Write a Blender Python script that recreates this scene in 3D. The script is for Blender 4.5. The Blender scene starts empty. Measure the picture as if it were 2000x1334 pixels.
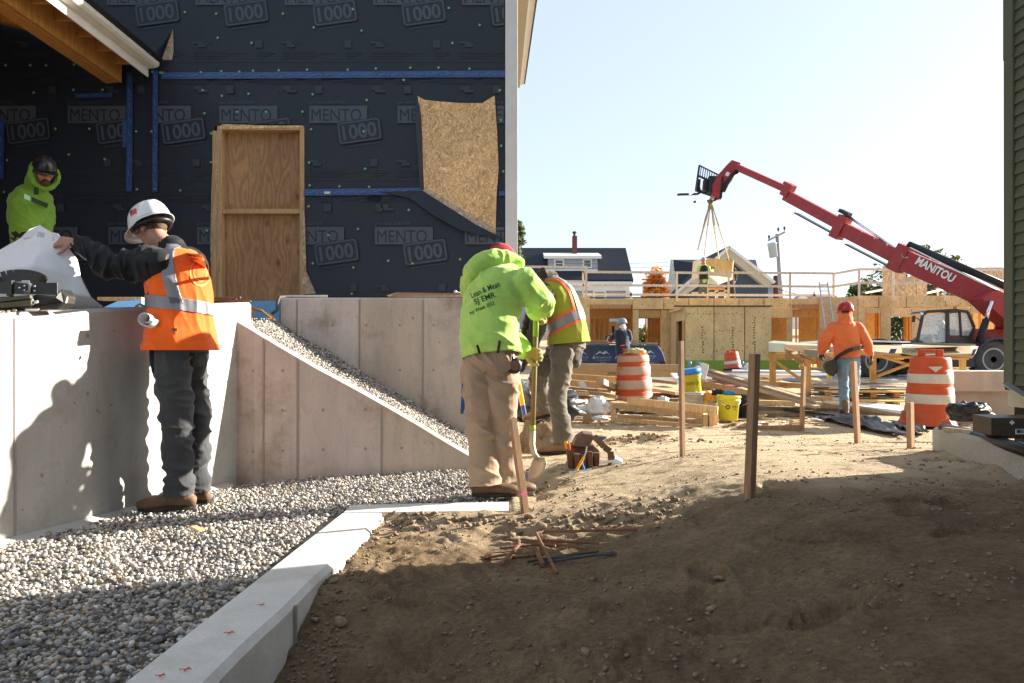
import bpy, bmesh, math, random
import numpy as np
from mathutils import Vector as V, Matrix, noise
from mathutils.bvhtree import BVHTree

R = math.radians
sc = bpy.context.scene
col = sc.collection
random.seed(7)
rng = np.random.default_rng(7)

# ---------------------------------------------------------------- camera, sky, sun, exposure
F, CX, HY, CZ = 1556.0, 1000.0, 690.0, 0.95      # focal length and horizon of the 2000 px wide photograph, eye height


def P(px, py, Y):
    """the point at distance Y that a photograph pixel looks at"""
    return V(((px - CX) * Y / F, Y, CZ - (py - HY) * Y / F))


cam_data = bpy.data.cameras.new("camera")
cam = bpy.data.objects.new("camera", cam_data)
col.objects.link(cam)
cam.location = (0, 0, CZ)
cam.rotation_euler = (R(90), 0, 0)
cam_data.sensor_width = 36
cam_data.lens = 36 * F / 2000
cam_data.shift_y = (HY - 667) / 2000
cam_data.clip_end = 3000
cam_data.clip_start = 0.05
sc.camera = cam

SUN_EL = R(18.5)
SUN_TO = V((0.925, 0.38, 0)).normalized()          # horizontal direction towards the sun
world = bpy.data.worlds.new("World")
sc.world = world
world.use_nodes = True
wn = world.node_tree
for n in list(wn.nodes):
    wn.nodes.remove(n)
sky = wn.nodes.new("ShaderNodeTexSky")
sky.sky_type = 'NISHITA'
sky.sun_disc = False
sky.sun_elevation = SUN_EL
sky.sun_rotation = math.atan2(SUN_TO.x, SUN_TO.y)
sky.altitude = 100
sky.air_density = 0.7
sky.dust_density = 1.2
sky.ozone_density = 1.0
bg = wn.nodes.new("ShaderNodeBackground")
bg.inputs[1].default_value = 0.118
wo = wn.nodes.new("ShaderNodeOutputWorld")
veil = wn.nodes.new("ShaderNodeMixRGB")           # thin even high cloud over the clear sky
veil.inputs[0].default_value = 0.70
veil.inputs[2].default_value = (1.92, 2.12, 2.28, 1)
wn.links.new(sky.outputs[0], veil.inputs[1])
wn.links.new(veil.outputs[0], bg.inputs[0])
wn.links.new(bg.outputs[0], wo.inputs[0])

sun_data = bpy.data.lights.new("sun", 'SUN')
sun_data.energy = 5.0
sun_data.angle = R(0.53)
sun_data.color = (1.0, 0.93, 0.82)
sun = bpy.data.objects.new("sun", sun_data)
col.objects.link(sun)
sdir = V((SUN_TO.x * math.cos(SUN_EL), SUN_TO.y * math.cos(SUN_EL), math.sin(SUN_EL)))
sun.rotation_euler = sdir.to_track_quat('Z', 'Y').to_euler()

sc.view_settings.view_transform = 'Standard'
sc.view_settings.look = 'None'
sc.view_settings.exposure = 1.82
sc.view_settings.gamma = 1
sc.view_settings.use_curve_mapping = False
sc.render.engine = 'CYCLES'
sc.cycles.max_bounces = 8
sc.cycles.diffuse_bounces = 4
sc.cycles.use_denoising = True
sc.cycles.denoising_input_passes = 'RGB_ALBEDO_NORMAL'
sc.cycles.denoising_prefilter = 'NONE'

# ---------------------------------------------------------------- object helpers


def tag(o, label=None, cat=None, group=None, kind=None):
    for k, v in (("label", label), ("category", cat), ("group", group), ("kind", kind)):
        if v:
            o[k] = v
    return o


def origin(o):
    v = V((0, 0, 0))
    while o is not None:
        v = v + o.location
        o = o.parent
    return v


def thing(name, loc, label, cat, group=None):
    o = bpy.data.objects.new(name, None)
    col.objects.link(o)
    o.location = loc
    o.empty_display_size = 0.1
    return tag(o, label, cat, group)


def copy_tree(o, parent=None):
    c = o.copy()
    col.objects.link(c)
    if parent is not None:
        c.parent = parent
    for ch in list(o.children):
        copy_tree(ch, c)
    return c


def link(name, me, mats, parent=None, smooth=False, bevel=0):
    """mesh in world coordinates -> object, verts moved relative to the parent thing"""
    me.name = name
    for m in (mats if isinstance(mats, (list, tuple)) else [mats]):
        me.materials.append(m)
    if parent is not None:
        off = origin(parent)
        me.transform(Matrix.Translation(-off))
    if smooth:
        me.polygons.foreach_set("use_smooth", np.ones(len(me.polygons), dtype=bool))
    me.update()
    o = bpy.data.objects.new(name, me)
    col.objects.link(o)
    if parent is not None:
        o.parent = parent
    if bevel:
        b = o.modifiers.new("b", 'BEVEL')
        b.width = bevel
        b.segments = 2
        b.limit_method = 'ANGLE'
        b.angle_limit = R(40)
    return o


def frame(z, x=None):
    """rotation matrix with local Z along z and local X as near x as it can be"""
    z = V(z).normalized()
    x = V(x) if x is not None else (V((1, 0, 0)) if abs(z.x) < 0.9 else V((0, 1, 0)))
    x = (x - z * x.dot(z))
    if x.length < 1e-6:
        x = z.orthogonal()
    x.normalize()
    y = z.cross(x)
    return Matrix((x, y, z)).transposed()


class MB:
    def __init__(self):
        self.v, self.f, self.m = [], [], []
        self.cur = 0

    def add(self, vs, fs, M=None):
        b = len(self.v)
        for p in vs:
            p = V(p)
            self.v.append(M @ p if M is not None else p)
        for f in fs:
            self.f.append(tuple(i + b for i in f))
            self.m.append(self.cur)
        return self

    def box(self, c, s, rot=None):
        c = V(c)
        h = V(s) / 2
        vs = [V((x * h.x, y * h.y, z * h.z)) for x in (-1, 1) for y in (-1, 1) for z in (-1, 1)]
        if rot is not None:
            vs = [rot @ p for p in vs]
        vs = [p + c for p in vs]
        return self.add(vs, [(0, 1, 3, 2), (4, 6, 7, 5), (0, 4, 5, 1), (2, 3, 7, 6), (0, 2, 6, 4), (1, 5, 7, 3)])

    def bb(self, x0, x1, y0, y1, z0, z1):
        return self.box(((x0 + x1) / 2, (y0 + y1) / 2, (z0 + z1) / 2), (abs(x1 - x0), abs(y1 - y0), abs(z1 - z0)))

    def bar(self, p0, p1, w, h, up=(0, 0, 1)):
        """box from p0 to p1; h is measured along up, w across"""
        p0, p1 = V(p0), V(p1)
        d = p1 - p0
        z = d.normalized()
        x = V(up) - z * V(up).dot(z)
        if x.length < 1e-5:
            x = z.orthogonal()
        rot = frame(z, x)
        return self.box((p0 + p1) / 2, (h, w, d.length), rot)

    def tube(self, pts, r, n=8, caps=True):
        pts = [V(p) for p in pts]
        rs = r if isinstance(r, (list, tuple)) else [r] * len(pts)
        b = len(self.v)
        ref = None
        vs, fs = [], []
        for i, p in enumerate(pts):
            t = (pts[min(i + 1, len(pts) - 1)] - pts[max(i - 1, 0)]).normalized()
            fr = frame(t, ref)
            ref = fr.col[0]
            for k in range(n):
                a = 2 * math.pi * k / n
                vs.append(p + fr @ V((math.cos(a) * rs[i], math.sin(a) * rs[i], 0)))
        for i in range(len(pts) - 1):
            for k in range(n):
                k2 = (k + 1) % n
                fs.append((i * n + k, i * n + k2, (i + 1) * n + k2, (i + 1) * n + k))
        if caps:
            fs.append(tuple(range(n))[::-1])
            fs.append(tuple((len(pts) - 1) * n + k for k in range(n)))
        return self.add(vs, fs)

    def lathe(self, prof, n=24, M=None, sx=1, sy=1, arc=None):
        """prof: (radius, z) pairs"""
        vs, fs = [], []
        for r, z in prof:
            for k in range(n):
                a = 2 * math.pi * k / n
                vs.append((math.cos(a) * r * sx, math.sin(a) * r * sy, z))
        for i in range(len(prof) - 1):
            for k in range(n):
                k2 = (k + 1) % n
                fs.append((i * n + k, i * n + k2, (i + 1) * n + k2, (i + 1) * n + k))
        if prof[0][0] > 1e-4:
            fs.append(tuple(range(n))[::-1])
        if prof[-1][0] > 1e-4:
            fs.append(tuple((len(prof) - 1) * n + k for k in range(n)))
        return self.add(vs, fs, M)

    def prism(self, pts, ext):
        """polygon pts (3D) pushed along ext"""
        pts = [V(p) for p in pts]
        n = len(pts)
        ext = V(ext)
        vs = pts + [p + ext for p in pts]
        fs = [tuple(range(n)), tuple(range(2 * n - 1, n - 1, -1))]
        fs += [(i, i + n, (i + 1) % n + n, (i + 1) % n) for i in range(n)]
        return self.add(vs, fs)

    def ball(self, c, r, n=12, rot=None):
        r = V(r) if not isinstance(r, (int, float)) else V((r, r, r))
        vs, fs = [], []
        m = n // 2
        for i in range(m + 1):
            th = math.pi * i / m
            for k in range(n):
                a = 2 * math.pi * k / n
                p = V((math.sin(th) * math.cos(a) * r.x, math.sin(th) * math.sin(a) * r.y, math.cos(th) * r.z))
                vs.append(V(c) + (rot @ p if rot is not None else p))
        for i in range(m):
            for k in range(n):
                k2 = (k + 1) % n
                fs.append((i * n + k, (i + 1) * n + k, (i + 1) * n + k2, i * n + k2))
        return self.add(vs, fs)

    def mesh(self):
        me = bpy.data.meshes.new("m")
        me.from_pydata([tuple(p) for p in self.v], [], self.f)
        if any(self.m):
            me.polygons.foreach_set("material_index", self.m)
        bm = bmesh.new()
        bm.from_mesh(me)
        bmesh.ops.remove_doubles(bm, verts=bm.verts, dist=1e-6)
        bmesh.ops.recalc_face_normals(bm, faces=bm.faces)
        bm.to_mesh(me)
        bm.free()
        return me

    def build(self, name, mats, parent=None, smooth=False, bevel=0):
        return link(name, self.mesh(), mats, parent, smooth, bevel)


def part(name, mats, parent, fn, smooth=False, bevel=0, **kw):
    b = MB()
    fn(b)
    return tag(b.build(name, mats, parent, smooth, bevel), **kw)


def np_mesh(verts, faces):
    """fast mesh from numpy verts (n,3) and quads/tris (m,k)"""
    me = bpy.data.meshes.new("m")
    k = faces.shape[1]
    me.vertices.add(len(verts))
    me.vertices.foreach_set("co", verts.astype(np.float32).ravel())
    me.loops.add(faces.size)
    me.loops.foreach_set("vertex_index", faces.astype(np.int32).ravel())
    me.polygons.add(len(faces))
    me.polygons.foreach_set("loop_start", np.arange(0, faces.size, k, dtype=np.int32))
    me.polygons.foreach_set("loop_total", np.full(len(faces), k, dtype=np.int32))
    me.update(calc_edges=True)
    return me


# vectorised value noise
def _h(ix, iy, s):
    n = (ix * 374761393 + iy * 668265263 + s * 1442695041) & 0xFFFFFFFF
    n = ((n ^ (n >> 13)) * 1274126177) & 0xFFFFFFFF
    return ((n ^ (n >> 16)) & 0xFFFF) / 65535.0


def vnoise(x, y, s=0):
    x, y = np.asarray(x, float), np.asarray(y, float)
    ix, iy = np.floor(x).astype(np.int64), np.floor(y).astype(np.int64)
    fx, fy = x - ix, y - iy
    fx, fy = fx * fx * (3 - 2 * fx), fy * fy * (3 - 2 * fy)
    a, b = _h(ix, iy, s), _h(ix + 1, iy, s)
    c, d = _h(ix, iy + 1, s), _h(ix + 1, iy + 1, s)
    return (a + (b - a) * fx) * (1 - fy) + (c + (d - c) * fx) * fy


def fbm(x, y, o=4, s=0):
    t, a = 0, 0.5
    for i in range(o):
        t = t + a * (vnoise(x * 2 ** i, y * 2 ** i, s + i * 17) - 0.5)
        a *= 0.5
    return t


def sst(a, b, x):
    t = np.clip((x - a) / (b - a), 0, 1)
    return t * t * (3 - 2 * t)


# a scratch scene, so that evaluating one modifier does not touch the whole site
work = bpy.data.scenes.new("work")


def evaluated(o):
    """mesh of o with its modifiers, o then removed"""
    work.collection.objects.link(o)
    with bpy.context.temp_override(scene=work, view_layer=work.view_layers[0]):
        dg = bpy.context.evaluated_depsgraph_get()
        dg.update()
    me = bpy.data.meshes.new_from_object(o.evaluated_get(dg))
    d = o.data
    bpy.data.objects.remove(o)
    if isinstance(d, bpy.types.Mesh):
        bpy.data.meshes.remove(d)
    else:
        bpy.data.curves.remove(d)
    return me


# ---------------------------------------------------------------- materials
def nd(nt, t, **inp):
    n = nt.nodes.new(t)
    for k, v in inp.items():
        n.inputs[k.replace('_', ' ')].default_value = v
    return n


def mat(name, c, r=0.75, var=0.18, scale=6.0, c2=None, fine=0.12, fscale=60.0, bump=0.15, bscale=80.0, bdist=0.004,
        stretch=(1, 1, 1), metal=0.0, spec=0.35, rand=0.0, coat=0.0, sheen=0.0, dirt=None, dscale=2.0, damt=0.5, island=0.0):
    m = bpy.data.materials.new(name)
    m.use_nodes = True
    nt = m.node_tree
    L = nt.links.new
    b = nt.nodes["Principled BSDF"]
    tc = nt.nodes.new("ShaderNodeTexCoord")
    mp = nt.nodes.new("ShaderNodeMapping")
    mp.inputs["Scale"].default_value = stretch
    L(tc.outputs["Object"], mp.inputs["Vector"])
    n1 = nd(nt, "ShaderNodeTexNoise", Scale=scale, Detail=5.0, Roughness=0.6)
    L(mp.outputs[0], n1.inputs["Vector"])
    cr = nt.nodes.new("ShaderNodeValToRGB")
    cr.color_ramp.elements[0].position = 0.28
    cr.color_ramp.elements[1].position = 0.72
    a = [max(0, x * (1 - var)) for x in c]
    e = [min(1, x * (1 + var)) for x in c] if c2 is None else c2
    cr.color_ramp.elements[0].color = (*a, 1)
    cr.color_ramp.elements[1].color = (*e, 1)
    L(n1.outputs[0], cr.inputs[0])
    out = cr.outputs[0]
    if fine:
        n2 = nd(nt, "ShaderNodeTexNoise", Scale=fscale, Detail=3.0, Roughness=0.65)
        L(mp.outputs[0], n2.inputs["Vector"])
        mr = nd(nt, "ShaderNodeMapRange", From_Min=0.25, From_Max=0.75, To_Min=1 - fine, To_Max=1 + fine)
        L(n2.outputs[0], mr.inputs[0])
        hv = nt.nodes.new("ShaderNodeVectorMath")
        hv.operation = 'SCALE'
        L(out, hv.inputs[0])
        L(mr.outputs[0], hv.inputs["Scale"])
        out = hv.outputs[0]
    if dirt is not None:
        n3 = nd(nt, "ShaderNodeTexNoise", Scale=dscale, Detail=6.0, Roughness=0.7)
        L(tc.outputs["Object"], n3.inputs["Vector"])
        mr = nd(nt, "ShaderNodeMapRange", From_Min=0.5, From_Max=0.72, To_Min=0.0, To_Max=damt)
        L(n3.outputs[0], mr.inputs[0])
        mx = nt.nodes.new("ShaderNodeMixRGB")
        L(mr.outputs[0], mx.inputs[0])
        L(out, mx.inputs[1])
        mx.inputs[2].default_value = (*dirt, 1)
        out = mx.outputs[0]
    if rand or island:
        src = nt.nodes.new("ShaderNodeObjectInfo").outputs["Random"] if rand else nt.nodes.new("ShaderNodeNewGeometry").outputs["Random Per Island"]
        k = rand or island
        mr = nd(nt, "ShaderNodeMapRange", To_Min=1 - k, To_Max=1 + k)
        L(src, mr.inputs[0])
        hv = nt.nodes.new("ShaderNodeVectorMath")
        hv.operation = 'SCALE'
        L(out, hv.inputs[0])
        L(mr.outputs[0], hv.inputs["Scale"])
        out = hv.outputs[0]
    L(out, b.inputs["Base Color"])
    b.inputs["Roughness"].default_value = r
    b.inputs["Metallic"].default_value = metal
    b.inputs["Specular IOR Level"].default_value = spec
    b.inputs["Coat Weight"].default_value = coat
    b.inputs["Sheen Weight"].default_value = sheen
    if bump:
        nb = nd(nt, "ShaderNodeTexNoise", Scale=bscale, Detail=4.0, Roughness=0.6)
        L(mp.outputs[0], nb.inputs["Vector"])
        bp = nd(nt, "ShaderNodeBump", Strength=bump, Distance=bdist)
        L(nb.outputs[0], bp.inputs["Height"])
        L(bp.outputs[0], b.inputs["Normal"])
    return m


def wood(name, c, grain=(9, 9, 0.7), var=0.28, rand=0.12, r=0.75, dirt=None, damt=0.5):
    return mat(name, c, r, var=var, scale=5, stretch=grain, fine=0.2, fscale=14, bump=0.25, bscale=20, rand=rand, dirt=dirt, damt=damt)


def plywood(name, c, knots=True, rand=0.08, wave=0.78):
    """face veneer: cathedral grain from warped bands, knots, soft stains"""
    m = mat(name, c, 0.7, var=0.2, scale=1.6, stretch=(1, 1, 0.6), fine=0.14, fscale=30, bump=0.1, bscale=60, rand=rand)
    nt = m.node_tree
    L = nt.links.new
    b = nt.nodes["Principled BSDF"]
    src = b.inputs["Base Color"].links[0].from_socket
    tc = nt.nodes.new("ShaderNodeTexCoord")
    mp = nt.nodes.new("ShaderNodeMapping")
    mp.inputs["Scale"].default_value = (3.2, 3.2, 0.8)
    L(tc.outputs["Object"], mp.inputs["Vector"])
    n = nd(nt, "ShaderNodeTexNoise", Scale=1.7, Detail=1.5, Roughness=0.4)
    L(mp.outputs[0], n.inputs["Vector"])
    ml = nt.nodes.new("ShaderNodeMath")
    ml.operation = 'MULTIPLY'
    ml.inputs[1].default_value = 60.0
    L(n.outputs[0], ml.inputs[0])
    si = nt.nodes.new("ShaderNodeMath")
    si.operation = 'SINE'
    L(ml.outputs[0], si.inputs[0])
    mr = nd(nt, "ShaderNodeMapRange", From_Min=-1.0, From_Max=1.0, To_Min=wave, To_Max=1.06)
    L(si.outputs[0], mr.inputs[0])
    hv = nt.nodes.new("ShaderNodeVectorMath")
    hv.operation = 'SCALE'
    L(src, hv.inputs[0])
    L(mr.outputs[0], hv.inputs["Scale"])
    out = hv.outputs[0]
    if knots:
        mp2 = nt.nodes.new("ShaderNodeMapping")
        mp2.inputs["Scale"].default_value = (5.5, 5.5, 3.2)
        L(tc.outputs["Object"], mp2.inputs["Vector"])
        vo = nd(nt, "ShaderNodeTexVoronoi", Scale=1.0)
        L(mp2.outputs[0], vo.inputs["Vector"])
        k = nd(nt, "ShaderNodeMapRange", From_Min=0.06, From_Max=0.2, To_Min=0.6, To_Max=0.0)
        L(vo.outputs["Distance"], k.inputs[0])
        mx = nt.nodes.new("ShaderNodeMixRGB")
        L(k.outputs[0], mx.inputs[0])
        L(out, mx.inputs[1])
        mx.inputs[2].default_value = (0.09, 0.04, 0.018, 1)
        out = mx.outputs[0]
    L(out, b.inputs["Base Color"])
    return m


def osb(name, c, sc_=26):
    m = mat(name, c, 0.75, var=0.15, scale=1.2, fine=0.1, fscale=120, bump=0, rand=0.05)
    nt = m.node_tree
    L = nt.links.new
    b = nt.nodes["Principled BSDF"]
    src = b.inputs["Base Color"].links[0].from_socket
    tc = nt.nodes.new("ShaderNodeTexCoord")
    no = nd(nt, "ShaderNodeTexNoise", Scale=5.0, Detail=2.0)
    L(tc.outputs["Object"], no.inputs["Vector"])
    ad = nt.nodes.new("ShaderNodeMixRGB")
    ad.blend_type = 'ADD'
    ad.inputs[0].default_value = 0.35
    L(tc.outputs["Object"], ad.inputs[1])
    L(no.outputs["Color"], ad.inputs[2])
    prev = None
    for i, rz in enumerate((0.5, -0.9)):
        mp = nt.nodes.new("ShaderNodeMapping")
        mp.inputs["Rotation"].default_value = (0, rz, 0)
        mp.inputs["Scale"].default_value = (1.0, 1.0, 0.33)
        L(ad.outputs[0], mp.inputs["Vector"])
        vo = nd(nt, "ShaderNodeTexVoronoi", Scale=sc_ * (1 + 0.3 * i))
        L(mp.outputs[0], vo.inputs["Vector"])
        sp = nt.nodes.new("ShaderNodeSeparateColor")
        L(vo.outputs["Color"], sp.inputs[0])
        mr = nd(nt, "ShaderNodeMapRange", To_Min=0.7, To_Max=1.25)
        L(sp.outputs[0], mr.inputs[0])
        hv = nt.nodes.new("ShaderNodeVectorMath")
        hv.operation = 'SCALE'
        L(prev or src, hv.inputs[0])
        L(mr.outputs[0], hv.inputs["Scale"])
        prev = hv.outputs[0]
        if i == 0:
            bp = nd(nt, "ShaderNodeBump", Strength=0.3, Distance=0.002)
            L(sp.outputs[0], bp.inputs["Height"])
            L(bp.outputs[0], b.inputs["Normal"])
    L(prev, b.inputs["Base Color"])
    return m


def concrete(name, c, dirt=(0.2, 0.16, 0.12), pores=True, damt=0.45, grain=(2.2, 2.2, 0.7)):
    m = mat(name, c, 0.85, var=0.14, scale=2.4, stretch=grain, fine=0.1, fscale=70, bump=0.35, bscale=140, bdist=0.002, dirt=dirt, dscale=2.6, damt=damt)
    if not pores:
        return m
    nt = m.node_tree
    L = nt.links.new
    b = nt.nodes["Principled BSDF"]
    src = b.inputs["Base Color"].links[0].from_socket
    tc = nt.nodes.new("ShaderNodeTexCoord")
    out = src
    for sc_, lo, hi, amt in ((13.0, 0.035, 0.10, 0.75), (5.0, 0.012, 0.06, 0.7)):
        wp = nd(nt, "ShaderNodeTexNoise", Scale=9.0, Detail=2.0)
        L(tc.outputs["Object"], wp.inputs["Vector"])
        ad = nt.nodes.new("ShaderNodeMixRGB")
        ad.blend_type = 'ADD'
        ad.inputs[0].default_value = 0.118
        L(tc.outputs["Object"], ad.inputs[1])
        L(wp.outputs["Color"], ad.inputs[2])
        vo = nd(nt, "ShaderNodeTexVoronoi", Scale=sc_, Randomness=1.0)
        L(ad.outputs[0], vo.inputs["Vector"])
        mr = nd(nt, "ShaderNodeMapRange", From_Min=lo, From_Max=hi, To_Min=amt, To_Max=0.0)
        L(vo.outputs["Distance"], mr.inputs[0])
        # only some of the cells hold a blowhole
        sp = nt.nodes.new("ShaderNodeSeparateColor")
        L(vo.outputs["Color"], sp.inputs[0])
        gt = nt.nodes.new("ShaderNodeMath")
        gt.operation = 'GREATER_THAN'
        gt.inputs[1].default_value = 0.55
        L(sp.outputs[0], gt.inputs[0])
        mu = nt.nodes.new("ShaderNodeMath")
        mu.operation = 'MULTIPLY'
        L(mr.outputs[0], mu.inputs[0])
        L(gt.outputs[0], mu.inputs[1])
        mx = nt.nodes.new("ShaderNodeMixRGB")
        L(mu.outputs[0], mx.inputs[0])
        L(out, mx.inputs[1])
        mx.inputs[2].default_value = (0.075, 0.06, 0.05, 1)
        out = mx.outputs[0]
    L(out, b.inputs["Base Color"])
    return m


def flat(name, c, r=0.7, **k):
    return mat(name, c, r, var=k.pop('var', 0.06), fine=k.pop('fine', 0.05), bump=k.pop('bump', 0.05), **k)


def glass_mat(name, c=(0.8, 0.9, 0.95), alpha=0.35, r=0.05):
    m = bpy.data.materials.new(name)
    m.use_nodes = True
    b = m.node_tree.nodes["Principled BSDF"]
    b.inputs["Base Color"].default_value = (*c, 1)
    b.inputs["Roughness"].default_value = r
    b.inputs["Alpha"].default_value = alpha
    b.inputs["Specular IOR Level"].default_value = 0.6
    return m


# ---------------------------------------------------------------- lettering
_tc = {}


def text_geo(s, shear=0.0, bold=0.0, align='CENTER'):
    """flat lettering 1 unit tall per line in the XY plane -> (verts, faces)"""
    key = (s, shear, bold, align)
    if key in _tc:
        return _tc[key]
    cu = bpy.data.curves.new("t", 'FONT')
    cu.body = s
    cu.align_x = align
    cu.align_y = 'CENTER'
    cu.shear = shear
    cu.offset = bold
    cu.resolution_u = 3
    o = bpy.data.objects.new("t", cu)
    me = evaluated(o)
    r = ([v.co.copy() for v in me.vertices], [tuple(p.vertices) for p in me.polygons])
    bpy.data.meshes.remove(me)
    _tc[key] = r
    return r


def text(b, s, c, h, right=(1, 0, 0), up=(0, 0, 1), w=None, **k):
    """adds lettering to MB b: centre c, letter height about h, optional total width w"""
    vs, fs = text_geo(s, **k)
    x0, x1 = min(p.x for p in vs), max(p.x for p in vs)
    y0, y1 = min(p.y for p in vs), max(p.y for p in vs)
    sy = h / (y1 - y0)
    sx = (w / (x1 - x0)) if w else sy
    r, u = V(right).normalized(), V(up).normalized()
    b.add([V(c) + r * ((p.x - (x0 + x1) / 2) * sx) + u * ((p.y - (y0 + y1) / 2) * sy) for p in vs], fs)
    return b


def drape(me, target, d, off=0.004, back=0.5):
    """push every vertex of me along d onto target mesh object(s)"""
    tv, tf = [], []
    for t in (target if isinstance(target, (list, tuple)) else [target]):
        o = origin(t)
        k = len(tv)
        tv += [v.co + o for v in t.data.vertices]
        tf += [tuple(i + k for i in p.vertices) for p in t.data.polygons]
    bv = BVHTree.FromPolygons(tv, tf)
    d = V(d).normalized()
    for v in me.vertices:
        h = bv.ray_cast(v.co - d * back, d)
        if h[0] is not None:
            v.co = h[0] - d * off
    return me

# ================================================================ GROUND
M = {}
M['dirt'] = mat("dirt", (0.30, 0.215, 0.135), 0.95, var=0.22, scale=0.9, fine=0.22, fscale=45, bump=0.7, bscale=160, bdist=0.006, spec=0.1,
                dirt=(0.17, 0.125, 0.085), dscale=0.7, damt=0.6)
M['bed'] = mat("gravel bed", (0.22, 0.19, 0.155), 0.95, scale=20, fine=0.3, fscale=120, bump=0.8, bscale=90, bdist=0.01)
M['stone'] = mat("gravel stone", (0.42, 0.40, 0.372), 0.8, var=0.12, scale=30, fine=0.14, fscale=160, bump=0.3, bscale=200, bdist=0.002, island=0.25)


def stone_tints(m):
    """grey, tan, rusty and white pebbles mixed"""
    nt = m.node_tree
    L = nt.links.new
    b = nt.nodes["Principled BSDF"]
    src = b.inputs["Base Color"].links[0].from_socket
    geo = nt.nodes.new("ShaderNodeNewGeometry")
    mu = nt.nodes.new("ShaderNodeMath")
    mu.operation = 'MULTIPLY'
    mu.inputs[1].default_value = 37.0
    L(geo.outputs["Random Per Island"], mu.inputs[0])
    fr = nt.nodes.new("ShaderNodeMath")
    fr.operation = 'FRACT'
    L(mu.outputs[0], fr.inputs[0])
    cr = nt.nodes.new("ShaderNodeValToRGB")
    cr.color_ramp.interpolation = 'CONSTANT'
    for i, (p, c) in enumerate(((0, (.55, .56, .60)), (.18, (1.0, .98, .95)), (.46, (1.1, .95, .80)), (.56, (.78, .76, .74)), (.72, (1.45, 1.42, 1.38)), (.84, (.95, .74, .54)), (.90, (.36, .36, .39)))):
        e = cr.color_ramp.elements[i] if i < 2 else cr.color_ramp.elements.new(p)
        e.position = p
        e.color = (*c, 1)
    L(fr.outputs[0], cr.inputs[0])
    mx = nt.nodes.new("ShaderNodeMixRGB")
    mx.blend_type = 'MULTIPLY'
    mx.inputs[0].default_value = 1.0
    L(src, mx.inputs[1])
    L(cr.outputs[0], mx.inputs[2])
    L(mx.outputs[0], b.inputs["Base Color"])


stone_tints(M['stone'])
M['clod'] = mat("sandy stone", (0.245, 0.18, 0.118), 0.95, scale=20, fine=0.25, fscale=90, bump=0.7, bscale=120, bdist=0.004, rand=0.15)
M['conc'] = concrete("retaining wall concrete", (0.45, 0.43, 0.395), dirt=(0.27, 0.24, 0.2), damt=0.6)
M['conc_pink'] = concrete("wing wall concrete", (0.52, 0.445, 0.40), dirt=(0.30, 0.215, 0.145), damt=0.8)
M['conc_back'] = concrete("back wall concrete", (0.51, 0.455, 0.415), dirt=(0.26, 0.205, 0.15), damt=0.85)
M['kerb'] = concrete("kerb concrete", (0.60, 0.585, 0.55), pores=False, grain=(1, 1, 1), dirt=(0.36, 0.3, 0.23), damt=0.5)
M['seam'] = flat("form seam", (0.33, 0.28, 0.25), 0.9)
M['red_paint'] = flat("red marking paint", (0.6, 0.05, 0.04), 0.6)



def dirt_material():
    """damp brown sand in the dug strip, pale trodden earth beyond it, darker crumbs where it was turned over"""
    m = mat("dirt ground", (0.27, 0.188, 0.112), 0.95, var=0.28, scale=2.6, fine=0.34, fscale=40, bump=0.8, bscale=150, bdist=0.006, spec=0.08, dirt=(0.115, 0.08, 0.05), dscale=5.5, damt=0.4)
    nt = m.node_tree
    L = nt.links.new
    bs = nt.nodes["Principled BSDF"]
    src = bs.inputs["Base Color"].links[0].from_socket
    tc = nt.nodes.new("ShaderNodeTexCoord")
    sp = nt.nodes.new("ShaderNodeSeparateXYZ")
    L(tc.outputs["Object"], sp.inputs[0])
    n = nd(nt, "ShaderNodeTexNoise", Scale=1.1, Detail=5.0, Roughness=0.65)
    L(tc.outputs["Object"], n.inputs["Vector"])
    ad = nt.nodes.new("ShaderNodeMath")
    ad.operation = 'MULTIPLY_ADD'
    ad.inputs[1].default_value = 2.2
    L(n.outputs[0], ad.inputs[0])
    L(sp.outputs["Y"], ad.inputs[2])
    mr = nd(nt, "ShaderNodeMapRange", From_Min=5.15, From_Max=6.0)
    L(ad.outputs[0], mr.inputs[0])
    n2 = nd(nt, "ShaderNodeTexNoise", Scale=3.5, Detail=8.0, Roughness=0.75)
    L(tc.outputs["Object"], n2.inputs["Vector"])
    cr = nt.nodes.new("ShaderNodeValToRGB")
    cr.color_ramp.elements[0].position = 0.36
    cr.color_ramp.elements[0].color = (0.27, 0.195, 0.12, 1)
    cr.color_ramp.elements[1].position = 0.5
    cr.color_ramp.elements[1].color = (0.60, 0.465, 0.31, 1)
    L(n2.outputs[0], cr.inputs[0])
    mx = nt.nodes.new("ShaderNodeMixRGB")
    L(mr.outputs[0], mx.inputs[0])
    L(src, mx.inputs[1])
    L(cr.outputs[0], mx.inputs[2])
    L(mx.outputs[0], bs.inputs["Base Color"])
    old = bs.inputs["Normal"].links[0].from_node
    nb = nd(nt, "ShaderNodeTexNoise", Scale=32.0, Detail=9.0, Roughness=0.78)
    L(tc.outputs["Object"], nb.inputs["Vector"])
    bp = nd(nt, "ShaderNodeBump", Strength=0.85, Distance=0.045)
    L(nb.outputs[0], bp.inputs["Height"])
    L(bp.outputs[0], old.inputs["Normal"])
    return m


FOOT = [(rng.uniform(-0.6, 3.4), rng.uniform(2.0, 4.6), rng.uniform(0, 6.28), rng.uniform(0.014, 0.028)) for _ in range(60)]
FOOT += [(rng.uniform(0.2, 3.6), rng.uniform(4.9, 11), rng.uniform(0, 6.28), rng.uniform(0.003, 0.008)) for _ in range(60)]


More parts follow.
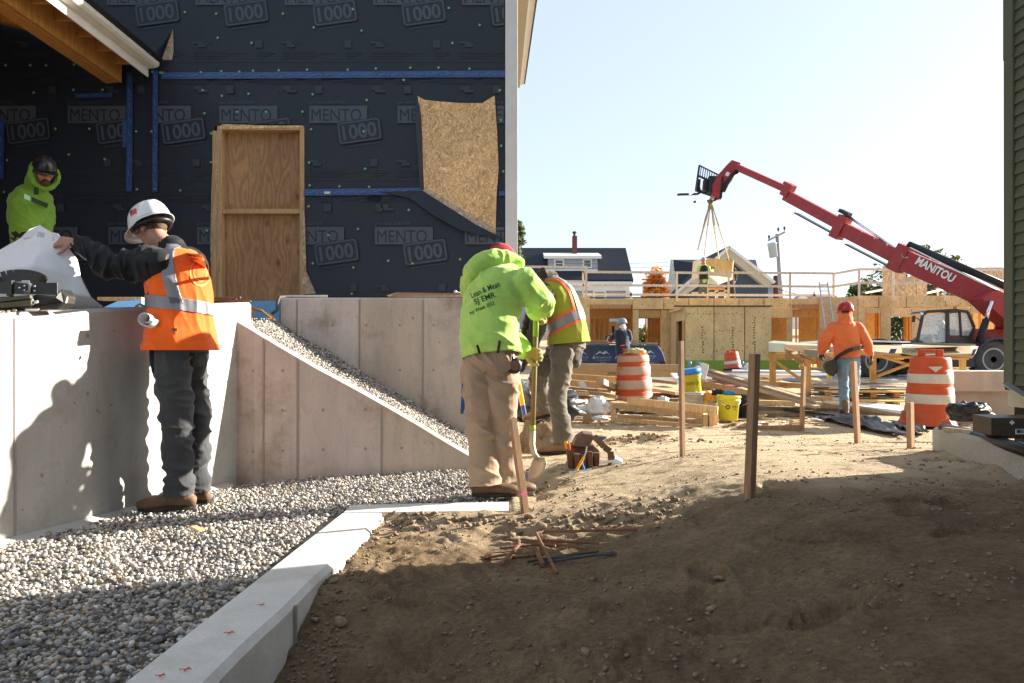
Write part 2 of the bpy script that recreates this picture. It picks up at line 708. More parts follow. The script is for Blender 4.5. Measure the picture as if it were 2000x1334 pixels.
def ground_z(x, y):
    x, y = np.asarray(x, float), np.asarray(y, float)
    n1 = fbm(x * 0.9, y * 0.9, 4, 3)
    wob = fbm(x * 2.2, y * 2.2, 3, 11)
    low = 1 - sst(4.22, 4.66, y + 0.45 * wob * sst(-0.9, 0.3, x) - 0.30 * np.clip(x, 0, 2))
    deep = 0.07 + 0.15 * (1 - sst(2.75, 3.5, y)) * (1 - sst(-0.45, 0.5, x))
    z = -deep * low * (1 - sst(0.6, 1.5, x))
    near = (1 - sst(9, 16, y))
    rough = (0.30 + 0.7 * (1 - sst(4.3, 5.2, y))) * near
    z = z + near * 0.05 * n1 * (0.45 + 0.55 * low) * (1 - .6 * sst(.5, 1.3, x))
    rg = 1 - 2.6 * np.abs(fbm(x * 3.1, y * 3.6, 4, 21))
    lump = np.clip(rg, 0, 1) ** 2 * 0.35
    z = z + rough * (1 - .5 * sst(.8, 1.8, x)) * (0.045 * lump + 0.042 * fbm(x * 7, y * 7, 5, 5) + 0.060 * np.clip(fbm(x * 17, y * 17, 3, 8), 0, 1) * sst(.35, .6, vnoise(x * 1.7, y * 1.7, 90)) + 0.022 * np.clip(fbm(x * 38, y * 38, 2, 13), 0, 1))
    z = z + near * 0.004 * fbm(x * 70, y * 70, 2, 9)
    # ridges dragged by machines, roughly along the view
    z = z + rough * 0.02 * fbm(x * 3 + y * 1.2, y * 9, 3, 31) * sst(1.0, 2.5, x)
    for fx, fy, a, d in FOOT:
        u = (x - fx) * math.cos(a) + (y - fy) * math.sin(a)
        v = -(x - fx) * math.sin(a) + (y - fy) * math.cos(a)
        q = (u / 0.145) ** 2 + (v / 0.06) ** 2
        z = z - d * (1 - sst(0.75, 1.15, q)) * (1 + .35 * np.sin(u * 190) * (np.abs(v) < .05)) + 0.55 * d * np.exp(-((q - 2.0) / 0.6) ** 2)
    # the hole being dug and its spoil
    for cx, cy, sx, sy, d in ((0.16, 5.95, 0.17, 0.32, -0.13), (0.14, 5.4, 0.10, 0.25, -0.05), (1.42, 8.1, 0.32, 0.16, 0.07), (1.1, 8.3, 0.25, 0.12, 0.045),
                              (0.55, 6.6, 0.3, 0.14, 0.04), (0.35, 4.75, 0.35, 0.08, 0.018), (0.75, 4.6, 0.25, 0.08, 0.018),
                              (3.02, 5.6, 0.07, 0.4, 0.035), (2.88, 4.8, 0.07, 0.4, 0.035), (2.9, 10.0, 0.9, 0.35, 0.05)):
        g = np.exp(-((x - cx) / sx) ** 2 - ((y - cy) / sy) ** 2)
        z = z + d * g * (1 + 1.6 * fbm(x * 9, y * 9, 3, 41))
    cap = -0.035 + 3.0 * np.clip(x + 0.62, 0, 9) + 3.0 * np.clip(y - 4.72, 0, 9)
    z = np.minimum(z, cap)
    # under the gravel bay
    bay = (1 - sst(-1.06, -0.95, x)) * (1 - sst(6.6, 7.4, y))
    z = z * (1 - bay) - 0.09 * bay
    strip = (1 - sst(-0.12, 0.02, x)) * sst(4.72, 4.8, y) * (1 - sst(6.2, 6.6, y))
    z = z * (1 - strip) - 0.09 * strip
    z = z + (0.215 * sst(0.1, 1.9, x) + 0.02 * np.clip(x - 1.9, 0, 3)) * (1 - sst(5.0, 9.5, y))
    far = np.clip(y - 15, 0, 20) * 0.012 + 3.4 * sst(45, 90, y) + 4.0 * sst(110, 300, y)
    return z + far


def gz(x, y):
    return float(ground_z(np.array([x]), np.array([y]))[0])


_GY = np.concatenate([np.arange(1.8, 9, 0.02), np.arange(9, 60, 0.06)])


def G(px, py):
    """where the photograph's pixel meets the ground"""
    x, z = (px - CX) * _GY / F, CZ - (py - HY) * _GY / F
    hit = np.nonzero(z <= ground_z(x, _GY))[0]
    return P(px, py, float(_GY[hit[0]] if len(hit) else _GY[-1]))


def axis(*segs):
    out = []
    for a, b, s in segs:
        n = max(1, int(round((b - a) / s)))
        out += list(np.linspace(a, b, n, endpoint=False))
    out.append(segs[-1][1])
    return np.array(out)


gx = axis((-400, -60, 40), (-60, -8, 4), (-8, -1.3, 0.35), (-1.3, 4.2, 0.017), (4.2, 8, 0.1), (8, 30, 1.1), (30, 400, 30))
gy = axis((-12, 1.6, 0.8), (1.6, 5.6, 0.016), (5.6, 8.6, 0.022), (8.6, 14, 0.06), (14, 40, 0.6), (40, 120, 5), (120, 900, 40))
XX, YY = np.meshgrid(gx, gy)
ZZ = ground_z(XX, YY)
gv = np.stack([XX.ravel(), YY.ravel(), ZZ.ravel()], 1)
nx, ny = len(gx), len(gy)
ii = (np.arange(ny - 1)[:, None] * nx + np.arange(nx - 1)[None, :]).ravel()
gf = np.stack([ii, ii + 1, ii + nx + 1, ii + nx], 1)
tag(link("ground", np_mesh(gv, gf), dirt_material(), smooth=True), kind="structure")


# ---------------------------------------------------------------- gravel
def ico(sub):
    bm = bmesh.new()
    bmesh.ops.create_icosphere(bm, subdivisions=sub, radius=1)
    v = np.array([x.co[:] for x in bm.verts])
    f = np.array([[q.index for q in x.verts] for x in bm.faces])
    bm.free()
    return v, f


def stone_templates(n, sub=1, seed=1):
    r = np.random.default_rng(seed)
    base, f = ico(sub)
    out = []
    for _ in range(n):
        v = base.copy() * (1 + r.normal(0, 0.06, (len(base), 1)))
        for _k in range(7):                       # broken faces
            d = r.normal(size=3)
            d /= np.linalg.norm(d)
            h = r.uniform(0.38, 0.78)
            t = v @ d
            v = v - np.clip(t - h, 0, None)[:, None] * d
        v *= np.array([1.0, r.uniform(0.65, 0.95), r.uniform(0.45, 0.75)])
        out.append(v)
    return out, f


def stones(name, pts, size, material, seed, tilt=0.5, **kw):
    """pts (n,3) centres, size (n,) radii -> ONE mesh of loose stones"""
    r = np.random.default_rng(seed)
    T, f = stone_templates(14, 1, seed)
    nv = len(T[0])
    n = len(pts)
    V_ = np.empty((n, nv, 3))
    which = r.integers(0, len(T), n)
    a, b = r.uniform(0, 6.283, n), r.normal(0, tilt, n)
    ca, sa, cb, sb = np.cos(a), np.sin(a), np.cos(b), np.sin(b)
    for i in range(n):
        Rm = np.array([[ca[i], -sa[i] * cb[i], sa[i] * sb[i]], [sa[i], ca[i] * cb[i], -ca[i] * sb[i]], [0, sb[i], cb[i]]])
        V_[i] = (T[which[i]] * size[i]) @ Rm.T + pts[i]
    Fa = (f[None] + (np.arange(n) * nv)[:, None, None]).reshape(-1, 3)
    return tag(link(name, np_mesh(V_.reshape(-1, 3), Fa), material), **kw)


WA, WB = V((-3.05, 2.3)), V((-2.065, 5.84))        # foot of the left wall


def wall_x(y):
    return WA.x + (WB.x - WA.x) * (y - WA.y) / (WB.y - WA.y)


def wing_y(x):
    return 5.91 + (x + 2.07) * 0.33 / 1.75


def gravel_z(x, y):
    return -0.015 + 0.035 * fbm(x * 1.6, y * 1.6, 3, 61) + 0.045 * sst(5.2, 6.1, y) * sst(-1.9, -1.2, x) + 0.02 * sst(-1.5, -2.3, x) * 0


bx = axis((-3.2, 0.1, 0.05))
by = axis((1.2, 6.4, 0.05))
BX, BY = np.meshgrid(bx, by)
BZ = gravel_z(BX, BY) - 0.022
BZ = np.where((BX > -1.02) & (BY < 4.9), -0.13, BZ)
bi = (np.arange(len(by) - 1)[:, None] * len(bx) + np.arange(len(bx) - 1)[None, :]).ravel()
keep = ~((BX.ravel()[bi] > -1.09) & (BY.ravel()[bi] < 4.8))
bf = np.stack([bi, bi + 1, bi + len(bx) + 1, bi + len(bx)], 1)[keep]
tag(link("gravel_bed", np_mesh(np.stack([BX.ravel(), BY.ravel(), BZ.ravel()], 1), bf), M['bed'], smooth=True), kind="structure")

pts, siz = [], []
for layer, sp, dz in ((0, 0.0235, 0.0), (1, 0.036, 0.012)):
    for y in np.arange(2.1, 6.25, sp):
        for x in np.arange(-3.0, 0.0, sp):
            qx, qy = x + rng.uniform(-0.5, 0.5) * sp, y + rng.uniform(-0.5, 0.5) * sp
            if qx < wall_x(qy) + 0.03 or qy > wing_y(qx) - 0.02 or qx < -0.66 * qy - 0.1:
                continue
            edge = -1.12 + 0.03 * (vnoise(qy * 8, 0.5, 3) - 0.5) + 0.035 * (qy - 2.5) / 2
            if qy < 4.78 and qx > edge:
                continue
            if qy >= 4.78 and (qx > -0.1 or (qx > -0.98 and qy < 4.99 + 0.02 * vnoise(qx * 20, 1, 4) + 0.03 * sst(-0.4, -0.1, qx))):
                continue
            s = 0.0085 + 0.0115 * rng.random() ** 1.6 + (0.008 if rng.random() < 0.07 else 0)
            pts.append((qx, qy, float(gravel_z(qx, qy)) - 0.008 + dz + rng.uniform(-0.004, 0.006)))
            siz.append(s)
stones("gravel", np.array(pts), np.array(siz), M['stone'], 5, kind="stuff")

# spill of gravel into the sand next to the kerb
c = []
for k in range(260):
    y = rng.uniform(2.2, 4.7)
    c.append((-0.80 + abs(rng.normal(0, 0.13)) - 0.03 * (y - 2.5), y, rng.uniform(0.007, 0.017), .35))
for k in range(420):
    y = rng.uniform(2.0, 11)
    c.append((rng.uniform(-0.6, 0.6 * y), y, rng.uniform(0.004, 0.011) * (1.5 if rng.random() < .07 else 1), .3))
for k in range(6000):                               # crumbs of earth, thick in some places
    y = rng.uniform(1.9, 5.2) if k < 5000 else rng.uniform(5.2, 10)
    x = rng.uniform(-0.8, 0.68 * y)
    if (y > 4.7 and x < 0.05) or vnoise(x * 2.3, y * 2.3, 77) < 0.42:
        continue
    c.append((x, y, 0.003 + 0.016 * rng.random() ** 4, .25))
for k in range(520):                                # lumps turned out along the kerb return and by the diggers' feet
    x = rng.uniform(-0.74, 1.0)
    y = 4.62 - abs(rng.normal(0, .16)) + .10 * sst(-.1, .6, x)
    c.append((x, y, 0.005 + 0.024 * rng.random() ** 3, .3))
for k in range(160):
    c.append((rng.uniform(.02, .5), rng.uniform(4.9, 6.6), 0.005 + 0.022 * rng.random() ** 3, .3))
for k in range(180):
    c.append((1.35 + rng.normal(0, .28), 8.1 + rng.normal(0, .14), 0.006 + 0.03 * rng.random() ** 2.5, .3))
c = np.array(c)
siz = c[:, 2]
pts = np.stack([c[:, 0], c[:, 1], ground_z(c[:, 0], c[:, 1]) + siz * c[:, 3]], 1)
stones("pebbles", np.array(pts), np.array(siz), M['clod'], 9, kind="stuff")

# ---------------------------------------------------------------- kerb
kb = MB()


def kerb_run(b, path, w, z0, z1, ch=0.022, seed=0):
    """path: list of (left edge point, right edge point) in plan; chamfered top on the right side"""
    secs = []
    for i, (l, r) in enumerate(path):
        l, r = V((l[0], l[1], 0)), V((r[0], r[1], 0))
        u = (r - l).normalized()
        j = 0.0012 * (random.random() - 0.5)
        secs.append([l + V((0, 0, z0)), l + V((0, 0, z1 + j)), r - u * ch + V((0, 0, z1 + j)), r + V((0, 0, z1 - ch * 1.1 + j)) + u * 0.001 * random.random(), r + u * 0.004 + V((0, 0, z0))])
    n = 5
    vs = [p for s in secs for p in s]
    fs = []
    for i in range(len(secs) - 1):
        for k in range(n):
            k2 = (k + 1) % n
            fs.append((i * n + k, i * n + k2, (i + 1) * n + k2, (i + 1) * n + k))
    fs.append((4, 3, 2, 1, 0))
    fs.append(tuple((len(secs) - 1) * n + k for k in range(n)))
    b.add(vs, fs)


path = []
for t in np.linspace(0, 1, 40):
    y = 1.0 + t * 3.78
    path.append(((-1.115 + 0.045 * (y - 2.3) , y), (-0.875 + 0.05 * (y - 2.3) + 0.003 * math.sin(y * 9), y)))
kerb_run(kb, path, 0.22, -0.35, 0.0)
kerb = tag(kb.build("kerb", M['kerb']), kind="structure")
kb = MB()
kerb_run(kb, [((x, 4.98 + 0.1 * (x + 0.94) / 0.94), (x, 4.72 + 0.05 * (x + 0.94))) for x in np.linspace(-1.0, -0.02, 14)], 0.2, -0.3, 0.004)
tag(kb.build("kerb", M['kerb']), kind="structure")
for px, py, s in ((362, 1311, 1), (448, 1239, 1), (510, 1184, 0.7), (313, 1323, 0.8)):
    c = P(px, py, 0.95 * F / (py - HY))
    c.z = 0.007
    part("paint_mark", M['red_paint'], kerb, lambda b: (b.box(c, (0.036 * s, 0.0025, 0.002), Matrix.Rotation(0.1, 3, 'Z')), b.box(c + V((.004, 0, 0)), (0.0025, 0.03 * s, 0.0026), Matrix.Rotation(-0.15, 3, 'Z'))))
part("joint", M['seam'], kerb, lambda b: b.box((-0.829, 3.05, -0.1), (0.012, 0.014, 0.17)))

# ---------------------------------------------------------------- retaining walls
def panel_tint(m, steps, x0, x1):
    """pours of slightly different colour between the form seams; steps: (x, colour factor)"""
    nt = m.node_tree
    L = nt.links.new
    bs = nt.nodes["Principled BSDF"]
    src = bs.inputs["Base Color"].links[0].from_socket
    tc = nt.nodes.new("ShaderNodeTexCoord")
    sp = nt.nodes.new("ShaderNodeSeparateXYZ")
    L(tc.outputs["Object"], sp.inputs[0])
    mr = nd(nt, "ShaderNodeMapRange", From_Min=x0, From_Max=x1)
    L(sp.outputs["X"], mr.inputs[0])
    cr = nt.nodes.new("ShaderNodeValToRGB")
    cr.color_ramp.interpolation = 'CONSTANT'
    for i, (x, c) in enumerate(steps):
        e = cr.color_ramp.elements[i] if i < 2 else cr.color_ramp.elements.new(.5)
        e.position = max(0, (x - x0) / (x1 - x0))
        e.color = (*c, 1)
    L(mr.outputs[0], cr.inputs[0])
    # rusty scuffs drawn out downwards
    mp = nt.nodes.new("ShaderNodeMapping")
    mp.inputs["Scale"].default_value = (9, 9, 1.1)
    L(tc.outputs["Object"], mp.inputs["Vector"])
    n = nd(nt, "ShaderNodeTexNoise", Scale=2.2, Detail=7.0, Roughness=0.75)
    L(mp.outputs[0], n.inputs["Vector"])
    m2 = nd(nt, "ShaderNodeMapRange", From_Min=.52, From_Max=.74, To_Min=1.0, To_Max=.8)
    L(n.outputs[0], m2.inputs[0])
    mx = nt.nodes.new("ShaderNodeMixRGB")
    mx.blend_type = 'MULTIPLY'
    mx.inputs[0].default_value = 1.0
    L(src, mx.inputs[1])
    L(cr.outputs[0], mx.inputs[2])
    sc_ = nt.nodes.new("ShaderNodeVectorMath")
    sc_.operation = 'SCALE'
    L(mx.outputs[0], sc_.inputs[0])
    L(m2.outputs[0], sc_.inputs["Scale"])
    L(sc_.outputs[0], bs.inputs["Base Color"])


panel_tint(M['conc_back'], [(-3, (1.04, 1.04, 1.06)), (-1.92, (1.1, 1.1, 1.12)), (-1.36, (.98, .93, .86)), (-.79, (1.0, .97, .93))], -3, 1)
panel_tint(M['conc_pink'], [(-3, (.9, .86, .84)), (-1.93, (1.0, .97, .95)), (-1.66, (1.07, 1.03, 1.02)), (-1.0, (1.02, .98, .89))], -3, 1)


def seam_bar(b, p, q, n, w=0.022, t=0.008):
    """thin vertical fin left by the form joint between p (foot) and q (top), n outward"""
    b.bar(V(p) + V(n) * (t * 0.3), V(q) + V(n) * (t * 0.3), w, t, up=n)


def left_top(y):
    return 1.16 + 0.0903 * (y - 4.09)


wdir = V((WB.x - WA.x, WB.y - WA.y, 0)).normalized()
wn_ = V((wdir.y, -wdir.x, 0))                       # towards the gravel bay
b = MB()
A0, B0 = V((WA.x, WA.y, 0)), V((WB.x, WB.y, 0)) + wdir * 0.26
T = 0.26
sec = []
for p in (A0, A0.lerp(B0, 0.5), B0):
    zt = left_top(p.y)
    sec.append([p + V((0, 0, -0.2)), p + V((0, 0, zt - 0.02)), p - wn_ * 0.02 + V((0, 0, zt)), p - wn_ * T + V((0, 0, zt)), p - wn_ * T + V((0, 0, -0.2))])
vs = [q for s in sec for q in s]
fs = []
for i in range(2):
    for k in range(5):
        k2 = (k + 1) % 5
        fs.append((i * 5 + k, i * 5 + k2, (i + 1) * 5 + k2, (i + 1) * 5 + k))
fs += [(4, 3, 2, 1, 0), tuple(10 + k for k in range(5))]
b.add(vs, fs)
lw = tag(b.build("retaining_wall", M['conc']), "pale sunlit concrete retaining wall beside the gravel, tool belt and plans on its top", "wall", kind="thing")
for y in (4.09, 2.9, 5.3):
    p = V((wall_x(y), y, 0))
    part("form_seam", M['seam'], lw, lambda b: seam_bar(b, p + V((0, 0, -0.1)), p + V((0, 0, left_top(y) - 0.03)), wn_, 0.012, 0.006))
part("footing", M['conc'], lw, lambda b: b.prism([A0 + wn_ * 0.10 + V((0, 0, -0.03)), A0 + wn_ * 0.004 + V((0, 0, 0.012)), B0 + wn_ * 0.004 - wdir * .3 + V((0, 0, 0.012)), B0 + wn_ * 0.09 - wdir * .3 + V((0, 0, -0.03))], (0, 0, -0.2)))
part("form_tie", M['seam'], lw, lambda b: b.ball(V((wall_x(4.62), 4.62, 0.62)) , 0.012, 8))

# sloping wing wall
b = MB()
X0, X1 = -2.14, 0.05
y0, y1 = wing_y(X0), wing_y(X1)
zt = lambda x: max(0.0, 1.22 + (x + 2.07) * (0.17 - 1.22) / 1.747)
wd = V((X1 - X0, y1 - y0, 0)).normalized()
wnn = V((wd.y, -wd.x, 0))
secs = []
for x in np.linspace(X0, X1, 24):
    p = V((x, wing_y(x), 0))
    z = zt(x) + 0.006 * math.sin(x * 5) + 0.004 * (random.random() - .5)
    secs.append([p + V((0, 0, -0.3)), p + V((0, 0, z - 0.025)), p - wnn * 0.03 + V((0, 0, z)), p - wnn * 0.11 + V((0, 0, z + 0.002)), p - wnn * 0.11 + V((0, 0, -0.3))])
vs = [q for s in secs for q in s]
fs = []
for i in range(len(secs) - 1):
    for k in range(5):
        k2 = (k + 1) % 5
        fs.append((i * 5 + k, i * 5 + k2, (i + 1) * 5 + k2, (i + 1) * 5 + k))
fs += [(4, 3, 2, 1, 0), tuple((len(secs) - 1) * 5 + k for k in range(5))]
b.add(vs, fs)
ww = tag(b.build("wing_wall", M['conc_pink']), "pinkish concrete wing wall whose top slopes down from the sunlit wall", "wall", kind="thing")
for px in (518, 581, 740):
    x = (px - 1000) * 6.0 / F
    p = V((x, wing_y(x), 0))
    part("form_seam", M['seam'], ww, lambda b: seam_bar(b, p + V((0, 0, -0.1)), p + V((0, 0, zt(x) - 0.03)), wnn, 0.013, 0.008))

# straight wall behind the ramp
BY_ = 7.1
bwz = 1.447
b = MB()
bx0, bx1 = P(548, 0, BY_).x, 0.0
b.prism([(bx0, BY_, -0.3), (bx0, BY_, bwz - 0.015), (bx0, BY_ + 0.015, bwz), (bx0, BY_ + 0.26, bwz), (bx0, BY_ + 0.26, -0.3)], (bx1 - bx0, 0, 0))
bw = tag(b.build("retaining_wall", M['conc_back']), "weathered shaded concrete wall behind the gravel ramp, below the dark house wrap", "wall", kind="thing")
for px in (580, 702, 826):
    x = P(px, 0, BY_).x
    part("form_seam", M['seam'], bw, lambda b: seam_bar(b, (x, BY_, 0), (x, BY_, bwz - 0.02), V((0, -1, 0)), 0.014, 0.008))

def ties(parent, pts, n):
    """form tie holes and little spalls in a concrete face"""
    b = MB()
    m = frame(n).to_4x4()
    for p in pts:
        b.lathe([(0, .0012), (.011, .0012), (.013, .0005)], 10, Matrix.Translation(V(p)) @ m)
    tag(b.build("tie_holes", M['seam'], parent), kind="stuff")


ties(ww, [(x, wing_y(x), z) for x in (-1.93, -1.72, -1.43, -1.12, -.85, -.55) for z in (.22, .52, .82) if z < zt(x) - .1], wnn)
ties(bw, [(x, BY_, z) for x in np.arange(-1.9, 0, .3) for z in (.35, .8, 1.2) if z > zt(x) + .12], V((0, -1, 0)))
ties(lw, [(wall_x(y), y, z) for y in (3.8, 4.25, 4.55, 5.1, 5.5) for z in (.3, .72, 1.05)], wn_)
# gravel ramp between the two walls
pts, siz = [], []
rv, rf = [], []
NXR = 30
for i in range(NXR + 1):
    x = -2.1 + (0.1 + 2.1) * i / NXR
    for k in range(5):
        t = k / 4
        y = wing_y(x) + 0.12 + t * (BY_ - wing_y(x) - 0.12)
        rv.append((x, y, zt(x) + 0.0 + 0.012 * math.sin(x * 7 + k) - 0.035 + 0.03 * t))
for i in range(NXR):
    for k in range(4):
        a = i * 5 + k
        rf.append((a, a + 5, a + 6, a + 1))
me = bpy.data.meshes.new("m")
me.from_pydata(rv, [], rf)
tag(link("ramp_fill", me, M['bed'], smooth=True), kind="structure")
for layer, sp, dz in ((0, 0.025, 0), (1, 0.035, 0.011)):
    for x in np.arange(-2.09, 0.0, sp):
        for y in np.arange(6.0, 7.1, sp):
            qx, qy = x + rng.uniform(-.5, .5) * sp, y + rng.uniform(-.5, .5) * sp
            y0 = wing_y(qx) + 0.125
            if qy < y0 or qy > BY_ - 0.01:
                continue
            t = (qy - y0) / (BY_ - y0)
            pts.append((qx, qy, zt(qx) - 0.03 + 0.03 * t + dz + rng.uniform(-.004, .006) + 0.02 * float(fbm(qx * 3, qy * 3, 2, 5))))
            siz.append(rng.uniform(0.009, 0.0165))
stones("ramp_gravel", np.array(pts), np.array(siz), M['stone'], 15, kind="stuff")

# raised ground behind the walls and the slab under the porch
b = MB()
b.prism([(-12, 1.0, 1.10), (-3.6, 1.0, 1.10), (-2.33, 6.1, 1.10), (-2.14, 6.1, 1.14), (-2.14, 9.56, 1.14), (-12, 9.56, 1.14)], (0, 0, -1.3))
tag(b.build("porch_ground", M['dirt']), kind="structure")
b = MB()
b.bb(-2.05, -0.02, 7.37, 9.56, -0.2, 1.44)
tag(b.build("porch_slab", M['conc_back']), kind="structure")

# ================================================================ DARK HOUSE WITH WRAP
M['wrap'] = mat("house wrap", (0.0115, 0.0175, 0.030), 0.5, var=0.12, scale=1.5, fine=0.1, fscale=90, bump=0.12, bscale=7, bdist=0.02, spec=0.4)
M['wrap_print'] = flat("wrap print", (0.066, 0.082, 0.108), 0.6)
M['wrap_dark'] = flat("wrap print dark", (0.022, 0.029, 0.04), 0.6)
M['wrap_fine'] = flat("wrap fine print", (0.036, 0.044, 0.057), 0.6)
M['tape'] = mat("blue tape", (0.022, 0.065, 0.22), 0.4, var=0.3, scale=14, fine=0.1, bump=0.2, bscale=25, bdist=0.004, spec=0.5)
M['tape_print'] = flat("tape print", (0.08, 0.15, 0.33), 0.4)
M['fastener'] = flat("green washers", (0.13, 0.42, 0.16), 0.5)
M['ply_warm'] = plywood("plywood warm", (0.40, 0.23, 0.115))
M['stud'] = wood("stud lumber", (0.47, 0.30, 0.155))
M['stud_orange'] = wood("glued beam", (0.46, 0.22, 0.06))
M['osb'] = osb("osb board", (0.68, 0.45, 0.235), 60)
M['osb_edge'] = osb("osb torn", (0.42, 0.33, 0.25), 60)
M['trim_white'] = flat("white trim", (0.62, 0.62, 0.62), 0.5)
M['fascia'] = flat("white fascia", (0.70, 0.69, 0.66), 0.45)
M['roofing'] = flat("black membrane roofing", (0.012, 0.013, 0.016), 0.6)
M['inside'] = flat("dark inside", (0.02, 0.018, 0.016), 0.9)

FY = 9.6                                            # distance of the wrapped front


def Q(px, py, d=0.0):
    return P(px, py, FY) - V((0, d, 0))


house = thing("wrapped_house", (P(988, 0, FY).x, FY, 1.44), "tall house under construction in dark printed wrap, boarded doorway and torn patch", "house")
xl, xr = -11.0, P(987, 0, FY).x
zt_, zm, zb = 12.0, P(0, 150, FY).z, P(0, 377, FY).z


def sheet(z0, z1, d, holes=()):
    """one run of wrap with slight billows; holes: (x0,x1,z0,z1) left open"""
    b = MB()
    xs = sorted(set(list(np.linspace(xl, xr, 90)) + [h[k] for h in holes for k in (0, 1)]))
    zs = sorted(set(list(np.linspace(z0, z1, max(4, int((z1 - z0) / 0.12)))) + [h[k] for h in holes for k in (2, 3) if z0 < h[k] < z1]))
    idx = {}
    for i, x in enumerate(xs):
        for k, z in enumerate(zs):
            e = min(1, abs(z - z0) / 0.25, abs(z1 - z) / 0.25)
            y = FY - d - 0.004 * e * (1 + noise.noise(V((x * 1.3, z * 2.3, d * 99)))) - 0.004 * e * noise.noise(V((x * 5 + z * 3, z * 2, 3)))
            idx[i, k] = len(b.v)
            b.v.append(V((x, y, z)))
    for i in range(len(xs) - 1):
        for k in range(len(zs) - 1):
            xc, zc = (xs[i] + xs[i + 1]) / 2, (zs[k] + zs[k + 1]) / 2
            if any(h[0] < xc < h[1] and h[2] < zc < h[3] for h in holes):
                continue
            b.f.append((idx[i, k], idx[i + 1, k], idx[i + 1, k + 1], idx[i, k + 1]))
            b.m.append(0)
    return b.build("wrap_sheet", M['wrap'], house, smooth=True)


dx0, dx1, dz0, dz1 = Q(420, 0).x, Q(593, 0).x, 1.44, Q(0, 247).z
door_hole = (dx0, dx1, dz0, dz1)
part("wall_shell", M['inside'], house, lambda b: (b.bb(xl, dx0, FY + 0.02, FY + 11, -0.2, zt_), b.bb(dx1, xr + 0.03, FY + 0.02, FY + 11, -0.2, zt_), b.bb(dx0, dx1, FY + 0.02, FY + 11, dz1, zt_), b.bb(dx0, dx1, FY + 0.3, FY + 11, -0.2, dz1)))
sheet(zm - 0.03, zt_, 0.012)
sheet(zb - 0.03, zm + 0.02, 0.004, [door_hole])
sheet(0.9, zb + 0.02, -0.004, [door_hole])

# printed wrap: one unit, shared by all repeats
def print_unit():
    b = MB()
    u = F / FY                                      # photo pixels per metre here

    def rect(x0, x1, y0, y1, d, mi):
        b.cur = mi
        b.add([(x0 / u, -d, -y0 / u), (x1 / u, -d, -y0 / u), (x1 / u, -d, -y1 / u), (x0 / u, -d, -y1 / u)], [(0, 1, 2, 3)])
    rect(0, 113, 0, 34, 0.0, 0)
    b.cur = 1
    text(b, "MENTO", (53 / u, -0.0015, -18 / u), 24 / u, w=97 / u)
    b.cur = 0
    text(b, "pro clima SOLITEX", (35 / u, 0, 6 / u), 7.5 / u, w=69 / u)
    # stamp, turned a little
    a = R(8)
    rx, up = V((math.cos(a), 0, math.sin(a))), V((-math.sin(a), 0, math.cos(a)))
    c = V((98 / u, 0, -49 / u))
    w2, h2, th, rr = 41 / u, 20.5 / u, 2.6 / u, 6 / u

    def rounded(w, h, r, n=4):
        out = []
        for cx, cy, a0 in ((w - r, h - r, 0), (-w + r, h - r, 90), (-w + r, -h + r, 180), (w - r, -h + r, 270)):
            for k in range(n + 1):
                t = R(a0 + 90 * k / n)
                out.append((cx + r * math.cos(t), cy + r * math.sin(t)))
        return out
    o, i_ = rounded(w2, h2, rr), rounded(w2 - th, h2 - th, rr - th * 0.7)
    b.cur = 1
    b.add([c + rx * p[0] + up * p[1] - V((0, 0.002, 0)) for p in rounded(w2 + 1.5 / u, h2 + 1.5 / u, rr)], [tuple(range(20))])
    b.cur = 0
    n = len(o)
    vs = [c + rx * p[0] + up * p[1] - V((0, 0.0035, 0)) for p in o + i_]
    b.add(vs, [(k, (k + 1) % n, n + (k + 1) % n, n + k) for k in range(n)])
    text(b, "1000", c - V((0, 0.0035, 0)), 29 / u, rx, up, w=66 / u, bold=0.02)
    text(b, "www.proclima.com", c - up * (27 / u) + rx * (2 / u), 5.5 / u, rx, up, w=66 / u)
    return b


def clipped(o, planes):
    """cut the print where the wrap is torn or ends; planes: (point, normal) whose outer side goes"""
    bm = bmesh.new()
    bm.from_mesh(o.data)
    off = origin(o)
    for p, n in planes:
        bmesh.ops.bisect_plane(bm, geom=list(bm.verts) + list(bm.edges) + list(bm.faces), plane_co=V(p) - off, plane_no=n, clear_outer=True)
    me = bpy.data.meshes.new("printed_logo")
    bm.to_mesh(me)
    bm.free()
    for m in o.data.materials:
        me.materials.append(m)
    o.data = me


RX, LX = V((1, 0, 0)), V((-1, 0, 0))
unit_me = None


def put_print(px, py, planes=(), inner=(0, 0, 0)):
    """px, py: photo position of the unit's upper left corner"""
    global unit_me
    p = Q(px, py, 0.028)
    if unit_me is None:
        o = print_unit().build("printed_logo", [M['wrap_print'], M['wrap']])
        unit_me = o.data
    else:
        o = bpy.data.objects.new("printed_logo", unit_me)
        col.objects.link(o)
    o.parent = house
    o.location = p - house.location
    pl = list(planes)
    if px + 145 > 985:
        pl.append((Q(985, 0), RX))
    if pl:
        clipped(o, pl)


for k in range(-5, 4):
    put_print(384 + 173 * k, -22)
put_print(-40, 208)
put_print(135, 208, [(Q(250, 0), RX)])
put_print(262, 208, [(Q(309, 0), LX)])
put_print(430, 208, [(Q(0, 244), V((0, 0, -1)))])
put_print(605, 208)
put_print(777, 208, [(Q(819, 0), RX)])
put_print(942, 208, [(Q(971, 0), LX)])
for k in (-4, -3):
    put_print(733 + 173 * k, 444)
put_print(387, 444, [(Q(412, 0), RX)])
put_print(560, 444, [(Q(600, 0), LX)])
put_print(733, 444)
put_print(908, 444)
for k in range(-4, 4):
    put_print(384 + 173 * k, -450)


